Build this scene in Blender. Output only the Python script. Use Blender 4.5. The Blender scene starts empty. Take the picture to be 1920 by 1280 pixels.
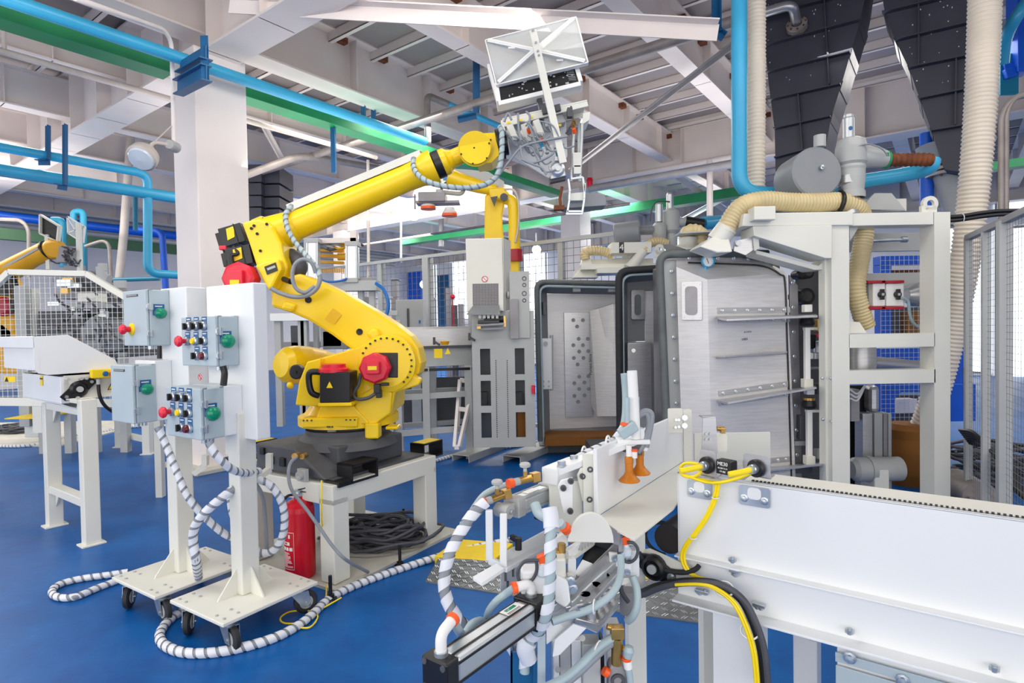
import bpy, math, random
from math import sin, cos, pi, atan, tan, sqrt, radians, floor, ceil
from mathutils import Vector, Matrix
V = Vector
random.seed(7)
C = bpy.context.scene.collection
SC = bpy.context.scene
# ---------------------------------------------------------------- camera
F = 1100.0; CH = 1.5
ROLL = 0.0172; PITCH = atan(25 / F)
_fw = V((0, cos(PITCH), -sin(PITCH))); _dn = V((0, -sin(PITCH), -cos(PITCH))); _rt = V((1, 0, 0))
_cr = _rt * cos(ROLL) + _dn * sin(ROLL)
_cu = _rt * sin(ROLL) - _dn * cos(ROLL)
cam = bpy.data.cameras.new('camera'); camo = bpy.data.objects.new('camera', cam); C.objects.link(camo)
cam.sensor_width = 36; cam.lens = 36 * F / 1920; cam.clip_start = 0.05; cam.clip_end = 300
_m = Matrix((_cr, _cu, -_fw)).transposed().to_4x4(); _m.translation = (0, 0, CH)
camo.matrix_world = _m
SC.camera = camo
# ---------------------------------------------------------------- light
SC.view_settings.view_transform = 'Standard'; SC.view_settings.look = 'None'
SC.view_settings.gamma = 1; SC.view_settings.use_curve_mapping = False
SC.view_settings.exposure = 0.58
w = bpy.data.worlds.new('World'); SC.world = w; w.use_nodes = True
_bg = w.node_tree.nodes['Background']
_bg.inputs[0].default_value = (1.0, 0.965, 0.925, 1); _bg.inputs[1].default_value = 1.55

def area(name, loc, aim, sx, sy, power, col=(1, .955, .89)):
    l = bpy.data.lights.new(name, 'AREA'); l.shape = 'RECTANGLE'; l.size = sx; l.size_y = sy; l.energy = power; l.color = col
    o = bpy.data.objects.new(name, l); C.objects.link(o); o.location = loc
    o.rotation_euler = (V(aim) - V(loc)).to_track_quat('-Z', 'Y').to_euler()
    return o
# unseen area lights added as fill, from the front, overhead and below the roof
area('front_fill', (-2.5, -5.5, 3.6), (-1, 6, 1.2), 10, 4, 80)  # unseen front fill, standing in for daylight from the side left open
for _x, _y, _p in ((-3.2, 2.0, 75), (3.0, 2.8, 50), (-1.2, 8.8, 110), (-9.0, 8.5, 150), (-12.0, 13.0, 60), (-2.0, 19.0, 260), (3.2, 14.5, 420), (6.0, 7.0, 90)):
    area('overhead_fill', (_x, _y, 4.5), (_x, _y, 0), 5, 1.2, _p)  # overhead fill in place of roof lamps, some added for the far walls
area('overhead_fill', (-0.6, 4.4, 4.5), (-3.3, 6.6, 2.6), 3, 1.0, 34)  # added fill aimed at the white column to brighten it
area('wall_fill', (-3, 15, 4.3), (0, 24, 1.6), 6, 1.5, 170)  # added fill that brightens the back wall
area('wall_fill', (-10, 11, 4.3), (-14, 18, 1.8), 5, 1.5, 30)  # added fill that brightens the left wall
for _x, _y, _p in ((-4.5, 3.0, 34), (2.0, 2.5, 26), (-3.0, 8.5, 48), (3.0, 9.0, 42), (-9.0, 9.5, 55), (1.0, 17.0, 45)):
    area('ceiling_fill', (_x, _y, 3.4), (_x, _y, 9), 3.5, 3.5, _p)  # added unseen uplights that brighten the roof deck and beams

def ray(px, py):
    u = px - 960; v = py - 640
    return _cr * u - _cu * v + _fw * F
def P(px, py, Y):
    d = ray(px, py); return V((0, 0, CH)) + d * (Y / d.y)
def G(px, py, z=0.0):
    d = ray(px, py); return V((0, 0, CH)) + d * ((z - CH) / d.z)
def proj(p):
    d = V(p) - V((0, 0, CH)); k = F / d.dot(_fw)
    return 960 + d.dot(_cr) * k, 640 - d.dot(_cu) * k
def along(p, d, px):
    """point p + t*d that projects on the pixel column px"""
    p = V(p); d = V(d); q = p - V((0, 0, CH)); n = _fw * (px - 960) - _cr * F
    return p + d * (-q.dot(n) / d.dot(n))
X = V((1, 0, 0)); Y = V((0, 1, 0)); Z = V((0, 0, 1))
A = V((.60, .80, 0)); B = V((-.80, .60, 0))      # the hall's two axes
# ---------------------------------------------------------------- materials
def lin(c):
    return tuple(((x / 255) / 12.92 if x / 255 < .04045 else ((x / 255 + .055) / 1.055) ** 2.4) for x in c)
def pm(name, rgb, rough=.5, metal=0.0, var=.06, scale=4.0, bump=0.0, bscale=60.0, stretch=None, coat=0.0, rvar=.1, spec=.5):
    m = bpy.data.materials.new(name); m.use_nodes = True; t = m.node_tree; n = t.nodes; b = n['Principled BSDF']
    c = lin(rgb)
    tc = n.new('ShaderNodeTexCoord'); src = tc.outputs['Object']
    if stretch:
        mp = n.new('ShaderNodeMapping'); mp.inputs['Scale'].default_value = stretch; t.links.new(src, mp.inputs[0]); src = mp.outputs[0]
    no = n.new('ShaderNodeTexNoise'); no.inputs['Scale'].default_value = scale; no.inputs['Detail'].default_value = 5
    t.links.new(src, no.inputs['Vector'])
    rp = n.new('ShaderNodeValToRGB'); rp.color_ramp.elements[0].position = .3; rp.color_ramp.elements[1].position = .7
    rp.color_ramp.elements[0].color = tuple(max(0, x * (1 - var * 1.6)) for x in c) + (1,)
    rp.color_ramp.elements[1].color = tuple(min(1, x * (1 + var)) for x in c) + (1,)
    t.links.new(no.outputs[0], rp.inputs[0]); t.links.new(rp.outputs[0], b.inputs['Base Color'])
    mr = n.new('ShaderNodeMapRange'); mr.inputs[3].default_value = max(.02, rough - rvar); mr.inputs[4].default_value = min(1, rough + rvar)
    t.links.new(no.outputs[0], mr.inputs[0]); t.links.new(mr.outputs[0], b.inputs['Roughness'])
    b.inputs['Metallic'].default_value = metal; b.inputs['Specular IOR Level'].default_value = spec
    if coat: b.inputs['Coat Weight'].default_value = coat; b.inputs['Coat Roughness'].default_value = .12
    if bump:
        n2 = n.new('ShaderNodeTexNoise'); n2.inputs['Scale'].default_value = bscale; t.links.new(src, n2.inputs['Vector'])
        bp = n.new('ShaderNodeBump'); bp.inputs['Strength'].default_value = bump; bp.inputs['Distance'].default_value = .01
        t.links.new(n2.outputs[0], bp.inputs['Height']); t.links.new(bp.outputs[0], b.inputs['Normal'])
    return m
def emit(name, rgb, s):
    m = bpy.data.materials.new(name); m.use_nodes = True; b = m.node_tree.nodes['Principled BSDF']
    b.inputs['Base Color'].default_value = lin(rgb) + (1,); b.inputs['Emission Color'].default_value = lin(rgb) + (1,); b.inputs['Emission Strength'].default_value = s
    return m
def clear(name, rgb, alpha, rough=.15):
    m = bpy.data.materials.new(name); m.use_nodes = True; b = m.node_tree.nodes['Principled BSDF']
    b.inputs['Base Color'].default_value = lin(rgb) + (1,); b.inputs['Alpha'].default_value = alpha; b.inputs['Roughness'].default_value = rough
    return m
M = dict(
    cream=pm('cream machine paint', (226, 226, 217), .38, 0, .025, 2.5),
    white=pm('white machine paint', (231, 234, 236), .32, 0, .02, 2.0),
    col=pm('white column paint', (244, 236, 232), .5, 0, .03, 1.5),
    beam=pm('roof steel paint', (232, 222, 217), .55, 0, .07, .9),
    deck=pm('roof deck', (154, 146, 146), .6, 0, .12, .7),
    wallw=pm('white wall sheet', (238, 236, 238), .6, 0, .03, 1.0),
    yellow=pm('robot yellow', (255, 212, 0), .36, 0, .04, 3.0, coat=.15),
    yellow2=pm('worn amber yellow', (232, 170, 10), .45, 0, .08, 4.0),
    safety=pm('safety yellow', (250, 215, 20), .5, 0, .05, 8.0),
    blue=pm('sky blue pipe paint', (62, 176, 220), .35, 0, .05, 3.0),
    teal=pm('teal pipe paint', (18, 128, 160), .4, 0, .06, 3.0),
    steelblue=pm('dark blue bracket paint', (14, 92, 142), .45, 0, .12, 6.0),
    royal=pm('royal blue machine paint', (14, 96, 218), .42, 0, .08, 3.0),
    green=pm('green tray paint', (18, 140, 84), .45, 0, .1, 3.0),
    dgreen=pm('faded green rail paint', (70, 110, 78), .55, 0, .1, 3.0),
    hopper=pm('charcoal hopper paint', (62, 63, 76), .5, 0, .08, 5.0),
    black=pm('black plastic', (22, 22, 25), .4, 0, .15, 10.0),
    dark=pm('dark grey casting', (78, 80, 85), .55, 0, .1, 8.0, bump=.1),
    rubber=pm('black rubber', (42, 44, 48), .7, 0, .15, 20.0),
    grey=pm('mid grey paint', (136, 140, 144), .45, 0, .05, 4.0),
    lgrey=pm('light grey paint', (178, 181, 180), .42, 0, .05, 3.0),
    mgrey=pm('grey bar paint', (150, 148, 152), .45, 0, .1, 4.0),
    boxg=pm('grey blue enclosure paint', (176, 191, 198), .4, 0, .03, 4.0),
    ss=pm('brushed stainless', (196, 196, 198), .34, .75, .07, 6.0, stretch=(1, 1, 14)),
    ssh=pm('brushed stainless sheet', (218, 217, 218), .42, .35, .06, 3.0, stretch=(2, 2, 22)),
    ssd=pm('dark stained stainless', (150, 148, 152), .42, .6, .16, 5.0),
    seal=pm('grey door gasket', (100, 106, 106), .55, 0, .12, 8.0),
    zinc=pm('zinc plated steel', (190, 198, 204), .3, .8, .1, 14.0),
    alu=pm('anodised aluminium', (205, 210, 213), .32, .7, .05, 8.0),
    brass=pm('brass', (200, 160, 90), .3, .85, .12, 20.0),
    orange=pm('orange plastic', (255, 96, 30), .4, 0, .04, 10.0),
    amber=pm('amber silicone', (206, 122, 20), .35, 0, .1, 14.0),
    red=pm('red plastic', (226, 30, 60), .38, 0, .05, 8.0),
    redext=pm('red enamel', (214, 20, 44), .25, 0, .05, 6.0),
    crimson=pm('crimson end plate', (172, 20, 44), .4, 0, .05, 8.0),
    maroon=pm('dark red lens', (96, 12, 28), .25, 0, .05, 8.0),
    plateb=pm('blue legend plate', (20, 92, 150), .4, 0, .04, 8.0),
    greenl=pm('green lamp lens', (10, 140, 104), .2, 0, .05, 8.0),
    cable=pm('grey cable sheath', (142, 148, 156), .5, 0, .06, 20.0),
    hose=pm('pale blue air hose', (170, 190, 196), .35, 0, .05, 14.0),
    wrapw=pm('white spiral wrap', (224, 228, 236), .4, 0, .04, 10.0),
    dcable=pm('dark cable sheath', (74, 76, 84), .5, 0, .12, 20.0),
    bluet=pm('blue air tube', (20, 110, 190), .35, 0, .05, 10.0),
    ycable=pm('yellow cable sheath', (252, 222, 10), .38, 0, .04, 14.0),
    ducth=pm('cream hose', (234, 222, 204), .5, 0, .05, 3.0),
    ducty=pm('yellowish translucent hose', (214, 196, 150), .42, 0, .08, 6.0),
    rust=pm('rusted steel', (120, 66, 36), .8, 0, .3, 14.0),
    pipeg=pm('bare grey pipe', (150, 142, 138), .45, .2, .16, 5.0),
    pipec=pm('cream pipe', (206, 196, 188), .5, 0, .08, 4.0),
    tread=pm('checker plate', (128, 130, 132), .42, .55, .2, 6.0),
    concrete=pm('floor base plate', (206, 204, 192), .55, 0, .1, 5.0),
    card=pm('brown cardboard', (140, 88, 26), .75, 0, .1, 5.0),
    belt=pm('black belt', (48, 42, 40), .6, 0, .15, 12.0),
    lens=pm('lamp glass', (214, 224, 232), .15, 0, .03, 8.0),
    paper=pm('white print', (240, 240, 238), .6, 0, .02, 8.0),
    plex=clear('clear polycarbonate sheet', (226, 230, 228), .42, .2),
    wire=pm('galvanised wire', (226, 228, 222), .4, .3, .06, 9.0),
    wired=pm('dark mesh wire', (128, 130, 134), .5, .3, .1, 9.0),
    glow=emit('lamp glow', (255, 250, 240), 6.0),
    winl=emit('daylit window', (242, 248, 255), 1.15),
)
def floor_mat():
    m = pm('blue epoxy floor', (2, 80, 158), .42, 0, .1, .6, spec=.3); t = m.node_tree; n = t.nodes; b = n['Principled BSDF']
    tc = n.new('ShaderNodeTexCoord')
    n1 = n.new('ShaderNodeTexNoise'); n1.inputs['Scale'].default_value = 2.2; n1.inputs['Detail'].default_value = 9; n1.inputs['Roughness'].default_value = .72
    t.links.new(tc.outputs['Object'], n1.inputs['Vector'])
    rp = n.new('ShaderNodeValToRGB'); e = rp.color_ramp.elements
    e[0].position = .3; e[0].color = lin((0, 72, 142)) + (1,); e[1].position = .82; e[1].color = lin((30, 132, 196)) + (1,)
    x = rp.color_ramp.elements.new(.62); x.color = lin((0, 94, 168)) + (1,)
    t.links.new(n1.outputs[0], rp.inputs[0]); t.links.new(rp.outputs[0], b.inputs['Base Color'])
    bp = n.new('ShaderNodeBump'); bp.inputs['Strength'].default_value = .08; bp.inputs['Distance'].default_value = .01
    t.links.new(n1.outputs[0], bp.inputs['Height']); t.links.new(bp.outputs[0], b.inputs['Normal'])
    return m
M['floor'] = floor_mat()
# ---------------------------------------------------------------- geometry
class MB:
    def __init__(s, T=None): s.v = []; s.f = []; s.s = []; s.k = []; s.mats = []; s.mi = 0; s.T = T
    def m(s, mat):
        mat = M[mat] if isinstance(mat, str) else mat
        if mat not in s.mats: s.mats.append(mat)
        s.mi = s.mats.index(mat); return s
    def add(s, vs, fs, sm=False):
        o = len(s.v); T = s.T
        s.v += [(T @ V(p)) if T else V(p) for p in vs]
        for f in fs: s.f.append([i + o for i in f]); s.s.append(sm); s.k.append(s.mi)
        return s
    def par(s, o, a, b, c):
        """box from a corner and its three edge vectors"""
        o = V(o); a = V(a); b = V(b); c = V(c)
        vs = [o, o + a, o + a + b, o + b, o + c, o + a + c, o + a + b + c, o + b + c]
        fs = [(0, 3, 2, 1), (4, 5, 6, 7), (0, 1, 5, 4), (1, 2, 6, 5), (2, 3, 7, 6), (3, 0, 4, 7)]
        if a.cross(b).dot(c) < 0: fs = [f[::-1] for f in fs]
        return s.add(vs, fs)
    def box(s, c, d, ax=X, ay=Y, az=Z):
        c = V(c); a, b, e = V(ax) * d[0], V(ay) * d[1], V(az) * d[2]
        return s.par(c - (a + b + e) / 2, a, b, e)
    def bar(s, p, q, w, h, up=Z):
        p = V(p); q = V(q); d = q - p; u = V(up); sd = d.cross(u)
        if sd.length < 1e-6: sd = d.cross(X)
        sd.normalize(); u = sd.cross(d).normalized()
        return s.par(p - sd * w / 2 - u * h / 2, sd * w, d, u * h)
    def ibeam(s, p, q, h, w, tf=.02, tw=.012, up=Z):
        p = V(p); q = V(q); u = V(up)
        s.bar(p + u * (h - tf) / 2, q + u * (h - tf) / 2, w, tf, up); s.bar(p - u * (h - tf) / 2, q - u * (h - tf) / 2, w, tf, up)
        return s.bar(p, q, tw, h - 2 * tf, up)
    def prism(s, pts, d):
        pts = [V(p) for p in pts]; d = V(d); n = len(pts)
        nr = V((0, 0, 0))
        for i in range(n): nr += pts[i].cross(pts[(i + 1) % n])
        if nr.dot(d) < 0: pts = pts[::-1]
        vs = pts + [p + d for p in pts]
        return s.add(vs, [tuple(range(n))[::-1], tuple(range(n, 2 * n))] + [(i, (i + 1) % n, n + (i + 1) % n, n + i) for i in range(n)])
    def tube(s, pts, r, n=8, closed=False, cap=True):
        pts = [V(p) for p in pts]; N = len(pts); fr = frames(pts, closed); vs = []
        for i, (p, (t, a, b)) in enumerate(zip(pts, fr)):
            rr = r[i] if isinstance(r, (list, tuple)) else r
            vs += [p + (a * cos(2 * pi * j / n) + b * sin(2 * pi * j / n)) * rr for j in range(n)]
        fs = []
        for i in range(N if closed else N - 1):
            k = (i + 1) % N
            fs += [(i * n + j, i * n + (j + 1) % n, k * n + (j + 1) % n, k * n + j) for j in range(n)]
        s.add(vs, fs, True)
        if cap and not closed:
            s.add(vs[:n], [tuple(range(n))[::-1]]); s.add(vs[-n:], [tuple(range(n))])
        return s
    def cyl(s, p, q, r, n=16): return s.tube([p, q], r, n)
    def cone(s, p, q, r1, r2, n=16): return s.tube([p, q], [r1, r2], n)
    def lathe(s, o, ax, prof, n=20):
        """profile of (radius, height along ax); sharp where a height repeats"""
        o = V(o); ax = V(ax).normalized(); a = ax.orthogonal().normalized(); b = ax.cross(a)
        for (r1, h1), (r2, h2) in zip(prof, prof[1:]):
            vs = []
            for r, h in ((r1, h1), (r2, h2)):
                vs += [o + ax * h + (a * cos(2 * pi * j / n) + b * sin(2 * pi * j / n)) * max(r, 1e-5) for j in range(n)]
            s.add(vs, [(j, (j + 1) % n, n + (j + 1) % n, n + j) for j in range(n)], True)
        return s
    def ball(s, c, r, n=10, sq=(1, 1, 1)):
        c = V(c); vs = []; fs = []
        for i in range(n + 1):
            th = pi * i / n
            vs += [c + V((sin(th) * cos(2 * pi * j / n) * sq[0], sin(th) * sin(2 * pi * j / n) * sq[1], cos(th) * sq[2])) * r for j in range(n)]
        for i in range(n): fs += [(i * n + j, (i + 1) * n + j, (i + 1) * n + (j + 1) % n, i * n + (j + 1) % n) for j in range(n)]
        return s.add(vs, fs, True)
    def wrap(s, pts, r, pitch, width, lift=.0015, ph=0.0):
        pts = [V(p) for p in pts]; fr = frames(pts); L = [0.0]
        for p, q in zip(pts, pts[1:]): L.append(L[-1] + (q - p).length)
        def at(d):
            d = min(max(d, 0), L[-1] - 1e-6); i = 0
            lo, hi = 0, len(L) - 2
            while lo < hi:
                mid = (lo + hi + 1) // 2
                if L[mid] <= d: lo = mid
                else: hi = mid - 1
            i = lo; k = (d - L[i]) / max(L[i + 1] - L[i], 1e-9)
            return pts[i].lerp(pts[i + 1], k), fr[i][1].lerp(fr[i + 1][1], k).normalized(), fr[i][2].lerp(fr[i + 1][2], k).normalized()
        n = int(L[-1] / pitch * 12) + 1; vs = []
        for k in range(n + 1):
            d = L[-1] * k / n; an = 2 * pi * d / pitch + ph
            for e in (-.5, .5):
                c, a, b = at(d + e * width)
                vs.append(c + (a * cos(an) + b * sin(an)) * (r + lift))
        return s.add(vs, [(2 * k, 2 * k + 1, 2 * k + 3, 2 * k + 2) for k in range(n)], True)
    def grid(s, o, u, v, nu, nv, r):
        """welded wire mesh: nu wires along v, nv wires along u, three-sided"""
        o = V(o); u = V(u); v = V(v)
        for i in range(nu + 1): s.tube([o + u * i / nu, o + u * i / nu + v], r, 3, cap=False)
        for i in range(nv + 1): s.tube([o + v * i / nv, o + v * i / nv + u], r, 3, cap=False)
        return s
    def hexes(s, ps, nrm, r, h):
        for p in ps: s.tube([V(p), V(p) + V(nrm).normalized() * h], r, 6)
        return s
    def rod_bolts(s, ps, nrm, r, h):
        for p in ps: s.tube([V(p), V(p) + V(nrm).normalized() * h], r, 6); s.tube([V(p), V(p) + V(nrm).normalized() * h * 1.7], r * .5, 6)
        return s

def frames(pts, closed=False):
    N = len(pts); out = []; pa = None
    for i in range(N):
        if closed: t = pts[(i + 1) % N] - pts[i - 1]
        else: t = pts[min(i + 1, N - 1)] - pts[max(i - 1, 0)]
        t = t.normalized() if t.length > 1e-9 else V((0, 0, 1))
        if pa is None: a = t.orthogonal().normalized()
        else:
            a = pa - t * pa.dot(t); a = a.normalized() if a.length > 1e-6 else t.orthogonal().normalized()
        pa = a; out.append((t, a, t.cross(a)))
    return out
def cr(pts, k=8, closed=False):
    pts = [V(p) for p in pts]; n = len(pts); out = []
    g = (lambda i: pts[i % n]) if closed else (lambda i: pts[min(max(i, 0), n - 1)])
    for i in range(n if closed else n - 1):
        p0, p1, p2, p3 = g(i - 1), g(i), g(i + 1), g(i + 2)
        for j in range(k):
            t = j / k
            out.append(.5 * ((2 * p1) + (p2 - p0) * t + (2 * p0 - 5 * p1 + 4 * p2 - p3) * t * t + (3 * p1 - p0 - 3 * p2 + p3) * t ** 3))
    if not closed: out.append(pts[-1])
    return out
def bend(pts, r, k=5):
    """polyline with rounded corners"""
    pts = [V(p) for p in pts]; out = [pts[0]]
    for a, b, c in zip(pts, pts[1:], pts[2:]):
        rr = min(r, (a - b).length * .49, (c - b).length * .49)
        p = b + (a - b).normalized() * rr; q = b + (c - b).normalized() * rr
        for i in range(k + 1):
            t = i / k; out.append(p * (1 - t) ** 2 + b * 2 * t * (1 - t) + q * t * t)
    return out + [pts[-1]]
def rrect(o, u, v, r, n=4):
    """rounded rectangle outline, corner o, edge vectors u and v"""
    o = V(o); u = V(u); v = V(v); eu = u.normalized(); ev = v.normalized(); out = []
    for cx, cy, a0 in ((1, 0, -90), (1, 1, 0), (0, 1, 90), (0, 0, 180)):
        c = o + u * cx + v * cy + eu * (r if cx == 0 else -r) + ev * (r if cy == 0 else -r)
        for i in range(n + 1):
            a = radians(a0 + 90 * i / n); out.append(c + eu * cos(a) * r + ev * sin(a) * r)
    return out

LOC = {}
def mesh_from(name, mb, mat, loc, bevel=0):
    me = bpy.data.meshes.new(name)
    me.from_pydata([tuple(p - loc) for p in mb.v], [], mb.f)
    me.polygons.foreach_set('use_smooth', mb.s)
    if mb.mats:
        for x in mb.mats: me.materials.append(x)
        me.polygons.foreach_set('material_index', mb.k)
    else: me.materials.append(M[mat] if isinstance(mat, str) else mat)
    me.update(); return me
def tag(o, label=None, cat=None, group=None, kind=None):
    if label: o['label'] = label
    if cat: o['category'] = cat
    if group: o['group'] = group
    if kind: o['kind'] = kind
    return o
def thing(name, label, cat, loc=(0, 0, 0), group=None):
    o = bpy.data.objects.new(name, None); C.objects.link(o); o.location = loc; o.empty_display_size = .1
    LOC[o.name] = V(loc); return tag(o, label, cat, group)
def part(name, mb, mat=None, parent=None, bevel=0, label=None, kind=None):
    loc = LOC[parent.name] if parent else V((0, 0, 0))
    o = bpy.data.objects.new(name, mesh_from(name, mb, mat, loc)); C.objects.link(o)
    if parent: o.parent = parent
    LOC[o.name] = loc
    if bevel:
        b = o.modifiers.new('edge', 'BEVEL'); b.width = bevel; b.segments = 2; b.limit_method = 'ANGLE'; b.angle_limit = .6
    return tag(o, label, None, None, kind)
def solo(name, label, cat, mb, mat=None, group=None, bevel=0):
    """a thing that is one mesh; its origin is put at the middle of its foot"""
    xs = [p.x for p in mb.v]; ys = [p.y for p in mb.v]; zs = [p.z for p in mb.v]
    loc = V(((min(xs) + max(xs)) / 2, (min(ys) + max(ys)) / 2, min(zs)))
    o = bpy.data.objects.new(name, mesh_from(name, mb, mat, loc)); C.objects.link(o); o.location = loc; LOC[o.name] = loc
    if bevel:
        b = o.modifiers.new('edge', 'BEVEL'); b.width = bevel; b.segments = 2; b.limit_method = 'ANGLE'; b.angle_limit = .6
    return tag(o, label, cat, group)
def struct(name, mb, mat=None, bevel=0):
    o = part(name, mb, mat, None, bevel); o['kind'] = 'structure'; return o
def copy_thing(root, move, label, group=None):
    def cp(o, par):
        c = o.copy(); C.objects.link(c)
        if par: c.parent = par
        for ch in list(o.children): cp(ch, c)
        return c
    c = cp(root, None); c.location = root.location + V(move); c['label'] = label; LOC[c.name] = V(c.location)
    if group: c['group'] = group
    return c
def text(name, body, size, o, ex, ey, mat, parent, ext=.0006):
    cu = bpy.data.curves.new(name, 'FONT'); cu.body = body; cu.size = size; cu.extrude = ext; cu.align_x = 'CENTER'; cu.align_y = 'CENTER'
    cu.resolution_u = 3; tmp = bpy.data.objects.new('tmp', cu); me = bpy.data.meshes.new_from_object(tmp); bpy.data.objects.remove(tmp); bpy.data.curves.remove(cu)
    me.name = name; me.materials.clear(); me.materials.append(M[mat]); ob = bpy.data.objects.new(name, me); C.objects.link(ob)
    ex = V(ex).normalized(); ez = ex.cross(V(ey)).normalized(); ey = ez.cross(ex)
    mm = Matrix((ex, ey, ez)).transposed().to_4x4(); mm.translation = V(o) - LOC[parent.name]
    me.transform(mm); ob.parent = parent; ob['kind'] = 'stuff'; LOC[ob.name] = LOC[parent.name]
    return ob
# ================================================================ the hall
O0 = V((-3.40, 6.75, 0))                     # middle of the column beside the robot
def AB(a, b, z=0): return O0 + A * a + B * b + Z * z
mb = MB().par(AB(-16, -16, -.1), A * 40, B * 42, Z * .1); struct('floor', mb, 'floor')
# roof deck and purlins
ce = MB()
ce.par(AB(-9, -13, 5.56), A * 27, B * 29, Z * .06); ceil_o = struct('ceiling', ce, 'deck')
for i in range(34):
    a = -6.3 + i * .72
    b0, b1 = -12.9, 15
    pb = MB(); o = AB(a, b0, 5.42); pb.par(o, A * .07, B * (b1 - b0), Z * .012); pb.par(o, A * .012, B * (b1 - b0), Z * .14); pb.par(o + Z * .128, A * .07, B * (b1 - b0), Z * .012)
    part('purlin', pb, 'beam', ceil_o)
# roof beams along A
nb = 0
def stiff(mb, p, axis, side, z0, z1, w):
    mb.par(p - axis * .006 - side * w / 2, axis * .012, side * w, Z * (z1 - z0))
for b in (-10, -8, -6, -4, -2.1, 0, 2.1, 4.2, 6.3, 8.4, 10.5, 12.6):
    mb = MB(); z0 = 4.85 if b else 4.80; z1 = 5.42 if b else 5.56; wd = .24 if b else .34
    a0, a1 = (-8.5, 17) if b > -5 else (8.3, 17)
    mb.ibeam(AB(a0, b, (z0 + z1) / 2), AB(a1, b, (z0 + z1) / 2), z1 - z0, wd, .022, .014)
    k = a0 + .4
    while k < a1:
        stiff(mb, AB(k, b, z0), A, B, z0, z1, wd * .92); k += 1.44
    nb += 1; ob = struct('beam_%d' % nb, mb, 'beam')
    if b in (-4, -2.1, 0):           # weathered cleats where the purlins land
        cl = MB()
        for i in range(12):
            p = AB(1.0 + i * .72 + .1, b, z1)
            if (i * 7 + int(b * 3)) % 3: cl.box(p - Z * .05 - B * .03, (.12, .14, .1), A, B)
        part('purlin_cleat', cl, 'rust', ob, kind='stuff')
# deep girders along B
for a in (-8.2, 0, 8.3, 16.6):
    mb = MB(); z0, z1 = 4.55, 5.5
    mb.ibeam(AB(a, -12.5, (z0 + z1) / 2), AB(a, 14, (z0 + z1) / 2), z1 - z0, .42, .026, .016)
    k = -11.9
    while k < 14:
        stiff(mb, AB(a, k, z0), B, A, z0, z1, .38); k += 1.05
    nb += 1; struct('beam_%d' % nb, mb, 'beam')
# columns
def column(name, a, b, hx=.29, hy=.27):
    mb = MB(); mb.par(AB(a - hx, b - hy, 0), A * 2 * hx, B * 2 * hy, Z * 4.6)
    return struct(name, mb, 'col', .012)
cn = column('column_1', 0, 0)
cb = MB(); cb.par(AB(-.46, -.44, 0), A * .92, B * .88, Z * .04); part('base_plate', cb, 'concrete', cn, .004)
column('column_2', 8.3, .1, .25, .25); column('column_3', -8.2, 8.4); column('column_4', 8.3, 8.4); column('column_5', 8.3, -8.2)
# flat diagonal bracing under the purlins
def brace(name, p, q, w=.12, h=.12, mat='beam'):
    mb = MB(); mb.bar(p, q, w, .012); mb.bar(p + Z * -h / 2, q + Z * -h / 2, .012, h); return struct(name, mb, mat)
brace('trim_1', P(430, -2, 5.9), P(1346, 46, 5.06), .2, .14)
brace('trim_2', P(1070, 318, 9.6), P(1392, 68, 6.9), .09, .06, 'mgrey')
brace('trim_3', P(462, 175, 9.3), P(535, 310, 11.0), .12, .08)
brace('trim_4', P(1260, 322, 12.6), P(1400, 420, 14.6), .16, .1)
brace('trim_5', P(1262, 420, 14.5), P(1400, 345, 12.5), .14, .1)
# walls far away
def wall(name, p, q, z0, z1, mat='wallw'):
    mb = MB(); d = (V(q) - V(p)); n = d.cross(Z).normalized() * .12
    mb.par(V(p) + Z * z0, d, n, Z * (z1 - z0)); return struct(name, mb, mat)
wl = wall('wall_left', AB(-14, 15), AB(17, 15), 0, 5.5)
mb = MB()
for py in (402, 411, 420, 429, 438):
    z = P(100, py, along(AB(0, 15), A, 100).y).z; mb.par(AB(-13.9, 14.8, z), A * 30, B * .2, Z * .05)
part('louvre_rail', mb, 'lgrey', wl, kind='stuff')
wb = wall('wall_back', AB(17, 15), AB(17, -14), 0, 5.5)
for i, (px0, px1, py0, py1, mat) in enumerate(((769, 796, 510, 612, 'royal'), (826, 846, 516, 622, 'steelblue'), (1135, 1225, 452, 476, 'blue'))):
    p = along(AB(16.9, 0), B, px0); q = along(AB(16.9, 0), B, px1)
    z1 = P((px0 + px1) / 2, py0, (p.y + q.y) / 2).z; z0 = max(P((px0 + px1) / 2, py1, (p.y + q.y) / 2).z, .02)
    mb = MB(); mb.par(p + Z * z0, q - p, -A * .1, Z * (z1 - z0)); part('door_panel', mb, mat, wb)
for i, (px0, px1, py0, py1) in enumerate(((700, 730, 480, 590), (735, 760, 480, 600), (800, 822, 480, 612), (852, 905, 470, 600), (985, 1030, 462, 600), (1060, 1085, 470, 560), (1240, 1330, 440, 520), (1640, 1735, 332, 398), (1765, 1800, 425, 700), (1806, 1858, 425, 700), (1864, 1925, 300, 400), (1864, 1925, 425, 760))):
    p = along(AB(16.9, 0), B, px0); q = along(AB(16.9, 0), B, px1)
    z1 = P((px0 + px1) / 2, py0, (p.y + q.y) / 2).z; z0 = P((px0 + px1) / 2, py1, (p.y + q.y) / 2).z
    fm = MB(); d = q - p; up = Z * (z1 - z0); o = p + Z * z0 - A * .06
    for (s, dd, uu) in ((o, d, Z * .06), (o + up - Z * .06, d, Z * .06), (o, d.normalized() * .06, up), (o + d - d.normalized() * .06, d.normalized() * .06, up)): fm.par(s, dd, -A * .05, uu)
    wo = struct('window_%d' % (i + 1), fm, 'lgrey')
    gm = MB(); gm.par(o + A * .01, d, A * .02, up); part('pane', gm, 'winl', wo)
wall('wall_right', AB(18, -13), AB(-1, -13), 0, 5.5)
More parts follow.
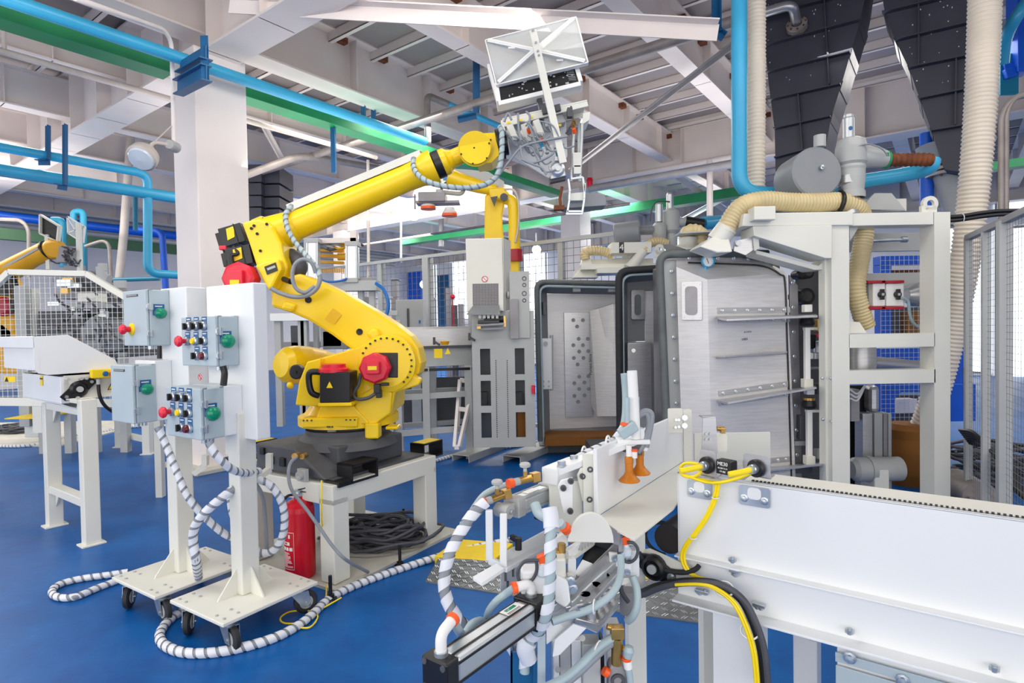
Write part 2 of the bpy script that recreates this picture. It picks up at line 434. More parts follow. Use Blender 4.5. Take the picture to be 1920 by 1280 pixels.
# daylit window strip in the right-hand wall
for i in range(6):
    o = AB(2 + i * 2.6, -12.95, 1.0); mb = MB()
    for z in (0, .5, 1.0, 1.5, 1.94): mb.par(o + Z * z, A * 2.2, B * .06, Z * .06)
    for k in (0, .72, 1.44, 2.14): mb.par(o + A * k, A * .06, B * .06, Z * 2)
    wo = struct('window_%d' % (20 + i), mb, 'lgrey')
    gm = MB(); gm.par(o + A * .03 + B * .01, A * 2.14, B * .02, Z * 2); part('pane', gm, 'winl', wo)
# ================================================================ overhead pipes, trays, hangers
def px_run(pts): return [P(*p) for p in pts]
def on_A(p, pxs): return [along(p, A, x) for x in pxs]
def on_B(p, pxs): return [along(p, B, x) for x in pxs]
def pipe(label, pts, r, mat, name='pipe', n=12, group=None):
    return solo(name, label, 'pipe', MB().tube(pts, r, n), mat, group)
p = P(340, 110, 6.0); e = along(p, A, 797)
up = V((e.x, e.y, P(805, 176, e.y).z)); e2 = along(up, A, 948)
pw = thing('water_pipe', 'long sky blue pipe crossing the white column under the roof beams', 'pipe', p)
part('pipe_run', MB().tube([p - A * 7, e], .062, 14), 'blue', pw)
part('riser', MB().tube(bend([e, e + A * .06, up + A * .06 - Z * .0, up + A * .5], .1), .05, 12), 'pipeg', pw, label='bare grey riser')
part('pipe_run', MB().tube([up + A * .5, e2], .05, 12), 'blue', pw)
# green tray behind the column
def tray(label, q, r, mat='green', w=.22, h=.09, name='cable_tray'):
    q = V(q); r = V(r); d = (r - q).normalized(); sd = d.cross(Z).normalized(); mb = MB()
    mb.bar(q, r, w, .006); mb.bar(q + sd * w / 2 + Z * h / 2, r + sd * w / 2 + Z * h / 2, .006, h); mb.bar(q - sd * w / 2 + Z * h / 2, r - sd * w / 2 + Z * h / 2, .006, h)
    return solo(name, label, 'cable tray', mb, mat)
q = along(O0 + B * .0, A, 300); q.z = P(300, 130, q.y).z; tray_q = q
tray('green cable tray under the sky blue pipe, ending at the white column', along(q, A, -160), along(q, A, 316), 'green', .26, .12)
tray('green cable tray under the sky blue pipe, running on beyond the white column', along(q, A, 446), along(q, A, 1042), 'green', .26, .12)
q = P(1050, 418, 15.4); tq2 = q; tray('straight green cable tray crossing behind the fence and the cells', along(q, B, 757), along(q, B, 1400), 'green', .3, .2)
q = P(160, 462, 15.2); tray('faded green rail along the far white wall', along(q, A, -60), along(q, A, 336), 'dgreen', .16, .26, 'wall_rail')
q = P(1850, 322, 9.0); tray('short green tray glimpsed between hose and grey conduits', along(q, B, 1740), along(q, B, 1990), 'green', .2, .12)
# cream and grey pipes
q = along(O0 + B * .8, A, 160); q.z = P(160, 133, q.y).z
pipe('thin cream pipe running below the green tray', [along(q, A, -60), along(q, A, 706)], .035, 'pipec')
hg = MB().tube([along(q, A, 8), along(q, A, 8) + Z * 1.0], .02, 8); solo('pipe_hanger', 'cream rod hanger on the thin cream pipe', 'hanger', hg, 'pipec')
q = P(950, 176, 7.6); pg = along(q, B, 1452); 
pipe('long bare grey pipe slanting under the roof behind the gripper', [along(q, B, 455), along(q, B, 1425)], .06, 'pipeg', 'roof_pipe')
q = P(560, 293, 10); pipe('bare brownish pipe with a clamp below the roof beams', bend([P(462, 328, 9.4), P(560, 292, 9.8), P(600, 296, 10.2), P(712, 316, 11.8)], .2), .06, 'pipeg', 'branch_pipe')
q = P(1240, 330, 11.2); pipe('grey pipe running level below the big girder', [along(q, B, 1105), along(q, B, 1376)], .07, 'mgrey', 'conduit_pipe')
q = P(1240, 318, 11.6); pipe('white pipe running level below the big girder', [along(q, B, 1120), along(q, B, 1376)], .055, 'beam', 'conduit_pipe')
q = P(900, 425, 13.6); pipe('thin grey rail above the mesh fence, level', [along(q, B, 590), along(q, B, 1180)], .03, 'pipeg', 'rail_pipe')
for (a, b, r, mat, lab) in (((690, 300, 10.2), (692, 781, 10.2), .028, 'pipec', 'thin cream drop pipe hanging in front of the mesh fence'),
                         ((827, 372, along(tq2, B, 827).y), (827, 462, along(tq2, B, 827).y), .08, 'mgrey', 'grey drop post beside the green tray above the fence'),
                         ((752, 405, 9.75), (752, 492, 9.75), .02, 'wallw', 'thin white drop rod above the fence'),
                         ((1331, 300, 11), (1331, 405, 11), .06, 'beam', 'white drop post under the big girder')):
    solo('drop_pipe', lab, 'pipe', MB().tube([P(*a), P(*b)], r, 8), mat)
# blue pipes behind the column on the left
q = along(O0 + B * 3.0, A, 100); yq = q.y
q1 = V((q.x, q.y, P(100, 290, yq).z)); e = along(q1, A, 277)
drop = P(277, 512, e.y)
pipe('slim sky blue pipe with an elbow dropping beside the column', bend([along(q1, A, -80), e, drop, along(drop, A, 345)], .16, 6), .062, 'blue', 'water_pipe')
q2 = V((q.x, q.y, P(100, 331, yq).z))
pipe('thicker sky blue pipe ending behind the white column', [along(q2, A, -80), along(q2, A, 345)], .085, 'blue', 'water_pipe')
def hanger(label, pts, w=.07, name='pipe_hanger'):
    mb = MB()
    for a, b in zip(pts, pts[1:]):
        a = V(a); b = V(b); d = (b - a).normalized(); up = Y if abs(d.z) > .5 else Z
        mb.bar(a, b, w, .012, up)
        sd = d.cross(up).normalized() * w / 2
        mb.bar(a + sd - up * .03, b + sd - up * .03, .01, .06, up)
    return solo(name, label, 'hanger', mb, 'steelblue')
hanger('short blue strap hanger on the slim blue pipe', [P(90, 236, yq), P(90, 300, yq), P(68, 300, yq)])
hanger('long blue strap hanger carrying both blue pipes', [P(122, 234, yq), P(122, 348, yq), P(104, 345, yq)])
hanger('blue hanger post below the green tray, first from the column', [along(tray_q, A, 624), along(tray_q, A, 624) - Z * .62])
hanger('blue hanger post of a pair beside the water pipe', [P(681, 200, 8.6), P(681, 258, 8.6)])
hanger('second blue hanger post of a pair beside the water pipe', [P(700, 203, 8.9), P(700, 262, 8.9)])
hanger('blue hanger post right under the water pipe riser', [along(tray_q, A, 834) + Z * .1, along(tray_q, A, 834) - Z * .3])
hanger('tall blue strap hanger with a foot behind the gripper', [P(893, 70, 7.9), P(893, 212, 7.9), P(858, 220, 7.9)], .09)
hanger('blue strap hanger on the roof pipe beside the thick blue drop pipe', [P(1341, -30, 5.6), P(1341, 62, 5.6), P(1356, 72, 5.6)], .07)
# bracket on the column
mb = MB(); o = P(334, 178, 6.05); d = (P(386, 140, 5.75) - o); d.z = 0; o2 = P(334, 178, 6.05)
dd = (P(388, 150, 5.55) - o2)
for hz in (0, .14): mb.bar(o2 + Z * hz, o2 + dd + Z * hz, .1, .012)
mb.bar(o2 + Z * .07, o2 + dd + Z * .07, .012, .14)
mb.bar(o2 + Z * .2 + dd * .12, o2 + dd + Z * .2, .12, .012); mb.bar(o2 + Z * .26 + dd * .12, o2 + dd + Z * .26, .012, .12)
mb.bar(o2 + dd * .95 + Z * .0, o2 + dd * .95 + Z * .42, .07, .012, Y)
solo('pipe_bracket', 'dark blue steel bracket holding the pipe on the white column', 'bracket', mb, 'steelblue')
# conduit and lamp on the column
mb = MB().tube(bend([P(140, -4, 4.6), P(308, 55, 5.9), P(322, 80, 6.1), P(326, 268, 6.1)], .15, 5), .022, 8)
solo('conduit', 'white conduit bent down the column to the lamp junction box', 'conduit', mb, 'col')
lp = thing('bay_lamp', 'round hall lamp on a bracket beside the white column', 'lamp', P(265, 312, 5.9))
jb = P(328, 276, 6.1)
mb = MB().lathe(jb + Y * .02, -Y, [(0, .12), (.045, .12), (.055, .1), (.055, 0)], 14); part('junction_box', mb, 'lgrey', lp)
mb = MB().tube(bend([P(328, 274, 6.05), P(288, 266, 5.95), P(279, 280, 5.92)], .06), .02, 8).tube([P(290, 266, 5.95), P(322, 236, 6.05)], .008, 6); part('bracket_arm', mb, 'pipec', lp)
ax = (P(256, 308, 5.75) - P(279, 281, 5.95)).normalized()
mb = MB().lathe(P(279, 281, 5.95), ax, [(.0, -.01), (.06, -.01), (.07, .06), (.13, .08), (.14, .14), (.14, .17), (.125, .18)], 20); part('housing', mb, 'pipec', lp)
mb = MB().lathe(P(279, 281, 5.95), ax, [(.125, .175), (.11, .2), (0, .215)], 20); part('lens', mb, 'lens', lp)
# lamps burning in the far bays
for i, (px, py, yy, lab) in enumerate(((777, 403, 13.5, 'small bright ceiling lamp above the mesh fence'), (795, 533, 18, 'bright work lamp in front of the blue door'),
                             (868, 535, 17, 'bright work lamp beside the white pedestal'), (1006, 468, 17, 'bright lamp behind the second robot'))):
    lt = thing('work_lamp', lab, 'lamp', P(px, py, yy)); r = .11
    part('bulb', MB().ball(P(px, py, yy), r, 10), 'glow', lt)
    part('lamp_shade', MB().lathe(P(px, py, yy), Y, [(r * .5, .14), (r * 1.15, .06), (r * 1.2, -.0)], 14).tube([P(px, py, yy) + Y * .12, P(px, py, yy) + Y * .12 + Z * .5], .02, 6), 'lgrey', lt)
# ================================================================ the big yellow robot
RY = 4.1
def R(px, py, dy=0): return P(px, py, RY + dy)
def slab(mb, pts, y0, th):
    """plate cut to an outline in the arm's plane: front face at y0, th thick"""
    return mb.prism([P(px, py, y0) for px, py in pts], Y * th)
def arc(cx, cy, r, a0, a1, n): return [(cx + r * cos(radians(a0 + (a1 - a0) * i / n)), cy - r * sin(radians(a0 + (a1 - a0) * i / n))) for i in range(n + 1)]
A2 = V((.53, .848, 0)); B2 = V((-.848, .53, 0))
N0 = G(630, 1092)                          # foot of the stand's near leg
# floor plate and stand
fp = MB(); o = N0 - A2 * .10 - B2 * .12
fp.par(o, A2 * 1.16, B2 * 1.05, Z * .018)
solo('floor_plate', 'pale floor plate under the robot stand and extinguisher', 'plate', fp, 'concrete')
st = thing('robot_stand', 'white welded table carrying the big yellow robot', 'stand', N0 + A2 * .4 + B2 * .35)
LW = .12; SH = .60; LA, LB = .82, .72
for i, (a, b) in enumerate(((0, 0), (LA, 0), (0, LB), (LA, LB))):
    q = N0 + A2 * a + B2 * b
    part('leg', MB().box(q + Z * (SH / 2 - .04 + .01), (LW, LW, SH - .08 - .02), A2, B2), 'cream', st, .006)
tp = MB()
tp.box(N0 + A2 * LA / 2 + Z * (SH - .06), (LA + LW, LW, .12), A2, B2); tp.box(N0 + A2 * LA / 2 + B2 * LB + Z * (SH - .06), (LA + LW, LW, .12), A2, B2)
tp.box(N0 + B2 * LB / 2 + Z * (SH - .06), (LW, LB - LW, .12), A2, B2); tp.box(N0 + A2 * LA + B2 * LB / 2 + Z * (SH - .06), (LW, LB - LW, .12), A2, B2)
part('top_frame', tp, 'cream', st, .006)
part('top_plate', MB().box(N0 + A2 * LA / 2 + B2 * LB / 2 + Z * (SH + .005), (LA - .0, LB - .0, .022), A2, B2), 'dark', st)
rb = thing('industrial_robot', 'big yellow six-axis robot arm on the white stand, gripper raised high', 'robot', N0 + A2 * .4 + B2 * .36 + Z * (SH + .016))
BC = N0 + A2 * .42 + B2 * .34; bz = SH + .016
mb = MB()
mb.box(BC + B2 * .06 + Z * (bz + .082), (.58, .60, .164), A2, B2)
mb.lathe(BC + Z * bz, Z, [(.34, .12), (.31, .17), (.27, .20), (.27, .23), (.0, .23)], 28)
mb.prism([BC - A2 * .28 - B2 * .02 + Z * (bz + .165), BC - A2 * .28 - B2 * .30 + Z * (bz + .0), BC - A2 * .28 + B2 * .36 + Z * bz, BC - A2 * .28 + B2 * .36 + Z * (bz + .165)], -A2 * .17)
part('base_casting', mb, 'dark', rb, .012)
# connector face, facing -A2
cfc = BC - A2 * .452
for dx, dz, s in ((.2, .07, .05), (.08, .07, .05), (.28, .12, .04)): part('connector', MB().box(cfc + B2 * dx + Z * (bz + dz), (.03, s, s * 1.1), A2, B2), 'black', rb, .004)
mb = MB()
q = P(568, 890, 3.5); mb.box(q, (.03, .07, .075), A2, B2); mb.lathe(q - A2 * .015, -A2, [(.026, 0), (.026, .02), (.016, .02), (0, .012)], 14); part('plug_socket', mb, 'lgrey', rb, .003)
mb = MB().cyl(P(562, 853, 3.52), P(552, 855, 3.42), .018, 12).cyl(P(574, 853, 3.52), P(566, 856, 3.45), .016, 12); part('hose_fitting', mb, 'brass', rb)
# fork pockets on the foot
for (px, py, yy, lab) in ((671, 880, 3.62, None), (800, 841, 4.35, None), (484, 840, 4.1, None)):
    c = P(px, py, yy); fk = MB(); wv = B2 * 0 + X * .17; hv = .115; dv = Y * .2
    o = c - X * .11 - Z * hv / 2
    ux = (A2 * .22); uy = (B2 * .13); o = c - ux / 2 - uy / 2 - Z * hv / 2
    fk.par(o, ux, uy, Z * .012); fk.par(o + Z * (hv - .012), ux, uy, Z * .012); fk.par(o, A2 * .012, uy, Z * hv); fk.par(o + ux - A2 * .012, A2 * .012, uy, Z * hv)
    fk.par(o - A2 * .1 - Z * .0, A2 * .1, uy, Z * .03)
    f = part('fork_pocket', fk, 'black', rb, .002)
    if px != 671: part('warning_plate', MB().par(o + ux * .08 + uy * .1 + Z * hv, ux * .84, uy * .8, Z * .003), 'safety', f)
# turntable
JC = P(655, 790, RY); jz = JC.z; jc = V((JC.x, JC.y, 0))
mb = MB().lathe(V((jc.x, jc.y, bz + .23)), Z, [(.285, -.02), (.285, .05)], 28)
part('slew_ring', mb, 'dark', rb)
part('ring_label', MB().box(P(623, 814, RY - .285), (.056, .02, .075)), 'lgrey', rb)
z0 = P(655, 803, RY - .3).z
mb = MB().lathe(V((jc.x, jc.y, z0)), Z, [(0, -.002), (.34, -.002), (.34, .055), (.30, .07), (.24, .15), (0, .15)], 32)
mb.par(P(565, 803, RY - .34), X * .36, Y * .3, Z * .065)
mb.box(P(700, 806, RY - .26), (.09, .1, .1)); mb.par(P(722, 806, RY - .24), X * .085, Y * .12, Z * .022)
part('turntable', mb, 'yellow', rb, .012)
mb = MB()
for px, py in ((569, 787), (576, 787), (584, 787), (649, 786), (657, 786), (665, 786), (614, 799), (618, 799), (623, 799)): mb.cyl(P(px, py + 1, RY - .345), P(px, py + 1, RY - .335), .006, 8)
part('bolts', mb, 'black', rb, kind='stuff')
# column of the robot: cheeks either side of the arm
mb = MB()
cheek = [(560, 716), (575, 678), (600, 670), (640, 660), (672, 650), (692, 640)] + arc(725, 681, 48, 110, -20, 10) + [(774, 704), (789, 713), (785, 722), (741, 736), (736, 762), (733, 778), (700, 800), (640, 794), (600, 786), (594, 760), (553, 760)]
slab(mb, [(553, 760), (560, 716), (575, 678), (601, 671), (601, 762)], RY - .33, .2)
slab(mb, [(601, 671), (640, 660), (672, 650), (692, 640)] + arc(725, 681, 48, 110, -20, 10) + [(774, 704), (789, 713), (785, 722), (741, 736), (736, 762), (733, 778), (700, 796), (664, 790), (664, 700), (640, 684), (601, 684)], RY - .25, .12)
slab(mb, [(601, 760), (662, 760), (690, 790), (690, 796), (588, 792)], RY - .3, .5)
slab(mb, [(612, 700), (700, 650), (730, 650), (736, 770), (690, 798), (600, 790)], RY + .16, .14)
slab(mb, [(655, 790), (672, 742), (700, 726), (735, 735), (732, 775), (700, 798)], RY - .28, .5)
part('slewing_column', mb, 'yellow', rb, .014)
mb = MB(); c = P(725, 681, RY - .28)
mb.lathe(c, Y, [(.0, -.012), (.155, -.012), (.188, .0), (.188, .04)], 36); part('shoulder_gearbox', mb, 'yellow', rb, .004)
mb = MB()
for i in range(16):
    a = radians(155 - i * 13.5); q = c + V((cos(a), 0, sin(a))) * .165; mb.cyl(q - Y * .018, q, .007, 8)
part('bolts', mb, 'black', rb, kind='stuff')
mb = MB(); mb.par(P(698, 708, RY - .297), P(746, 708, RY - .297) - P(698, 708, RY - .297), Y * .02, P(698, 661, RY - .297) - P(698, 708, RY - .297)); part('motor_recess', mb, 'black', rb, .006)
mb = MB(); c = P(706, 689, RY - .30); mb.lathe(c, -Y, [(.1, 0), (.1, .06), (.085, .075), (0, .075)], 8); m2 = part('motor_cover', mb, 'red', rb, .004, label='red octagonal motor cover')
mb = MB().box(c - Y * .095 + Z * .005, (.085, .04, .08)); k = part('cover_boss', mb, 'red', m2, .008)
part('motor_label', MB().box(c - Y * .117 + Z * .005, (.056, .003, .024)), 'safety', m2)
mb = MB().box(P(708, 728, RY - .36), (.04, .05, .06)).box(P(711, 738, RY - .36), (.034, .04, .05)).box(P(722, 720, RY - .36), (.05, .03, .02)); part('motor_plug', mb, 'black', rb, .004)
mb = MB().tube(cr([P(706, 736, RY - .37), P(690, 746, RY - .38), (P(670, 748, RY - .38)), P(662, 738, RY - .36), P(672, 722, RY - .33), P(676, 700, RY - .3)], 6), .011, 8); part('motor_cable', mb, 'dark', rb)
mb = MB().tube(cr([P(600, 697, RY - .38), P(582, 698, RY - .4), P(579, 712, RY - .4), P(584, 735, RY - .4), P(598, 742, RY - .38)], 6), .02, 8); part('motor_cable', mb, 'black', rb)
mb = MB().par(P(599, 756, RY - .45), X * .19, Y * .18, P(599, 698, RY - .45) - P(599, 756, RY - .45)); mo = part('slew_motor', mb, 'black', rb, .008)
mb = MB().par(P(596, 762, RY - .45), X * .21, Y * .2, Z * .022); part('motor_shelf', mb, 'yellow', rb, .004)
mb = MB(); t = P(626, 697, RY - .36); mb.lathe(t, Z, [(.095, 0), (.095, .02), (.075, .03), (.075, .05), (.0, .052)], 20); part('motor_cap', mb, 'red', mo)
a, b, c2 = P(612, 727, RY - .452), P(624, 727, RY - .452), P(618, 715, RY - .452)
part('warning_sticker', MB().prism([a, b, c2], -Y * .002), 'safety', mo)
# balancing cylinder
ax = (P(640, 688, RY + .45) - P(530, 684, RY + .02)).normalized(); o = P(531, 683, RY + .02)
mb = MB().lathe(o, ax, [(0, -.03), (.09, -.02), (.125, .02), (.138, .08), (.14, .18), (.128, .3), (.1, .42), (.1, .5)], 28); mb.ball(P(544, 722, RY - .1), .025, 8)
part('balancer', mb, 'yellow', rb)
part('pivot_cap', MB().lathe(P(556, 697, RY - .12), -Y + X * -.2, [(.05, -.03), (.05, .008), (.04, .012), (.01, .012), (.01, .02), (0, .02)], 20), 'black', rb)
# lower arm
up_arm = [(562, 512), (600, 528), (640, 547), (700, 581), (742, 608), (770, 630), (785, 652), (791, 680), (786, 700), (770, 716), (735, 724), (700, 700), (660, 656), (622, 628), (578, 600), (545, 586), (520, 578), (508, 575), (507, 545), (514, 530), (533, 520)]
mb = MB(); slab(mb, up_arm, RY - .13, .24)
slab(mb, [(684, 626), (697, 614), (708, 616), (712, 632), (700, 640)], RY - .19, .08)
slab(mb, [(524, 580), (532, 563), (556, 570), (548, 586)], RY - .16, .05)
part('lower_arm', mb, 'yellow', rb, .028)
for px, py, r in ((578, 562, .022), (674, 622, .022)): part('plug_hole', MB().lathe(P(px, py, RY - .135), -Y, [(r, -.01), (r, .003), (0, .001)], 18), 'black', rb)
mb = MB(); a, b = P(612, 606, RY - .134), P(640, 580, RY - .134)
part('arm_sticker', MB().prism([P(609, 598, RY - .133), P(627, 608, RY - .133), P(641, 590, RY - .133), P(624, 578, RY - .133)], -Y * .003), pm('deep yellow sticker', (236, 184, 0), .4), rb)
# elbow
mb = MB(); slab(mb, [(452, 417), (470, 412), (484, 409), (499, 414), (511, 424), (527, 455), (532, 480), (540, 500), (533, 520), (521, 541), (511, 547), (494, 530), (482, 505), (474, 480), (466, 455)], RY - .17, .3)
slab(mb, [(476, 497), (497, 488), (522, 484), (528, 505), (510, 541), (503, 545), (489, 515)], RY - .24, .1)
part('elbow_casting', mb, 'yellow', rb, .018)
part('type_plate', MB().prism([P(496, 500, RY - .242), P(517, 492, RY - .242), P(521, 507, RY - .242), P(501, 515, RY - .242)], -Y * .006), 'black', rb, label='black name plate')
part('plate_print', MB().prism([P(500, 503, RY - .249), P(515, 497, RY - .249), P(517, 501, RY - .249), P(502, 507, RY - .249)], -Y * .001), 'lgrey', rb)
# forearm
fa = (P(800, 318, RY) - P(515, 440, RY)).normalized(); f0 = P(508, 443, RY)
def fl(px): return (along(f0, fa, px) - f0).length
mb = MB().lathe(f0, fa, [(.15, -.06), (.15, .0), (.135, .02), (.115, fl(545)), (.098, fl(556)), (.098, fl(600)), (.09, fl(760)), (.096, fl(786)), (.115, fl(802)), (.118, fl(815)), (.0, fl(815))], 28)
for px in (592, 742):
    q = along(f0, fa, px) + V((-fa.z, 0, fa.x)) * .10; mb.cyl(q - V((-fa.z, 0, fa.x)) * .03, q + V((-fa.z, 0, fa.x)) * .02, .03, 12)
part('forearm', mb, 'yellow', rb)
mb = MB()
for i in range(12):
    a = 2 * pi * i / 12; n1 = V((-fa.z, 0, fa.x)); q = f0 + (n1 * cos(a) + Y * sin(a)) * .13 + fa * .01; mb.cyl(q, q + fa * .014, .009, 8)
for px, py in ((471, 428), (482, 438), (488, 470), (476, 423), (500, 420)): mb.cyl(P(px, py, RY - .18), P(px, py, RY - .165), .01, 8)
part('bolts', mb, 'black', rb, kind='stuff')
mb = MB().lathe(f0, fa, [(.0, fl(815)), (.09, fl(815)), (.096, fl(817)), (.096, fl(829)), (0, fl(829))], 24); part('wrist_seal', mb, 'black', rb)
mb = MB().lathe(f0, fa, [(.0, fl(829)), (.092, fl(829)), (.092, fl(838)), (.075, fl(842)), (.06, fl(850)), (.06, fl(880))], 24)
mb.cyl(P(891, 279, RY - .13), P(891, 279, RY + .13), .115, 32)
mb.lathe(P(891, 279, RY - .13), -Y, [(.104, 0), (.104, .01), (.0, .01)], 32)
slab(mb, [(890, 250), (928, 248), (937, 290), (922, 305), (895, 308)], RY - .1, .2)
part('wrist', mb, 'yellow', rb, .006)
mb = MB()
for k in range(6):
    a = radians(60 * k + 20); q = P(891, 279, RY - .14) + V((cos(a), 0, sin(a))) * .1; mb.cyl(q - Y * .008, q, .006, 8)
mb.cyl(P(889, 277, RY - .142), P(889, 277, RY - .138), .006, 8); mb.cyl(P(920, 262, RY - .106), P(920, 262, RY - .1), .006, 8)
part('bolts', mb, 'black', rb, kind='stuff')
wax = (P(950, 268, RY) - P(891, 279, RY)).normalized(); q = P(931, 272, RY)
part('tool_flange', MB().lathe(q, wax, [(0, 0), (.1, 0), (.105, .01), (.105, .05), (.08, .05), (.08, .075), (0, .075)], 24), 'black', rb)
# elbow motors
for (a, b, w_, h_) in (((421, 449, -.06), (462, 437, -.06), .12, .13), ((432, 487, -.1), (478, 477, -.1), .12, .13)):
    p, q = R(*a), R(*b); d = (q - p); mb = MB().bar(p, q, w_, h_)
    mb.bar(p - d * .22, p, w_ * .7, h_ * .7); mb.bar(q - d * .32, q - d * .28, w_ * 1.08, h_ * 1.08)
    mm_ = part('elbow_motor', mb, 'black', rb, .01)
    part('motor_label', MB().prism([p + d * f - Y * (w_ / 2 + .002) + Z * zz for f, zz in ((.28, .05), (.62, .055), (.66, -.02), (.34, -.03))], -Y * .002), 'safety', mm_)
mb = MB().box(R(420, 465, -.1), (.05, .05, .03)); part('motor_plug', mb, 'red', rb, .006)
mb = MB().tube(cr([R(438, 462, -.14), R(446, 475, -.17), R(434, 480, -.18), R(440, 500, -.18), R(468, 505, -.16), R(480, 512, -.14)], 6), .012, 8).tube(cr([R(420, 470, -.1), R(424, 490, -.14), R(430, 502, -.14)], 6), .008, 8); part('motor_cable', mb, 'black', rb)
q = R(449, 522, -.2); mb = MB().lathe(q, -Y, [(.11, -.08), (.11, .02), (.09, .035), (0, .035)], 8); c3 = part('motor_cover', mb, 'red', rb, .004, label='red octagonal motor cover')
part('cover_boss', MB().box(q - Y * .05, (.1, .04, .1)), 'red', c3, .008); part('motor_label', MB().box(q - Y * .072 - Z * .03, (.06, .004, .03)), 'safety', c3)
mb = MB().tube(cr([R(545, 478, .0), R(560, 490, -.05), R(562, 506, -.05), R(548, 512, 0), R(532, 508, .05)], 6), .05, 10); part('cable_bundle', mb, 'dcable', rb)
# hose guide rail and hoses
dr = MB(); p, q = R(542, 386, -.02), R(790, 284, -.02); dr.bar(p, q, .075, .006); 
sd = (q - p).cross(Z).normalized()
for s in (-1, 1): dr.bar(p + sd * .036 * s - Z * .022, q + sd * .036 * s - Z * .022, .004, .05)
for px, py in ((592, 374), (754, 307)): dr.bar(R(px, py - 10, 0), R(px, py + 8, 0), .05, .02, X)
part('hose_rail', dr, 'cream', rb, .002)
h1 = cr([R(548, 385, -.05), R(536, 400, -.1), R(538, 425, -.15), R(552, 452, -.17), R(572, 476, -.2), R(592, 500, -.24), R(600, 520, -.26), R(594, 540, -.26), R(575, 554, -.26), R(550, 556, -.24), R(525, 549, -.24), R(508, 540, -.25)], 7)
ho = part('dress_hose', MB().tube(h1, .0145, 9), 'cable', rb); part('spiral_wrap', MB().wrap(h1[:42], .0145, .045, .03, .003), 'hose', ho)
h2 = cr([R(592, 512, -.26), R(584, 492, -.28), R(568, 486, -.29), R(553, 496, -.29), R(548, 518, -.29), R(555, 540, -.28), R(572, 548, -.27), R(590, 536, -.26)], 7); part('dress_hose', MB().tube(h2, .013, 9), 'cable', rb)
part('hose_plug', MB().cyl(R(532, 523, -.2), R(545, 528, -.26), .018, 10), 'black', rb)
h3 = cr([R(776, 296, -.06), R(775, 312, -.1), R(784, 328, -.16), R(806, 342, -.2), R(840, 350, -.22), R(876, 352, -.22), R(910, 346, -.22), R(930, 332, -.2), R(938, 310, -.2), R(941, 280, -.2), R(941, 250, -.18), R(938, 238, -.12)], 7)
ho = part('dress_hose', MB().tube(h3, .015, 9), 'cable', rb); part('spiral_wrap', MB().wrap(h3, .015, .05, .038, .003), 'hose', ho)
# ================================================================ gripper tool on the wrist
gt = thing('gripper_tool', 'tall white pneumatic gripper with clear shields on the robot wrist', 'gripper', R(1000, 270))
GY = RY - .05
def g(x, y, dy=0): return P(840 + x / 3.1225, 20 + y / 3.1225, GY + dy)
cs = [g(220, 180, .12), g(750, 45, .05), g(820, 310, -.05), g(285, 440, .02)]
nrm = (cs[1] - cs[0]).cross(cs[3] - cs[0]).normalized(); nrm = nrm if nrm.y < 0 else -nrm
sh = part('clear_shield', MB().prism(cs, nrm * .006), 'plex', gt)
mb = MB()
for a, b in zip(cs, cs[1:] + cs[:1]): mb.bar(a, b, .008, .03, nrm)
part('shield_rim', mb, 'paper', sh)
cc = g(510, 240, .0)
for k in cs: part('shield_rib', MB().bar(k + (cc - k) * .06, cc, .006, .05, nrm).bar(k + (cc - k) * .06 + nrm * .02, cc + nrm * .02, .028, .006, nrm), 'paper', sh)
for x, y in ((372, 217), (655, 290)): part('shield_tag', MB().box(g(x, y, -.03), (.045, .004, .012)), 'paper', sh)
bs = [g(285, 455, .1), g(745, 345, .06), g(775, 445, .02), g(300, 560, .06)]
part('dark_cup', MB().prism([q.lerp(sum(bs, V((0, 0, 0))) / 4, .03) - Y * .058 for q in bs], Y * .1), 'black', gt)
mb = MB()
for a, b in zip(bs, bs[1:] + bs[:1]): mb.bar(a, b, .03, .12, Y)
mb.bar(g(240, 340, .16), bs[3], .02, .1, Y)
part('cup_frame', mb, 'paper', gt, .003)
mb = MB()
rnd = random.Random(3)
for i in range(26):
    t, u = rnd.random(), .15 + .7 * rnd.random(); q = (bs[0].lerp(bs[1], .1 + .85 * t)).lerp(bs[3].lerp(bs[2], .1 + .85 * t), u)
    mb.box(q - Y * .062, (.004 + .012 * rnd.random(), .004, .004 + .01 * rnd.random()))
for i in range(7): q = bs[1].lerp(bs[2], .12 + i * .1).lerp(bs[0].lerp(bs[3], .12 + i * .1), .09); mb.box(q - Y * .062, (.05, .003, .003))
part('drops', mb, 'lgrey', gt, kind='stuff')
mb = MB(); mb.bar(g(485, 105, -.09), g(680, 890, -.12), .02, .045, nrm.cross(cs[1] - cs[0])); 
p, q = g(496, 110, -.1), g(676, 890, -.14); dd = (q - p).normalized(); sd = dd.cross(Y).normalized()
mb = MB().par(p - sd * .024, sd * .048, Y * .03, q - p); part('shield_post', mb, 'cream', gt, .003)
mb = MB()
for y in (118, 190, 240, 265): q = p + (g(496 + (y - 110) * .231, y, -.1) - p); mb.cyl(q - Y * .012, q, .008, 8)
part('bolts', mb, 'zinc', gt, kind='stuff')
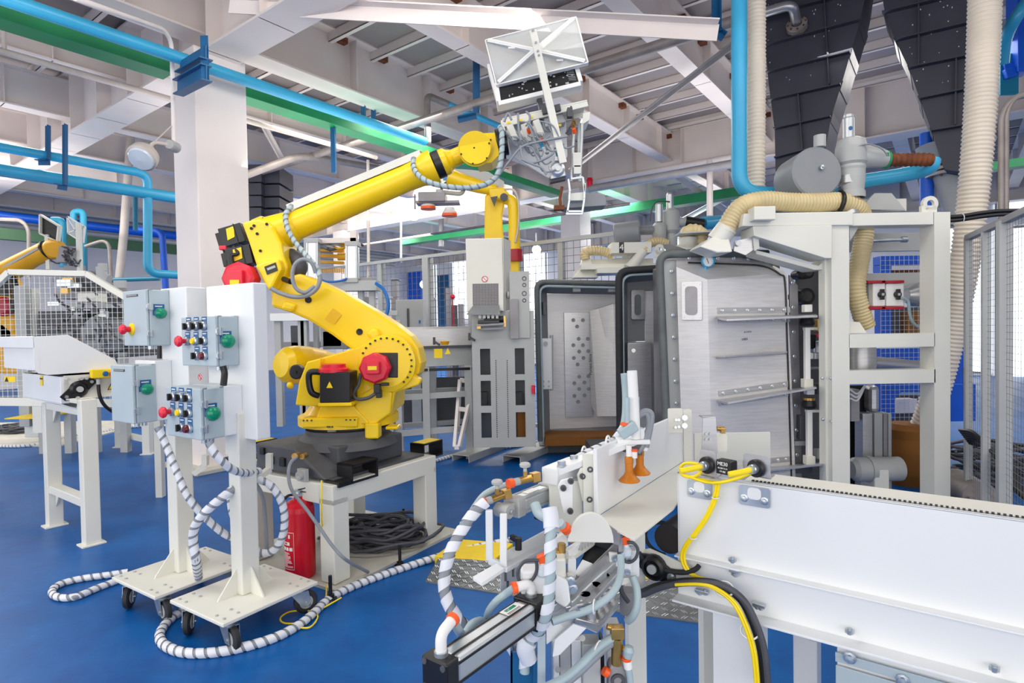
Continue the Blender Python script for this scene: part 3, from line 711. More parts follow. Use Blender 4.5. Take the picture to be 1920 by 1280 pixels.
# body channel
mb = MB()
p0, p1 = g(318, 640, 0), g(815, 530, 0); p2, p3 = g(350, 740, 0), g(838, 610, 0)
for dy in (.0, .19): mb.prism([p0 + Y * dy, p1 + Y * dy, p1.lerp(p3, .35) + Y * dy, p0.lerp(p2, .4) + Y * dy], Y * .012)
mb.prism([p0, p1, p1 + Y * .2, p0 + Y * .2], Z * .012)
mb.prism([g(790, 600), g(835, 590), g(828, 640), g(785, 668)], Y * .2); mb.prism([p0, p2, p2 + Y * .2, p0 + Y * .2], -X * .012)
part('tool_channel', mb, 'cream', gt, .003)
mb = MB().prism([g(318, 640, .16), g(350, 740, .16), g(372, 850, .16), g(590, 980, .16), g(700, 850, .16), g(690, 640, .16)], Y * .02)
part('back_plate', mb, 'white', gt, .003)
mb = MB().prism([g(555, 590, .03), g(655, 565, .03), g(690, 650, .03), g(570, 680, .03)], Y * .1); part('cross_member', mb, 'lgrey', gt, .004)
mb = MB().prism([g(520, 510, .03), g(548, 503, .03), g(570, 600, .03), g(543, 606, .03)], Y * .06); mb.prism([g(548, 565, -.03), g(580, 556, -.03), g(588, 596, -.03), g(556, 604, -.03)], Y * .04); mb.prism([g(625, 550, -.03), g(655, 542, -.03), g(663, 580, -.03), g(633, 588, -.03)], Y * .04)
part('hinge_block', mb, 'dark', gt, .003)
for i, (x, y) in enumerate(((355, 655), (425, 640), (488, 622), (655, 670), (610, 712))): part('yellow_tag', MB().box(g(x, y, -.012), (.022, .004, .014)), 'safety', gt)
for i, (x, y, h) in enumerate(((372, 715, 80), (455, 715, 95), (525, 690, 90))):
    vb = MB(); dd = (g(x + 22, y + h * .5, -.04) - g(x - 12, y - h * .5, -.04)); vb.bar(g(x - 12, y - h * .5, -.05), g(x + 22, y + h * .5, -.05), .045, .05, Y)
    vb.bar(g(x - 30, y - h * .1, -.04), g(x, y + h * .3, -.04), .03, .04, Y)
    v_ = part('valve_block', vb, 'cream', gt, .004); part('valve_cap', MB().box(g(x + 18, y + h * .4, -.08), (.035, .02, .03)), 'lgrey', v_, .003)
for (x, y, mat) in ((545, 750, 'orange'), (735, 690, 'orange'), (545, 775, 'blue'), (560, 800, 'paper'), (470, 690, 'orange'), (505, 735, 'paper'), (640, 830, 'teal'), (555, 760, 'orange'), (730, 665, 'brass'), (735, 640, 'brass'), (605, 790, 'paper')):
    part('push_fitting', MB().cyl(g(x, y, -.1), g(x + 8, y + 26, -.08), .014, 10), mat, gt)
rnd = random.Random(11)
mb = MB()
for i in range(14):
    x0, y0 = 330 + rnd.random() * 300, 640 + rnd.random() * 160; x1, y1 = x0 + 60 + rnd.random() * 160, y0 + 30 + rnd.random() * 120
    dy = -.06 - .08 * rnd.random()
    mb.tube(cr([g(x0, y0, dy), g((x0 + x1) / 2 - 30, y0 - 20 + 80 * rnd.random(), dy - .03), g((x0 + x1) / 2 + 30, y1 + 30 * rnd.random(), dy), g(min(x1, 740), y1, dy)], 6), .0055, 6)
for pts in ([(300, 960), (360, 880), (430, 800), (520, 770), (620, 750), (700, 735)], [(425, 790), (440, 870), (500, 890), (580, 860), (620, 830)], [(430, 870), (500, 900), (550, 920), (575, 960)], [(330, 650), (350, 600), (372, 640)], [(410, 600), (415, 700), (430, 760)], [(455, 590), (480, 620), (470, 690)]):
    mb.tube(cr([g(x, y, -.14) for x, y in pts], 6), .008, 7)
part('air_tubes', mb, 'cable', gt, kind='stuff')
# lower fingers
mb = MB()
for x0, x1 in ((738, 722), (785, 772)): mb.tube([g(x0, 660, -.02), g(x1, 1000, -.02)], .012, 10)
mb.tube([g(770, 660, .1), g(760, 990, .1)], .012, 10)
part('guide_rod', mb, 'alu', gt)
mb = MB()
for (x, y, w_, h_) in ((752, 880, .055, .1), (755, 935, .05, .06)): mb.box(g(x, y, -.03), (w_, .06, h_))
part('finger_cylinder', mb, 'cream', gt, .004)
part('lift_rod', MB().tube([g(720, 560, -.05), g(735, 650, -.06), g(690, 720, -.06)], .007, 6).box(g(712, 600, -.04), (.035, .05, .06)), 'dark', gt)
mb = MB(); q = [g(590, 900, -.06), g(675, 880, -.06), g(690, 965, -.06), g(605, 985, -.06)]; mb.prism(q, Y * .05); mb.lathe(g(640, 930, -.06), -Y, [(.05, 0), (.05, .02), (.035, .03), (.02, .03), (.02, .05), (0, .05)], 18); mb.box(g(645, 870, -.08), (.05, .04, .03)); part('vacuum_flange', mb, 'alu', gt, .003)
mb = MB().prism([g(595, 985, -.03), g(690, 965, -.03), g(690, 985, -.03), g(600, 1005, -.03)], Y * .06); part('flange_seal', mb, 'dark', gt)
mb = MB(); mb.prism([g(705, 1070, -.05), g(800, 1060, -.05), g(798, 1110, -.05), g(707, 1112, -.05)], Y * .12); part('finger_bridge', mb, 'cream', gt, .003)
mb = MB().prism([g(672, 1068, .0), g(705, 1060, .0), g(905, 1072, .0), g(925, 1090, .0), g(925, 1140, .0), g(700, 1155, .0), g(672, 1150, .0)], Y * .16); part('brick_clamp', mb, 'grey', gt, .004)
mb = MB()
for pts in ([(712, 1060), (710, 1110), (698, 1185)], [(800, 1010), (798, 1100), (785, 1185)], [(690, 1190), (790, 1190)], [(695, 1175), (785, 1175)], [(705, 985), (715, 1060)], [(720, 985), (790, 975)], [(790, 975), (800, 1060)]):
    for p, q in zip(pts, pts[1:]): mb.bar(g(*p, -.07), g(*q, -.07), .014, .014)
part('finger_frame', mb, 'alu', gt, .002)
part('hook', MB().tube([g(668, 1030, -.03), g(655, 1100, -.03), g(660, 1150, -.03)], .01, 8).box(g(650, 1155, -.03), (.07, .05, .03)), 'rust', gt)
# ================================================================ two control carts
A3 = V((.545, .839, 0)); B3 = V((-.839, .545, 0))
def corner_box(px, yt, yb, Zd, pxl, pxr, a=None, b=None):
    """box seen by its near vertical edge: returns foot, left vector, right vector, height"""
    a = a or A3; b = b or B3
    t = P(px, yt, Zd); f = P(px, yb, Zd); f = V((t.x, t.y, f.z))
    l = along(f, b, pxl) - f; r = along(f, a, pxr) - f
    return f, l, r, t.z - f.z
def on_face(o, u, v, s, t, n, lift=0): return o + u * s + v * t + n * lift
def caster(par, c, yaw):
    d = V((cos(yaw), sin(yaw), 0)); s = V((-d.y, d.x, 0)); wc = V((c.x, c.y, .062)) + d * .035
    mb = MB().m('zinc').box(V((c.x, c.y, .142)), (.09, .075, .008), d, s).lathe(V((c.x, c.y, .118)), Z, [(.03, 0), (.036, .02)], 14)
    for k in (-1, 1):
        mb.prism([wc + s * k * .024 + d * .022 - Z * .02, wc + s * k * .024 - d * .022 - Z * .02, V((c.x, c.y, .122)) + s * k * .026 - d * .045, V((c.x, c.y, .122)) + s * k * .026 + d * .045], s * k * .003)
    mb.box(V((c.x, c.y, .122)), (.09, .056, .006), d, s); mb.cyl(wc - s * .034, wc + s * .034, .008, 10)
    k = part('caster', mb, None, par)
    part('wheel', MB().lathe(wc - s * .016, s, [(.0, 0), (.05, 0), (.061, .006), (.062, .016), (.061, .026), (.05, .032), (0, .032)], 22), 'rubber', k)
    part('wheel_hub', MB().lathe(wc - s * .018, s, [(0, 0), (.034, 0), (.036, .004), (.036, .032), (.034, .036), (0, .036)], 16), 'lgrey', k)
def cart(label, near, la, lb, cable_holes=()):
    n = V((near.x, near.y, 0)); ctr = n + A3 * la / 2 + B3 * lb / 2
    t = thing('control_cart', label, 'cart', ctr)
    part('base_plate', MB().par(n + Z * .148, A3 * la, B3 * lb, Z * .018), 'cream', t, .004)
    for i, (a, b) in enumerate(((.07, .07), (la - .07, .07), (.07, lb - .07), (la - .07, lb - .07))):
        caster(t, n + A3 * a + B3 * b, (5.6, .6, 4.9, 2.6)[i])
    mb = MB()
    for a in (.03, .1, la - .1, la - .03):
        for b in (.04, .1, lb - .1, lb - .04): mb.cyl(n + A3 * a + B3 * b + Z * .166, n + A3 * a + B3 * b + Z * .171, .008, 6)
    part('bolts', mb, 'lgrey', t, kind='stuff')
    return t, ctr
def add_post(t, c, h, w=.098):
    part('post', MB().box(c + Z * (.166 + h / 2), (w, w, h), A3, B3), 'cream', t, .006)
    for d in (A3, -A3, B3, -B3):
        s = V((-d.y, d.x, 0)); e = c + d * w / 2 + Z * .166
        part('gusset', MB().prism([e - s * .004, e - s * .004 + d * .105, e - s * .004 + d * .098 + Z * .012, e - s * .004 + Z * .135], s * .008), 'cream', t)
def panel(t, f, l, r, h):
    part('panel', MB().par(f, l, r, Z * h), 'white', t, .006)
def selector(par, o, u, v, n, s=1.3):
    """selector switch on a blue legend plate; u right, v up, n out of the face"""
    mb = MB().m('plateb').par(o - u * .017 * s - v * .014 * s, u * .034 * s, v * .05 * s, n * .002).m('zinc').lathe(o + n * .002, n, [(.018 * s, 0), (.018 * s, .01), (.014 * s, .014), (0, .014)], 16)
    mb.m('paper').par(o - u * .012 * s + v * .026 * s + n * .002, u * .024 * s, v * .004 * s, n * .0006)
    k = part('selector_switch', mb, None, par)
    part('switch_knob', MB().lathe(o + n * .014, n, [(.011 * s, 0), (.011 * s, .008), (0, .008)], 12).box(o + n * .026 + u * .0, (.009 * s, .026 * s, .014), u, v, n), 'black', k, .001)
def push(par, o, u, v, n, mat, r=.014, h=.016, mush=False, plate=True):
    mb = MB(); r *= 1.3
    if plate: mb.m('plateb').par(o - u * .022 - v * .018, u * .044, v * .065, n * .002).m('paper').par(o - u * .015 + v * .034 + n * .002, u * .03, v * .005, n * .0006)
    mb.m('zinc').lathe(o + n * .002, n, [(.023, 0), (.023, .012), (.017, .016), (0, .016)], 16)
    k = part('push_button', mb, None, par)
    c = MB()
    if mush: c.lathe(o + n * .012, n, [(.012, 0), (.013, .02), (.026, .028), (.029, .038), (.022, .048), (0, .052)], 18)
    else: c.lathe(o + n * .014, n, [(r, 0), (r, h * .6), (r * .8, h), (0, h)], 16)
    part('button_cap', c, mat, k)
def dome(par, o, u, v, n, r=.036, flat=False):
    k = part('lamp_plate', MB().m('plateb').par(o - u * .036 - v * .012, u * .062, v * .062, n * .002).m('paper').par(o - u * .024 + v * .036 + n * .002, u * .038, v * .005, n * .0006).m('zinc').lathe(o + n * .002, n, [(r * .95, 0), (r * .95, .006), (0, .006)], 18), None, par)
    part('indicator_lamp', MB().lathe(o + n * .006, n, [(r * .92, 0), (r * .95, .012), (r * .8, .024), (r * .5, .031), (0, .034)], 20), 'greenl', k)
def latch(par, o, u, v, n):
    part('latch', MB().box(o + n * .004, (.03, .034, .008), u, v, n).box(o + n * .011 + u * .004, (.012, .04, .008), u, v, n).box(o + n * .008 - u * .016, (.01, .022, .014), u, v, n), 'zinc', par, .001)
def enclosure(name, label, t, f, l, r, h, kind, size=1.0):
    """grey box: f foot of the near edge, l along its door, r back to the panel"""
    e = thing(name, label, 'control box', f + (l + r) / 2)
    ln, rn = l.normalized(), r.normalized(); n = -rn; u = -ln; v = Z; m = -ln       # n out of the door; m out of the side
    part('box_body', MB().par(f + rn * .018, l, r - rn * .018, Z * h), 'boxg', e, .006)
    part('door', MB().par(f - ln * -.0 + Z * .0, l, rn * .016, Z * h), 'boxg', e, .005)
    ft = f + l                                           # left foot as seen from outside
    W = l.length; D = r.length
    F_ = lambda s, q: ft - l * s + Z * h * (1 - q)         # s from left, q from top, on the door
    S_ = lambda s, q: f + r * s + Z * h * (1 - q)
    for q in (.3, .78): latch(e, S_(.16, q), rn, Z, m)
    part('name_strip', MB().par(F_(.18, .07) , u * W * .5, -Z * h * .04, n * .002), 'black', e)
    mb = MB()
    for i in range(9): mb.par(F_(.2 + i * .05, .078) + n * .002, u * W * .034, -Z * h * .02, n * .0005)
    part('strip_print', mb, 'lgrey', e, kind='stuff')
    if kind == 'panel':
        for s in (.24, .47, .70): selector(e, F_(s, .19), u, v, n)
        push(e, F_(.20, .49), u, v, n, 'red', mush=True); push(e, F_(.45, .49), u, v, n, 'safety', .013, .014); selector(e, F_(.70, .49), u, v, n)
        selector(e, F_(.47, .79), u, v, n); push(e, F_(.70, .79), u, v, n, 'maroon', .015, .02)
        dome(e, S_(.46, .5), rn, Z, m)
    else:
        dome(e, S_(.56, .42), rn, Z, m, .032)
        if kind == 'stop':
            o = F_(.38, .7); k = part('stop_collar', MB().lathe(o, n, [(.0, .0), (.034, 0), (.034, .005), (.02, .012), (0, .012)], 20), 'safety', e)
            part('stop_button', MB().lathe(o + n * .01, n, [(.015, 0), (.016, .02), (.026, .03), (.028, .04), (.02, .052), (0, .056)], 20), 'red', e)
    mb = MB()
    for s in (.3, .6): mb.cyl(S_(s, 1) - m * .04, S_(s, 1) - m * .04 - Z * .02, .014, 8)
    for s in (.2, .9): mb.box(S_(s, 0) + Z * .0 - m * .015, (.02, .03, .006), rn, m)
    part('fittings', mb, 'zinc', e, kind='stuff')
    return e
near1 = G(418, 1170, .166)
c1, ctr1 = cart('pale wheeled cart with two button boxes, nearer of the two carts', near1, .53, .47)
add_post(c1, ctr1, .93)
f, l, r, h = corner_box(474, 529, 826, 2.92, 394, 508); panel(c1, f, l, r, h)
part('post_bracket', MB().par(f + l * .3 + r * .1 - Z * .1, l * .4, r * .8, Z * .12), 'cream', c1)
pc1 = V((f.x, f.y, 0))
def box_on(pc, pxe, pxn, pxl, yt, yb, pxs=None):
    e = along(pc, B3, pxe); q = along(e, A3, pxn)
    t = P(pxn, yt, q.y); b = P(pxn, yb, q.y); fo = V((q.x, q.y, b.z)); hh = t.z - b.z
    lv = along(q, B3, pxl) - q; rv = e - q
    sp = None
    if pxs: s = along(q, A3, pxs); sp = (V((s.x, s.y, b.z)), e - s, hh); rv = s - q
    return fo, lv, rv, hh, sp
fo, lv, rv, hh, _ = box_on(pc1, 463, 420, 356, 592, 687); b1 = enclosure('control_box', 'upper grey button box on the nearer cart, under the robot elbow', c1, fo, lv, rv, hh, 'panel')
fo, lv, rv, hh, sp = box_on(pc1, 469, 389, 325, 729, 826, 433); b2 = enclosure('control_box', 'lower grey button box on the nearer cart, in front of the spacer', c1, fo, lv, rv, hh, 'panel')
part('spacer_box', MB().par(sp[0] + lv * .04, lv * .9, sp[1], Z * sp[2]), 'white', c1, .004)
# duct between the two boxes, print on the panel
mb = MB().tube(cr([P(418, 686, 2.86), P(421, 700, 2.86), P(419, 722, 2.84)], 5), .016, 10); part('cable_duct', mb, 'black', c1)
q = along(pc1, B3, 389); q = V((q.x, q.y, P(389, 706, q.y).z)) - A3 * .002
part('ban_sign', MB().m('paper').lathe(q, -A3, [(0, .0), (.017, 0), (.017, .001), (0, .001)], 20).m('red').tube([q - A3 * .002 + (B3 * cos(t) + Z * sin(t)) * .0155 for t in [2 * pi * i / 18 for i in range(18)]], .002, 4, True).bar(q - A3 * .002 + (B3 + Z) * .010, q - A3 * .002 - (B3 + Z) * .010, .003, .002, A3).m('black').box(q - A3 * .0015, (.001, .006, .018), A3, B3), None, c1)
near2 = G(290, 1119, .166)
c2, ctr2 = cart('pale wheeled cart with two plain grey boxes, behind the button cart', near2, .53, .47)
add_post(c2, ctr2, .86)
f, l, r, h = corner_box(348, 537, 800, 3.2, 308, 394); panel(c2, f, l, r, h); pc2 = V((f.x, f.y, 0))
fo, lv, rv, hh, _ = box_on(pc2, 335, 291, 248, 542, 648); b3 = enclosure('control_box', 'upper grey box with a red and yellow stop button', c2, fo, lv, rv, hh, 'stop')
fo, lv, rv, hh, sp = box_on(pc2, 337, 262, 221, 685, 795, 306); b4 = enclosure('control_box', 'plain lower grey box with a green lamp, beside the warning triangle', c2, fo, lv, rv, hh, 'plain')
part('spacer_box', MB().par(sp[0] + lv * .04, lv * .9, sp[1], Z * (sp[2] + .02)), 'white', c2, .004)
mb = MB().tube([P(299, 648, 3.1), P(299, 672, 3.1)], .012, 8); part('cable_duct', mb, 'black', c2)
# extra spiral-wrapped cables
def spiral(label, pts, r=.017, group=None, k=8, pitch=.05, width=.036, base="cable"):
    c = cr(pts, k); t = thing('spiral_cable', label, 'cable', c[0], group)
    part('cable_core', MB().tube(c, r, 9), base, t)
    part('spiral_wrap', MB().wrap(c, r, pitch, width, .0025), 'wrapw', t); return t
def fl(px, py, z=.02): return G(px, py, z)
spiral('spiral cable looping on the blue floor out of the far cart', [fl(240, 1072), fl(200, 1078), fl(150, 1085), fl(112, 1095), fl(97, 1108), fl(108, 1119), fl(140, 1119), fl(180, 1103), fl(215, 1090), fl(250, 1076)])
spiral('long spiral cable curving over the floor past the front casters', [fl(352, 1142), fl(330, 1152), fl(308, 1172), fl(299, 1193), fl(310, 1210), fl(345, 1223), fl(400, 1223), fl(460, 1212), fl(520, 1193), fl(565, 1168), fl(592, 1145), fl(612, 1126), fl(650, 1104), fl(700, 1084), fl(760, 1063), fl(826, 1042, .03), fl(880, 1028, .05), fl(960, 1012, .06)], .02)
spiral('spiral cable hanging from the far cart and swinging behind the post', [P(296, 800, 3.12), P(312, 835, 3.12), P(330, 880, 3.1), P(352, 930, 3.08), P(385, 970, 3.1), P(420, 1000, 3.15), P(440, 1008, 3.2)], .017)
spiral('spiral cable bowed from the far cart plate up to the near post', [fl(372, 1082, .19), P(368, 1050, 2.96), P(362, 1015, 2.95), P(366, 985, 2.94), P(390, 955, 2.93), P(420, 930, 2.95), P(438, 916, 2.98)], .02)
spiral('spiral cable leaving the lower button box towards the robot base', [P(392, 828, 2.78), P(402, 848, 2.78), P(420, 868, 2.8), P(440, 882, 2.86), P(465, 886, 2.98), P(486, 882, 3.1)], .017)
spiral('round spiral cable loop hanging between near post and extinguisher', [P(482, 897, 3.1), P(508, 910, 3.12), P(528, 940, 3.14), P(534, 975, 3.15), P(528, 1010, 3.16), P(510, 1034, 3.16), P(484, 1034, 3.15), P(455, 1005, 3.15), P(436, 960, 3.15), P(432, 925, 3.15)], .018)
mb = MB().tube(cr([P(478, 905, 3.2), P(492, 930, 3.22), P(497, 970, 3.25), P(500, 1030, 3.25)], 6), .012, 8); solo('hanging_cable', 'plain grey cable hanging behind the near cart post', 'cable', mb, 'cable')
# bracket arms behind the posts
for (pp, lab) in (([P(385, 853, 3.35), P(385, 872, 3.35), P(362, 888, 3.32)], 'bent white cable arm on the far cart post'), ([P(505, 850, 3.2), P(505, 880, 3.2), P(483, 895, 3.1)], 'bent white cable arm on the near cart post')):
    mb = MB()
    for a, b in zip(pp, pp[1:]): mb.bar(a, b, .03, .03)
    solo('cable_bracket', lab, 'bracket', mb, 'cream')
# ================================================================ outfeed conveyor at the left
oc = thing('outfeed_conveyor', 'short white outfeed conveyor with a guard plate beside the grey boxes', 'conveyor', G(140, 1000))
lg = {}
for k, (px, py, yt) in enumerate(((172, 1020, 745), (103, 985, 752))):
    f = G(px, py); f = V((f.x, f.y, 0)); top = P(px - 2, yt, f.y).z; lg[k] = f
    part('leg', MB().box(f + Z * (top / 2), (.1, .085, top - .02), A, B), 'cream', oc, .006)
    ft = part('foot_plate', MB().box(f + Z * .006, (.15, .12, .012), A, B), 'cream', oc, .002)
for z in (.30, .96): part('cross_bar', MB().bar(lg[0] + Z * z, lg[1] + Z * z, .08, .06), 'cream', oc, .004)
for s, o in ((1, lg[0]), (0, lg[1])):
    d = (lg[1] - lg[0]).normalized() * (1 if s else -1)
    for z in (.27, .93): part('gusset', MB().prism([o + d * .05 + Z * z - A * .004, o + d * .13 + Z * z - A * .004, o + d * .05 + Z * (z - .11) - A * .004], A * .008), 'cream', oc)
ec = P(113, 706, 4.12); zb = P(113, 757, 4.12).z; zt = ec.z
lB = along(ec, B, 42) - ec
o = V((ec.x, ec.y, zb))
mb = MB().par(o, lB, A * .05, Z * (zt - zb)); mb.prism([o, o + lB, o + lB + A * .1 - Z * .03, o + A * .1 - Z * .05], Z * -.006)
mb.par(o + Z * (zt - zb - .006), lB, A * .25, Z * .006)
part('end_hood', mb, 'white', oc, .004)
mb = MB().prism([o + Z * -.002, o + A * .12 - Z * .055, o + A * .12 - Z * .06, o - Z * .008], B * .006); part('hood_lip', mb, 'white', oc)
er = along(ec, A, 300); rl = er - ec
part('side_rail', MB().par(V((ec.x, ec.y, P(113, 750, 4.12).z)) + A * .02, rl, B * .01, Z * .17), 'cream', oc)
mb = MB().par(V((ec.x, ec.y, P(113, 750, 4.12).z)) + A * .02 - B * .04, rl, B * .05, Z * .008); part('rail_flange', mb, 'cream', oc)
part('belt', MB().par(V((ec.x, ec.y, P(113, 706, 4.12).z)) + B * .03 + A * .05, rl, lB * .85, Z * -.02), 'belt', oc)
part('side_rail', MB().par(V((ec.x, ec.y, P(113, 750, 4.12).z)) + A * .02 + lB * .95, rl, B * .01, Z * .17), 'cream', oc)
bc = along(ec, A, 145); bc = V((bc.x, bc.y, P(145, 729, bc.y).z)) - B * .012
mb = MB().lathe(bc, -B, [(.058, 0), (.058, .012), (.05, .02), (.042, .03), (.03, .03), (.03, .02), (.02, .02), (.02, .03), (0, .032)], 20)
dd = (A * .85 + Z * .52).normalized()
mb.prism([bc + dd * .11 + (Z * .02 - A * .012), bc + Z * .055 - A * .02, bc - A * .05 + Z * .02, bc - dd * .11 + (Z * .012 - A * .02), bc - dd * .11 - (Z * .02 - A * .012), bc - Z * .055 + A * .02, bc + A * .05 - Z * .02, bc + dd * .11 - (Z * .012 - A * .02)], -B * .014)
bb = part('flange_bearing', mb, 'black', oc, .002)
part('shaft_end', MB().cyl(bc - B * .015, bc - B * .04, .021, 14), 'lgrey', bb)
part('bolts', MB().hexes([bc + dd * .09, bc - dd * .09], -B, .012, .025), 'zinc', bb, kind='stuff')
part('bolts', MB().hexes([along(bc + Z * .075, A, x) for x in (126, 150, 160)] + [along(bc - Z * .06, A, x) for x in (144,)], -B, .012, .03), 'lgrey', oc, kind='stuff')
# guard plate over the belt
gp = along(ec, A, 130); pl = lambda px, py: (lambda q: V((q.x, q.y, P(px, py, q.y).z)))(along(ec - B * .012, A, px))
mb = MB().prism([pl(*k) for k in ((64, 631), (130, 627), (217, 674), (222, 684), (221, 690), (162, 698), (89, 703), (72, 700), (65, 692))], B * .008)
part('guard_plate', mb, 'white', oc, .002)
q0 = pl(64, 651) ; 
mb = MB().prism([pl(64, 631), pl(64, 652), pl(64, 652) + along(ec, B, 3) - ec - (along(ec, B, 64) - ec) * 0, pl(64, 631) + (along(ec, B, 3) - ec)], Z * .004 + A * .006)
part('guard_flap', mb, 'white', oc)
mb = MB().par(pl(64, 696) + A * .03, (along(ec, B, 5) - along(ec, B, 64)), A * .006, Z * .16); part('guard_wing', mb, 'white', oc, .002)
sp = pl(76, 712); sq = along(ec, B, 76); sq = V((sq.x, sq.y, P(76, 722, sq.y).z)) - A * .003
s_ = part('caution_sticker', MB().m('safety').par(sq, B * -.06, -A * .001, Z * .075).m('black').par(sq - A * .002 + Z * .045, B * -.06, -A * .0006, Z * .012), None, oc)
es = pl(192, 701) - B * .03
k = part('pull_switch', MB().par(pl(167, 709) - B * .05, pl(216, 707) - pl(167, 709), B * .045, Z * .065), 'safety', oc, .006)
part('reset_knob', MB().lathe(pl(193, 700) - B * .05, -B, [(.02, 0), (.016, .014), (0, .016)], 12), 'plateb', k); part('stop_knob', MB().lathe(pl(205, 700) - B * .05, -B + A * .4, [(.02, 0), (.026, .02), (.02, .035), (0, .037)], 14), 'red', k)
part('arm_tube', MB().cyl(pl(214, 698) - B * .03, pl(228, 696) - B * .03, .014, 8), 'safety', k)
part('cable_gland', MB().cyl(pl(181, 710) - B * .03, pl(181, 720) - B * .03, .014, 8), 'lgrey', k)
part('switch_cable', MB().tube(cr([pl(181, 720) - B * .03, pl(183, 742) - B * .03, pl(194, 762) - B * .03, pl(224, 782) - B * .02], 6), .012, 8), 'black', k)
a, b, c = pl(200, 731) - B * .002, pl(224, 728) - B * .002, pl(211, 711) - B * .002; m_ = (a + b + c) / 3
w_ = part('warning_triangle', MB().m('black').prism([a, b, c], -B * .002).m('safety').prism([q.lerp(m_, .2) - B * .002 for q in (a, b, c)], -B * .001).m('black').bar(m_ - B * .004 + Z * .02, m_ - B * .004 - Z * .012, .006, .002, B).bar(m_ - B * .004 - A * .012 - Z * .014, m_ - B * .004 + A * .014 + Z * .004, .005, .002, B), None, oc)
# ================================================================ chamfered mesh fence
FY = 5.35
def FP(px, py): return P(px, py, FY)
fe = thing('mesh_fence', 'cream fence panel with cut top corners behind the outfeed conveyor', 'fence', FP(120, 880))
top = [(-60, 585), (18, 510), (163, 513), (262, 573), (330, 615)]
out = [FP(*k) for k in top]
mb = MB()
for a, b in zip(out, out[1:]): mb.bar(a, b, .05, .05, Y)
part('top_rail', mb, 'cream', fe, .003)
bl, br = FP(-60, 752), FP(330, 757)
part('bottom_rail', MB().bar(bl, br, .06, .07), 'cream', fe, .003)
for q in (FP(-30, 760), FP(292, 780)): part('post', MB().box(V((q.x, q.y + .04, .6)), (.06, .06, 1.2)), 'cream', fe)
def topz(x):
    for a, b in zip(out, out[1:]):
        if a.x <= x <= b.x: return a.z + (b.z - a.z) * (x - a.x) / (b.x - a.x)
mb = MB(); x = out[0].x + .01
while x < out[-1].x:
    mb.tube([V((x, FY, topz(x))), V((x, FY, bl.z))], .0026, 3, cap=False); x += .0466
z = bl.z + .04
while z < out[1].z:
    xl, xr = out[0].x, out[-1].x
    if z > out[0].z: xl = out[0].x + (out[1].x - out[0].x) * (z - out[0].z) / (out[1].z - out[0].z)
    for a, b in ((out[3], out[4]), (out[2], out[3])):
        if b.z <= z <= a.z: xr = a.x + (b.x - a.x) * (a.z - z) / (a.z - b.z)
    if z > out[2].z: xr = out[2].x
    mb.tube([V((xl, FY, z)), V((xr, FY, z))], .0026, 3, cap=False); z += .0466
part('wire_mesh', mb, 'wire', fe, kind='stuff')
mb = MB().m('safety').par(FP(10, 716) - Y * .01, X * .1, Y * .003, Z * .05).m('black').prism([FP(11, 715) - Y * .013, FP(18, 715) - Y * .013, FP(14.5, 706) - Y * .013], -Y * .001); part('caution_plate', mb, None, fe)
# ================================================================ second robot behind the fence
r2 = thing('industrial_robot', 'far yellow robot behind the chamfered fence, arm reaching up', 'robot', P(20, 800, 8))
def S(px, py, d=0): return P(px, py, 8 + d)
part('forearm', MB().tube([S(-30, 528), S(10, 512), S(62, 482), S(88, 470)], [.17, .15, .125, .13], 16), 'yellow2', r2)
part('wrist_band', MB().tube([S(88, 470), S(91, 468.5)], .135, 16), 'black', r2)
part('wrist', MB().tube([S(91, 468), S(98, 467), S(113, 469)], [.115, .14, .12], 16).cyl(S(101, 468, -.13), S(101, 468, .13), .1, 16), 'yellow2', r2)
part('hose_rail', MB().bar(S(8, 503, -.1), S(75, 466, -.1), .08, .03), 'lgrey', r2)
part('lower_arm', MB().prism([S(-20, 500), S(8, 512), S(20, 540), S(30, 600), S(22, 640), S(-20, 655)], Y * .25), 'yellow2', r2, .03)
part('base_casting', MB().prism([S(-30, 606), S(4, 606), S(32, 628), S(38, 640), S(38, 700), S(-30, 700)], Y * .6), 'yellow2', r2, .02)
part('motor_cover', MB().lathe(S(12, 575, -.08), -Y, [(.13, 0), (.13, .08), (.1, .1), (0, .1)], 8), 'crimson', r2)
part('motor', MB().tube(cr([S(22, 520, -.1), S(30, 550, -.12), S(26, 585, -.12)], 5), .05, 8).box(S(3, 540, -.1), (.12, .1, .2)), 'black', r2)
g2 = thing('gripper_tool', 'far gripper with a dark plate and a clear plate on the second robot', 'gripper', S(125, 480))
part('dark_plate', MB().prism([S(77, 404), S(110, 425), S(110, 452), S(77, 436)], Y * .05), 'black', g2); 
mb = MB()
cs2 = [S(77, 403, -.01), S(112, 424, -.01), S(109, 453, -.01), S(77, 438, -.01)]
for a, b in zip(cs2, cs2[1:] + cs2[:1]): mb.bar(a, b, .02, .06, Y)
part('plate_rim', mb, 'cream', g2)
cs3 = [S(127, 406), S(159, 425), S(156, 455), S(128, 437)]
sh2 = part('clear_shield', MB().prism(cs3, Y * .02), 'plex', g2)
mb = MB()
for a, b in zip(cs3, cs3[1:] + cs3[:1]): mb.bar(a, b, .015, .03, Y)
mb.bar(cs3[0], cs3[2], .015, .03, Y); mb.bar(cs3[1], cs3[3], .015, .03, Y); part('shield_rim', mb, 'paper', sh2)
part('shield_post', MB().bar(S(147, 418, -.05), S(150, 508, -.05), .05, .05), 'cream', g2); part('shield_post', MB().bar(S(89, 440), S(92, 505), .05, .05), 'cream', g2)
mb = MB(); rnd = random.Random(4)
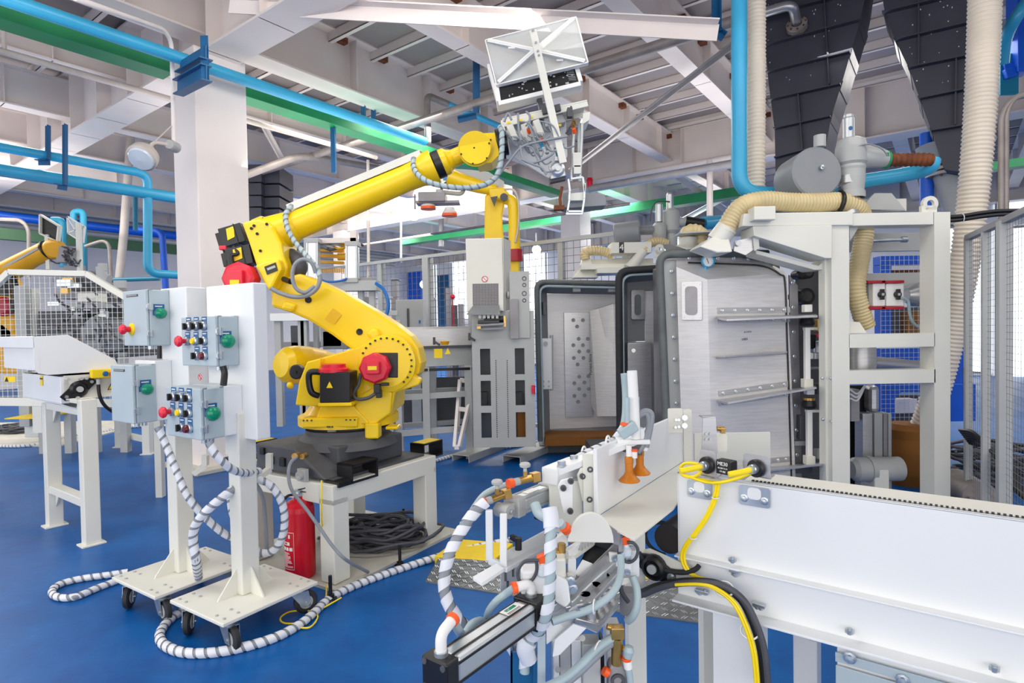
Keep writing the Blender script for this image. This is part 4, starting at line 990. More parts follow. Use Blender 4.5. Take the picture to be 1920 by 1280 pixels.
for i in range(16):
    x, y = 114 + rnd.random() * 26, 460 + rnd.random() * 30
    mb.tube(cr([S(x, y, -.1), S(x + 8, y + 14 * rnd.random() - 2, -.15), S(x + 2 + 14 * rnd.random(), y + 12 * rnd.random(), -.1)], 4), .011, 5)
mb.tube(cr([S(95, 488), S(108, 494), S(116, 490)], 5), .01, 5).tube(cr([S(120, 470), S(140, 466), S(150, 474)], 5), .012, 5)
part('air_tubes', mb, 'dcable', g2, kind='stuff')
part('tool_body', MB().box(S(126, 478), (.16, .2, .22)).box(S(140, 503), (.2, .15, .08)), 'mgrey', g2, .01)
# ================================================================ moulding press behind the fence
pr = thing('brick_press', 'grey and dark press machine behind the chamfered fence', 'machine', G(170, 838))
def T(px, py, d=0): return P(px, py, 7.3 + d)
def blk(par, name, px0, py0, px1, py1, mat, d=0, th=.3, bev=.006, label=None):
    a, b = T(px0, py1, d), T(px1, py0, d); return part(name, MB().par(V((a.x, a.y, a.z)), X * (b.x - a.x), Y * th, Z * (b.z - a.z)), mat, par, bev, label)
blk(pr, 'press_bed', 75, 612, 168, 655, 'dark', 0, .8); blk(pr, 'press_bed', 72, 582, 160, 612, 'dark', .15, .6)
blk(pr, 'machine_frame', 36, 535, 46, 800, 'lgrey', .1, .1); blk(pr, 'machine_frame', 46, 540, 62, 820, 'cream', .2, .1)
blk(pr, 'guide_head', 104, 545, 190, 560, 'mgrey', -.1, .3); blk(pr, 'guide_head', 110, 568, 215, 578, 'lgrey', -.15, .3); blk(pr, 'mould_top', 145, 549, 180, 566, 'cream', -.2, .2)
blk(pr, 'motor_block', 130, 518, 165, 545, 'dark', .1, .4); blk(pr, 'motor_block', 112, 520, 130, 538, 'bluet', .1, .3)
blk(pr, 'side_tower', 200, 555, 238, 670, 'dark', .2, .6); blk(pr, 'side_tower', 180, 530, 200, 560, 'mgrey', .2, .4)
part('hood', MB().prism([T(150, 612, -.2), T(172, 592, -.2), T(196, 600, -.2), T(190, 660, -.2), T(150, 660, -.2)], Y * .5), 'grey', pr, .01)
part('top_motor', MB().cyl(T(168, 524, 0), T(185, 526, 0), .11, 14), 'dark', pr)
part('valve_riser', MB().tube(bend([T(190, 500, -.1), T(191, 520, -.1), T(205, 524, -.1)], .08), .06, 10).cyl(T(192, 494, -.1), T(193, 508, -.1), .05, 10), 'lgrey', pr)
mb = MB(); rnd = random.Random(21)
for i in range(46):
    x, y = 100 + rnd.random() * 130, 520 + rnd.random() * 150
    if rnd.random() < .6: mb.m(('lgrey', 'grey', 'dark', 'brass', 'alu')[i % 5]).box(T(x, y, -.3 * rnd.random()), (.03 + .14 * rnd.random(), .05, .02 + .08 * rnd.random()))
    else: mb.m('dcable').tube(cr([T(x, y, -.25), T(x + 10, y + 20 * rnd.random(), -.3), T(x + 30 * rnd.random(), y + 24, -.25)], 4), .014, 5)
part('machine_details', mb, None, pr, kind='stuff')
for px in (80, 128, 176, 232): q = T(px, 700, .2); part('machine_leg', MB().box(V((q.x, q.y, .6)), (.09, .09, 1.2)), 'lgrey', pr)
# blue and royal pipes by the far wall
def wp(px, py, Y_=12.0): return P(px, py, Y_)
pipe('royal blue header pipe level along the far white wall', [wp(-30, 400, 13.8), wp(330, 442, 16.2)], .11, 'royal', 'header_pipe')
pipe('teal gooseneck pipe hooked over the header near the far gripper', bend([wp(158, 520), wp(156, 396), wp(138, 396), wp(138, 420)], .18, 6), .06, 'teal', 'gooseneck_pipe')
pipe('teal standpipe right of the dark gripper plate', bend([wp(118, 500, 12.5), wp(117, 413, 12.5), wp(98, 413, 12.5)], .15, 5), .075, 'teal', 'standpipe')
pipe('fat cream pipe leaning in the corner behind the blue drop', [wp(246, 246, 11.5), wp(232, 440, 11.5), wp(221, 548, 11.5)], .075, 'pipec', 'slanted_pipe')
pipe('dark teal pipe hanging above the royal header', [wp(254, 352, 11.8), wp(254, 432, 11.8)], .045, 'teal', 'drop_pipe')
pipe('royal blue downpipe with an elbow beside the far cart', bend([wp(255, 430, 12.6), wp(304, 434, 12.6), wp(312, 560, 12.6)], .15, 5), .065, 'royal', 'downpipe')
pipe('thin teal pipe level above the far grey box', [wp(203, 525, 9.5), wp(300, 522, 9.5)], .035, 'teal', 'thin_pipe')
pipe('bent grey conduit left of the far gripper', bend([wp(-10, 410, 10), wp(40, 412, 10), wp(54, 430, 10), wp(54, 520, 10)], .25, 6), .03, 'pipeg', 'conduit')
pipe('bent grey conduit right of the far gripper', bend([wp(160, 462, 10), wp(204, 447, 10), wp(210, 540, 10)], .2, 6), .03, 'pipeg', 'conduit')
# base of the second robot, with cables
mb = MB(); q = G(20, 838); mb.par(V((q.x - 2.2, q.y, 0)), X * 2.9, Y * 2.2, Z * .018); solo('floor_plate', 'pale floor plate under the far robot', 'plate', mb, 'concrete')
part('stand_leg', MB().box(P(76, 785, 6.6), (.1, .1, .3)), 'cream', r2)
q = P(40, 772, 7.2); solo('yellow_cover', 'flat yellow cover plate under the fence rail by the cable heap', 'cover', MB().par(P(8, 786, 7.0), X * .42, Y * .5, Z * .012), 'safety')
def heap(label, c, rx, ry, n, seed, r=.013, hz=.10):
    rnd = random.Random(seed); mb = MB()
    for i in range(n):
        a, b = rx * (.45 + .55 * rnd.random()), ry * (.45 + .55 * rnd.random()); ox, oy = (rnd.random() - .5) * rx * .5, (rnd.random() - .5) * ry * .5
        ph = rnd.random() * 6; z0 = .03 + hz * i / n
        mb.tube([V((c.x + ox + a * cos(t), c.y + oy + b * sin(t), z0 + .02 * sin(3 * t + ph))) for t in [2 * pi * k / 22 for k in range(22)]], r, 6, True)
    o = solo('cable_heap', label, 'cables', mb, 'dcable'); o['kind'] = 'stuff'; return o
heap('coiled grey cables on the plate under the fence rail', G(36, 812), .38, .24, 16, 5)
spiral('spiral cable on the floor in front of the far cable coil', [fl(-10, 836), fl(40, 836), fl(90, 830), fl(130, 818), fl(180, 812), fl(240, 800)], .018)
# small far support stand
fs = thing('support_stand', 'low white support stand behind the far cart boxes', 'stand', G(252, 845))
for (px, py, yt) in ((226, 838, 700), (278, 851, 720)):
    q = G(px, py); t = P(px, yt, q.y).z; part('leg', MB().box(V((q.x, q.y, t / 2)), (.09, .09, t)), 'cream', fs); part('foot_plate', MB().box(V((q.x, q.y, .006)), (.14, .12, .012)), 'cream', fs)
a, b = G(226, 838), G(278, 851); part('cross_bar', MB().bar(V((a.x, a.y, .18)), V((b.x, b.y, .18)), .07, .06), 'cream', fs)
part('cross_bar', MB().bar(V((a.x, a.y, .75)), V((b.x, b.y, .75)), .07, .06), 'cream', fs)
# ================================================================ behind the robot
def pq(par, name, px0, py0, px1, py1, Y_, th, mat, bev=.003, label=None, kind=None):
    """upright block facing the photographer, th deep behind its face"""
    pm_ = (py0 + py1) / 2; a, b = P(px0, pm_, Y_), P(px1, pm_, Y_); a.z = P(px0, py1, Y_).z; b.z = P(px1, py0, Y_).z
    return part(name, MB().par(V((a.x, Y_, a.z)), X * (b.x - a.x), Y * th, Z * (b.z - a.z)), mat, par, bev, label, kind)
def pbx(mb, px0, py0, px1, py1, Y_, th):
    pm_ = (py0 + py1) / 2; a, b = P(px0, pm_, Y_), P(px1, pm_, Y_); a.z = P(px0, py1, Y_).z; b.z = P(px1, py0, Y_).z; return mb.par(V((a.x, Y_, a.z)), X * (b.x - a.x), Y * th, Z * (b.z - a.z))
fq = P(775, 484, 9.5); fz = fq.z
ff = thing('mesh_fence', 'tall grey mesh fence across the hall behind the robot', 'fence', V((fq.x, fq.y, 0)))
f1 = along(fq, B, 640); f2 = along(fq, B, 1182)
part('top_rail', MB().bar(f1, f2, .06, .05), 'lgrey', ff)
part('bottom_rail', MB().bar(V((f1.x, f1.y, .15)), V((f2.x, f2.y, .15)), .05, .05), 'lgrey', ff)
part('middle_rail', MB().bar(V((f1.x, f1.y, 1.42)), V((f2.x, f2.y, 1.42)), .03, .03), 'lgrey', ff)
for px, w_ in ((712, .1), (799, .13), (880, .08), (966, .1), (1050, .08), (1176, .12)):
    q = along(fq, B, px); part('post', MB().box(V((q.x, q.y, fz / 2)) + A * .03, (w_, w_, fz), A, B), 'lgrey', ff, .004)
u = f2 - f1; nw = int(u.length / .1)
part('wire_mesh', MB().grid(V((f1.x, f1.y, .2)), u, Z * (fz - .22), nw, 25, .0042), 'wired', ff, kind='stuff')
# press station with two white cylinders
ps = thing('press_station', 'white station with upright cylinders and yellow frames behind the robot', 'machine', V((P(640, 700, 6.6).x, 6.7, 0)))
for px0, px1, py0, py1, yy in ((577, 600, 452, 535, 6.5), (650, 673, 458, 526, 6.5)):
    c = (px0 + px1) / 2; r = (px1 - px0) / 2 / F * yy; a, b = P(c, py1, yy), P(c, py0, yy)
    k = part('cylinder', MB().box((a + b) / 2, (r * 1.7, r * 1.7, (b - a).length)).cyl(a + X * r * .8 - Y * r * .8, b + X * r * .8 - Y * r * .8, r * .22, 8).cyl(a - X * r * .8 - Y * r * .8, b - X * r * .8 - Y * r * .8, r * .22, 8), 'alu', ps, .01)
    part('cylinder_head', MB().box(b, (r * 2.1, r * 2.1, .05)).box(a, (r * 2.1, r * 2.1, .05)), 'lgrey', k, .004)
pq(ps, 'cross_beam', 598, 525, 706, 546, 6.45, .2, 'lgrey'); pq(ps, 'cross_beam', 675, 520, 700, 526, 6.5, .15, 'mgrey')
for px0, px1 in ((673, 683), (694, 704), (588, 596)): pq(ps, 'upright', px0, 546, px1, 790, 6.55, .08, 'lgrey')
pq(ps, 'shelf_beam', 506, 586, 602, 602, 6.3, .1, 'white'); pq(ps, 'shelf_beam', 690, 582, 745, 592, 6.6, .1, 'lgrey')
for px in (516, 560, 565, 740): pq(ps, 'upright', px, 600, px + 12, 800, 6.35, .08, 'lgrey')
pq(ps, 'overhead_beam', 592, 445, 668, 456, 6.6, .12, 'beam'); pq(ps, 'overhead_post', 570, 440, 576, 540, 6.9, .06, 'lgrey'); pq(ps, 'overhead_post', 656, 432, 668, 460, 6.6, .08, 'beam')
for py, t in ((466, 9), (478, 6), (490, 5)): 
    a, b = P(580, py, 6.9), P(645, py + 3, 6.9); part('yellow_bar', MB().bar(a, b, .06, t / F * 6.9), 'yellow2', ps)
part('yellow_motor', MB().cyl(P(634, 481, 6.8), P(648, 481, 6.8), .045, 12), 'yellow2', ps)
mb = MB()
for i in range(11): mb.box(P(604 + i * 4, 507, 6.9), (.012, .03, .05))
part('yellow_comb', mb, 'yellow2', ps, kind='stuff')
part('comb_rail', MB().bar(P(600, 503, 6.88), P(650, 499, 6.88), .03, .02), 'lgrey', ps)
mb = MB(); rnd = random.Random(8)
for i in range(22):
    x, y = 575 + rnd.random() * 85, 446 + rnd.random() * 22
    mb.m(('cable', 'dark', 'yellow2', 'lgrey')[i % 4]).tube(cr([P(x, y, 6.7), P(x + 12, y - 5 + 10 * rnd.random(), 6.65), P(x + 26, y + 4 * rnd.random(), 6.7)], 4), .014, 5)
part('hose_tangle', mb, None, ps, kind='stuff')
mb = MB().tube(cr([P(596, 478, 6.6), P(597, 505, 6.6), P(602, 523, 6.5), P(618, 528, 6.4), P(640, 526, 6.4), P(650, 522, 6.42)], 6), .012, 7); part('air_tube', mb, 'bluet', ps)
mb = MB().tube(cr([P(705, 531, 6.4), P(719, 542, 6.35), P(727, 562, 6.3), P(727, 582, 6.3), P(719, 602, 6.3)], 6), .02, 8); part('air_tube', mb, 'bluet', ps)
for (a, b, c, d, m_) in ((600, 592, 640, 650, 'lgrey'), (545, 610, 560, 660, 'dark'), (605, 620, 650, 655, 'grey'), (530, 640, 600, 652, 'mgrey'), (640, 560, 668, 600, 'wallw'), (683, 556, 692, 590, 'mgrey')): pq(ps, 'machine_panel', a, b, c, d, 6.9, .15, m_, .006)
# inspection conveyor
ic = thing('roller_conveyor', 'grey roller conveyor with yellow sticker behind the shoulder of the robot', 'conveyor', V((P(800, 700, 6.9).x, 6.9, 0)))
c0 = P(720, 655, 6.45); c1_ = along(c0, A * .4 + X * .6, 888); dv = c1_ - c0; wv = Y * .55
def cz(py, yy=6.6): return P(800, py, yy).z
part('side_guard', MB().par(V((c0.x, c0.y, cz(650))) , dv, Y * .008, Z * (cz(617) - cz(650))), 'ssh', ic)
part('side_guard', MB().par(V((c0.x, c0.y, cz(650))) + wv, dv, Y * .008, Z * (cz(612) - cz(650))), 'ssh', ic)
part('side_rail', MB().par(V((c0.x, c0.y - .03, cz(687))), dv, Y * .03, Z * (cz(653) - cz(687))), 'lgrey', ic, .002)
part('edge_rail', MB().bar(V((c0.x, c0.y - .05, cz(651))), V((c0.x, c0.y - .05, cz(651))) + dv, .02, .03), 'dark', ic)
part('skid_rail', MB().bar(V((c0.x, c0.y - .04, cz(692))), V((c0.x, c0.y - .04, cz(694))) + dv, .02, .03), 'black', ic)
for i in range(9):
    q = V((c0.x, c0.y, cz(653))) + dv * ((i + .5) / 9); part('roller', MB().cyl(q + wv * .03, q + wv * .97, .03, 10), 'ss', ic)
for k in (.05, .45, .93):
    for e in (0, 1):
        q = c0 + dv * k + wv * e; part('leg', MB().box(V((q.x, q.y, cz(688) / 2)), (.08, .08, cz(688))), 'lgrey', ic)
for zz in (.35, .75):
    q = V((c0.x, c0.y, zz)); part('stretcher', MB().bar(q, q + dv, .06, .06), 'lgrey', ic); part('stretcher', MB().bar(q + wv, q + wv + dv, .06, .06), 'lgrey', ic)
for px, py in ((814, 640), (762, 640), (880, 632)):
    part('clamp_handle', MB().cyl(P(px, py - 8, 6.35), P(px, py + 6, 6.35), .014, 8).bar(P(px, py, 6.35), P(px + 10, py + 6, 6.3), .02, .02), 'dark', ic)
mb = MB().m('safety').par(P(814, 671, 6.38), X * .09, Y * .004, Z * .1); part('caution_sticker', mb, None, ic)
a, b, c = P(834, 664, 6.38), P(845, 663, 6.38), P(839.5, 652, 6.38); part('warning_triangle', MB().prism([a, b, c], -Y * .002), 'safety', ic)
part('sorting_cup', MB().lathe(P(834, 643, 6.5), Z, [(0, -.02), (.04, -.02), (.055, .02), (0, .03)], 14), 'yellow2', ic)
for x0, x1 in ((700, 772), (790, 885)): pq(ic, 'dark_backing', x0, 706, x1, 800, 7.3, .02, 'dark')  # dark backing added so the space under the conveyor stays dark
# grey cabinet and posts beyond the fence
gc = thing('switch_cabinet', 'plain grey cabinet beyond the mesh fence below the blue door', 'cabinet', V((P(770, 620, 8.6).x, 8.7, 0)))
pq(gc, 'cabinet_body', 744, 561, 795, 800, 8.5, .3, 'lgrey', .006); pq(gc, 'door_slot', 763, 578, 767, 616, 8.48, .03, 'dark'); pq(gc, 'door_label', 785, 600, 788, 606, 8.48, .03, 'bluet')
for px, py0, col, lab in ((841, 540, 'mgrey', 'grey post standing right of the tall blue door'), (852, 572, 'dark', 'dark post with a red beacon beyond the fence'), (864, 570, 'mgrey', 'short grey post beside the white pedestal')):
    q = P(px, py0, 11.5); solo('machine_post', lab, 'post', MB().box(V((q.x, q.y, q.z / 2)), (.11, .11, q.z)), col)
q = P(849, 560, 11.4); solo('beacon', 'small red beacon on a stem beyond the fence', 'beacon', MB().ball(q + Z * .04, .05, 8).cyl(V((q.x, q.y, 1.2)), q, .012, 6), 'red')
for i, (px0, px1, py0) in enumerate(((706, 735, 560), (733, 744, 525), (806, 812, 560))):
    a, b = P(px0, py0, 10.6), P(px1, py0, 10.6); solo('equipment_rack', ('low white rack beyond the fence by the blue hose', 'narrow grey rack beyond the fence, left of the cabinet', 'slim white rack beyond the fence by the tall post')[i], 'rack', MB().par(V((a.x, a.y, 0)), X * (b.x - a.x), Y * .3, Z * a.z).par(V((a.x - .02, a.y - .02, a.z)), X * (b.x - a.x + .04), Y * .34, Z * .03).par(V((a.x + .02, a.y - .015, a.z * .5)), X * (b.x - a.x - .04), Y * .02, Z * .02), ('wallw', 'mgrey', 'wallw')[i], bevel=.01)
# leaning frame
lf = thing('leaning_stand', 'tapered pink-grey frame leaning on the white pedestal', 'frame', G(852, 838))
o = [P(852, 838, 6.55), P(861, 838, 6.55), P(889, 716, 6.9), P(862, 712, 6.9)]
mb = MB()
for a, b in ((o[0], o[3]), (o[1], o[2])): mb.bar(a, b, .035, .05)
for k in (0.0, .56, 1): mb.bar(o[0].lerp(o[3], k), o[1].lerp(o[2], k), .03, .05)
part('face_frame', mb, 'col', lf, .003)
mb = MB().bar(o[2] + Y * .03, P(884, 805, 6.9), .03, .04).bar(o[3] + Y * .03, P(858, 812, 7.0), .03, .04); part('rear_strut', mb, 'col', lf)
# ================================================================ white pedestal with the third robot
YP = 6.35
pe = thing('brick_pedestal', 'white slotted pedestal with a hooded scanner box on steel skids', 'machine', V((P(945, 838, YP).x, YP + .2, 0)))
mb = MB()
xm = lambda px: P(px, 710, YP).x
zm = lambda py: P(945, py, YP).z
for a, b in ((886, 901), (920, 966), (984, 1003)): mb.par(V((xm(a), YP, zm(838))), X * (xm(b) - xm(a)), Y * .012, Z * (zm(583) - zm(838)))
for a, b in ((901, 920), (966, 984)):
    for c, d in ((583, 653), (702, 713), (760, 773), (820, 838)): mb.par(V((xm(a), YP, zm(d))), X * (xm(b) - xm(a)), Y * .012, Z * (zm(c) - zm(d)))
part('front_plate', mb, 'lgrey', pe)
mb = MB()
for i in range(38):
    for px in (931, 952): mb.box(P(px + (i - 19) * .066, 676 + i * 3.85, YP) - Y * .001, (.009, .002, .013))
part('slot_holes', mb, 'black', pe, kind='stuff')
pq(pe, 'side_plate', 886, 583, 888, 838, YP + .012, .36, 'lgrey', 0); pq(pe, 'side_plate', 1001, 583, 1003, 838, YP + .012, .36, 'lgrey', 0); pq(pe, 'back_plate', 885, 590, 1001, 838, YP + .4, .012, 'grey', 0)
for px, d in ((900, 'dark'), (966, 'dark')): pq(pe, 'inner_brace', px - 3, 735, px + 14, 760, YP + .15, .1, d)
pq(pe, 'inner_box', 970, 770, 990, 826, YP + .1, .2, 'card')
pq(pe, 'scanner_box', 874, 446, 943, 584, YP - .06, .3, 'cream', .008)
mb = MB()
pbx(mb, 886, 531, 935, 572, YP - .063, .003); gr = part('vent_grille', mb, 'mgrey', pe)
mb = MB()
for i in range(17):
    for j in range(15): mb.box(P(888 + i * 2.8, 533 + j * 2.7, YP - .064), (.008, .002, .008))
part('vent_holes', mb, 'black', gr, kind='stuff')
q = P(909, 523, YP - .062); part('ban_sign', MB().m('paper').lathe(q, -Y, [(0, 0), (.032, 0), (.032, .001), (0, .001)], 20).m('red').tube([q - Y * .002 + V((cos(t), 0, sin(t))) * .03 for t in [2 * pi * i / 20 for i in range(20)]], .0035, 5, True).bar(q - Y * .002 + V((-.02, 0, .02)), q - Y * .002 + V((.02, 0, -.02)), .005, .002, Y), None, pe)
mb = MB().prism([P(888, 571, YP - .06), P(936, 571, YP - .06), P(938, 588, YP - .22), P(875, 588, YP - .22)], -Z * .012); part('visor', mb, 'grey', pe, .002)
for i in range(5): part('feed_finger', MB().box(P(900 + i * 8, 593, YP - .16), (.03, .02, .045)), 'cream', pe, .003)
part('feed_roller', MB().cyl(P(908, 600, YP - .12), P(944, 598, YP - .12), .035, 14), 'black', pe)
part('feed_roller', MB().cyl(P(896, 604, YP - .14), P(936, 603, YP - .14), .02, 12), 'dark', pe)
part('feed_shelf', MB().bar(P(893, 610, YP - .1), P(946, 607, YP - .1), .15, .02).bar(P(897, 617, YP - .12), P(944, 615, YP - .12), .04, .02), 'mgrey', pe)
part('feed_bracket', MB().bar(P(946, 592, YP - .15), P(947, 612, YP - .15), .02, .02, X), 'brass', pe); part('feed_block', MB().box(P(898, 612, YP - .14), (.04, .05, .05)), 'brass', pe)
pq(pe, 'mount_plate', 956, 508, 993, 634, YP - .02, .014, 'lgrey', .003)
pq(pe, 'mount_channel', 956, 560, 972, 635, YP - .06, .04, 'mgrey', .003)
for px, py, r, m_ in ((983, 522, .02, 'lgrey'), (983, 534, .018, 'dark'), (983, 550, .022, 'lgrey'), (983, 563, .018, 'dark')): part('hole_ring', MB().tube([P(px, py, YP - .022) + V((cos(t), 0, sin(t))) * r for t in [2 * pi * i / 16 for i in range(16)]], .004, 5, True), 'dark', pe)
part('side_cover', MB().prism([P(943, 446, YP - .06), P(957, 452, YP + .2), P(957, 580, YP + .2), P(943, 584, YP - .06)], X * .004), 'cream', pe)
part('release_knob', MB().lathe(P(951, 553, YP + .05), X, [(.04, 0), (.045, .02), (.02, .05), (0, .05)], 14), 'lgrey', pe)
part('red_valve', MB().cyl(P(1000, 722, YP - .02), P(1000, 738, YP - .02), .02, 10).box(P(999, 727, YP - .03), (.03, .03, .02)), 'red', pe)
for x0, x1 in (((848, 864), (900, 845)), ((943, 866), (1010, 840))):
    a, b = G(*x0), G(*x1); a.z = b.z = 0; d = (b - a).normalized(); s = V((d.y, -d.x, 0)); w_ = .22
    mb = MB().par(a - s * 0, s * w_, b - a + d * .5, Z * .006)
    mb = MB().par(a + Z * .072, s * w_, b - a + d * .5, Z * .008).par(a, s * .008, b - a + d * .5, Z * .075).par(a + s * w_, s * .008, b - a + d * .5, Z * .075)
    part('skid', mb, 'lgrey', pe)
# third robot behind the pedestal
r3 = thing('industrial_robot', 'amber robot arm rising behind the white pedestal', 'robot', V((P(926, 800, 7.6).x, 7.6, 0)))
def Q(px, py, d=0): return P(px, py, 7.6 + d)
part('upper_arm', MB().prism([Q(909, 365), Q(944, 357), (Q(946, 380)), Q(941, 405), Q(945, 450), Q(945, 640), Q(908, 640), Q(908, 450)], Y * .25), 'yellow', r3, .02)
part('forearm', MB().tube([Q(842, 332), Q(866, 340), Q(900, 350), Q(930, 357)], [.11, .1, .085, .07], 14), 'yellow', r3)
part('elbow_casting', MB().prism([Q(915, 352, -.1), Q(944, 350, -.1), Q(955, 362, -.1), Q(948, 374, -.1), Q(920, 372, -.1)], Y * .3), 'yellow', r3, .02)
part('elbow_cap', MB().lathe(Q(945, 370, -.1), -Y, [(.05, 0), (.05, .02), (0, .025)], 14), 'dark', r3)
part('elbow_clip', MB().prism([Q(920, 370, -.12), Q(933, 368, -.12), Q(927, 388, -.12)], -Y * .02), 'dark', r3)
part('link_rod', MB().tube(cr([Q(948, 372), Q(960, 378), Q(964, 400), Q(964, 440), Q(965, 470)], 6), .075, 12), 'yellow', r3)
part('link_motor', MB().tube([Q(965, 468, -.05), Q(966, 490, -.05)], .1, 14), 'crimson', r3)
part('link_foot', MB().box(Q(964, 500), (.14, .14, .16)).box(Q(958, 486, -.05), (.1, .1, .06)), 'yellow', r3, .02)
part('dress_hose', MB().tube(cr([Q(946, 355, -.1), Q(962, 356, -.12), Q(971, 372, -.12), Q(973, 400, -.12), Q(971, 430, -.1), Q(966, 455, -.1)], 6), .014, 7), 'pipec', r3)
part('hose_guard', MB().prism([Q(846, 316), Q(880, 318), Q(916, 322), Q(945, 340), Q(945, 352), Q(905, 348), Q(880, 334)], Y * .03), 'lgrey', r3)
# suction tool hanging from its rail
su = thing('suction_tool', 'grey suction tool with two red pads behind the forearm', 'tool', Q(820, 385, .2))
part('tool_plate', MB().box(Q(812, 373), (.34, .3, .12)), 'mgrey', su, .01); part('tool_bar', MB().box(Q(822, 381), (.55, .2, .03)), 'mgrey', su)
part('tool_pipe', MB().tube([Q(824, 356), Q(824, 376)], .045, 10).tube(bend([Q(830, 360, .1), Q(868, 364, .1), Q(870, 345, .1)], .1), .03, 8), 'lgrey', su)
part('tool_cord', MB().tube(cr([Q(824, 368), Q(830, 350), Q(842, 338)], 5), .02, 6), 'dark', su)
for px, py in ((803, 381), (843, 394)):
    k = part('suction_pad', MB().lathe(Q(px, py + 7), Z, [(.085, -.0), (.095, .02), (.07, .05), (.06, .08), (0, .08)], 16), 'paper', su); part('pad_lip', MB().lathe(Q(px, py + 7), Z, [(0, -.03), (.1, -.03), (.1, .0), (0, .0)], 16), 'orange', k)
    part('pad_stem', MB().tube([Q(px, py), Q(px, py - 6)], .02, 8), 'lgrey', su)
# dark ducts behind the column
dk = thing('dark_duct', 'dark sheet duct with lap joints behind the white column', 'duct', P(490, 400, 11))
for y0, y1 in ((308, 342), (343, 366), (367, 388), (389, 430)):
    pq(dk, 'duct_panel', 462, y0, 490, y1 - 1, 11.0, .8, 'hopper'); pq(dk, 'duct_panel', 491, y0 + 3, 524, y1 + 1, 11.15, .7, 'hopper')
_q = P(450, 640, 9.6); solo('duct_post', 'cream post between the white column and the dark duct', 'post', MB().par(V((_q.x, _q.y, 0)), X * .1, Y * .1, Z * 4.5), 'beam')
# ================================================================ stainless mould cells
Y1 = 6.9
c_a = thing('steel_chamber', 'farthest stainless chamber with its door open on a perforated plate', 'chamber', V((P(1080, 830, Y1).x, Y1 + .3, 0)))
def ring(par, name, pts, Y_, th, wd, mat, bev=0, lab=None):
    """flat rim along an outline: wd wide, th deep"""
    q = [P(px, py, Y_) for px, py in pts]; mb = MB()
    for a, b in zip(q, q[1:]): mb.bar(a + Y * th / 2, b + Y * th / 2, th, wd, (b - a).cross(Y))
    return part(name, mb, mat, par, bev, lab)
def rail(par, name, pts, Y_, r, mat): return part(name, MB().tube(bend([P(px, py, Y_) for px, py in pts], .1, 5), r, 8), mat, par)
rail(c_a, 'door_gasket', [(1013, 826), (1006, 528), (1160, 531)], Y1 - .1, .03, 'seal')
rail(c_a, 'door_gasket', [(1019, 828), (1012, 536), (1160, 539)], Y1 - .08, .014, 'hose')
mb = MB().prism([P(1004, 530, Y1), P(1010, 826, Y1), P(1030, 815, Y1 + .35), P(1024, 550, Y1 + .35)], X * .01); part('left_wall', mb, 'grey', c_a)
mb = MB().prism([P(1004, 530, Y1), P(1165, 532, Y1), P(1165, 552, Y1 + .35), P(1024, 550, Y1 + .35)], Z * .01); part('top_wall', mb, 'grey', c_a)
mb = MB().prism([P(1010, 828, Y1), P(1165, 826, Y1), P(1165, 800, Y1 + .35), P(1030, 806, Y1 + .35)], Z * .01); part('bottom_wall', mb, 'ssd', c_a)
pq(c_a, 'back_panel', 1022, 548, 1175, 812, Y1 + .36, .02, 'ssh')
pp = pq(c_a, 'perforated_plate', 1059, 585, 1110, 782, Y1 + .31, .02, 'ss', .002)
mb = MB()
for i, (px, py) in enumerate(((1075, 600), (1093, 600), (1082, 612), (1085, 635), (1102, 635), (1075, 647), (1093, 647), (1086, 659), (1103, 658), (1076, 671), (1094, 671), (1083, 683), (1086, 706), (1103, 705), (1077, 718), (1096, 717), (1086, 729), (1077, 742), (1096, 741), (1084, 753), (1104, 729))):
    mb.lathe(P(px, py, Y1 + .308), -Y, [(.026, 0), (.026, .004), (0, .002)], 6)
part('plate_holes', mb, 'grey', pp, kind='stuff')
mb = MB().prism([P(1106, 582, Y1 + .22), P(1150, 568, Y1 + .05), P(1160, 570, Y1 + .05), P(1160, 780, Y1 + .05), P(1120, 780, Y1 + .15), P(1108, 760, Y1 + .22)], Y * .012); part('deflector_plate', mb, 'ssh', c_a)
text('plate_print', 'Pumeo Silica', .05, P(1107, 683, Y1 + .20), Z, -X, 'black', c_a)
h_ = pq(c_a, 'hinge_bar', 1014, 634, 1035, 730, Y1 - .03, .08, 'white', .008)
part('hinge_pin', MB().cyl(P(1034, 628, Y1), P(1034, 732, Y1), .02, 8), 'lgrey', h_)
mb = MB()
for px, py in ((1023, 644), (1019, 715), (1029, 715), (1019, 724), (1029, 724)): mb.cyl(P(px, py, Y1 - .03), P(px, py, Y1 - .045), .012 if py > 700 else .028, 10)
part('bolts', mb, 'lgrey', h_, kind='stuff')
for px in (1076, 1142): part('latch_block', MB().box(P(px + 5, 540, Y1 + .02), (.09, .08, .09)).cyl(P(px + 5, 540, Y1 - .03), P(px + 5, 540, Y1 - .01), .022, 10), 'lgrey', c_a, .006)
pq(c_a, 'inner_window', 1018, 565, 1024, 590, Y1 + .1, .1, 'seal')
part('carton', MB().par(P(1022, 836, Y1 - .15), X * .85, Y * .5, Z * .1), 'card', c_a)
pq(c_a, 'base_frame', 1012, 832, 1170, 850, Y1 + .1, .4, 'dark')
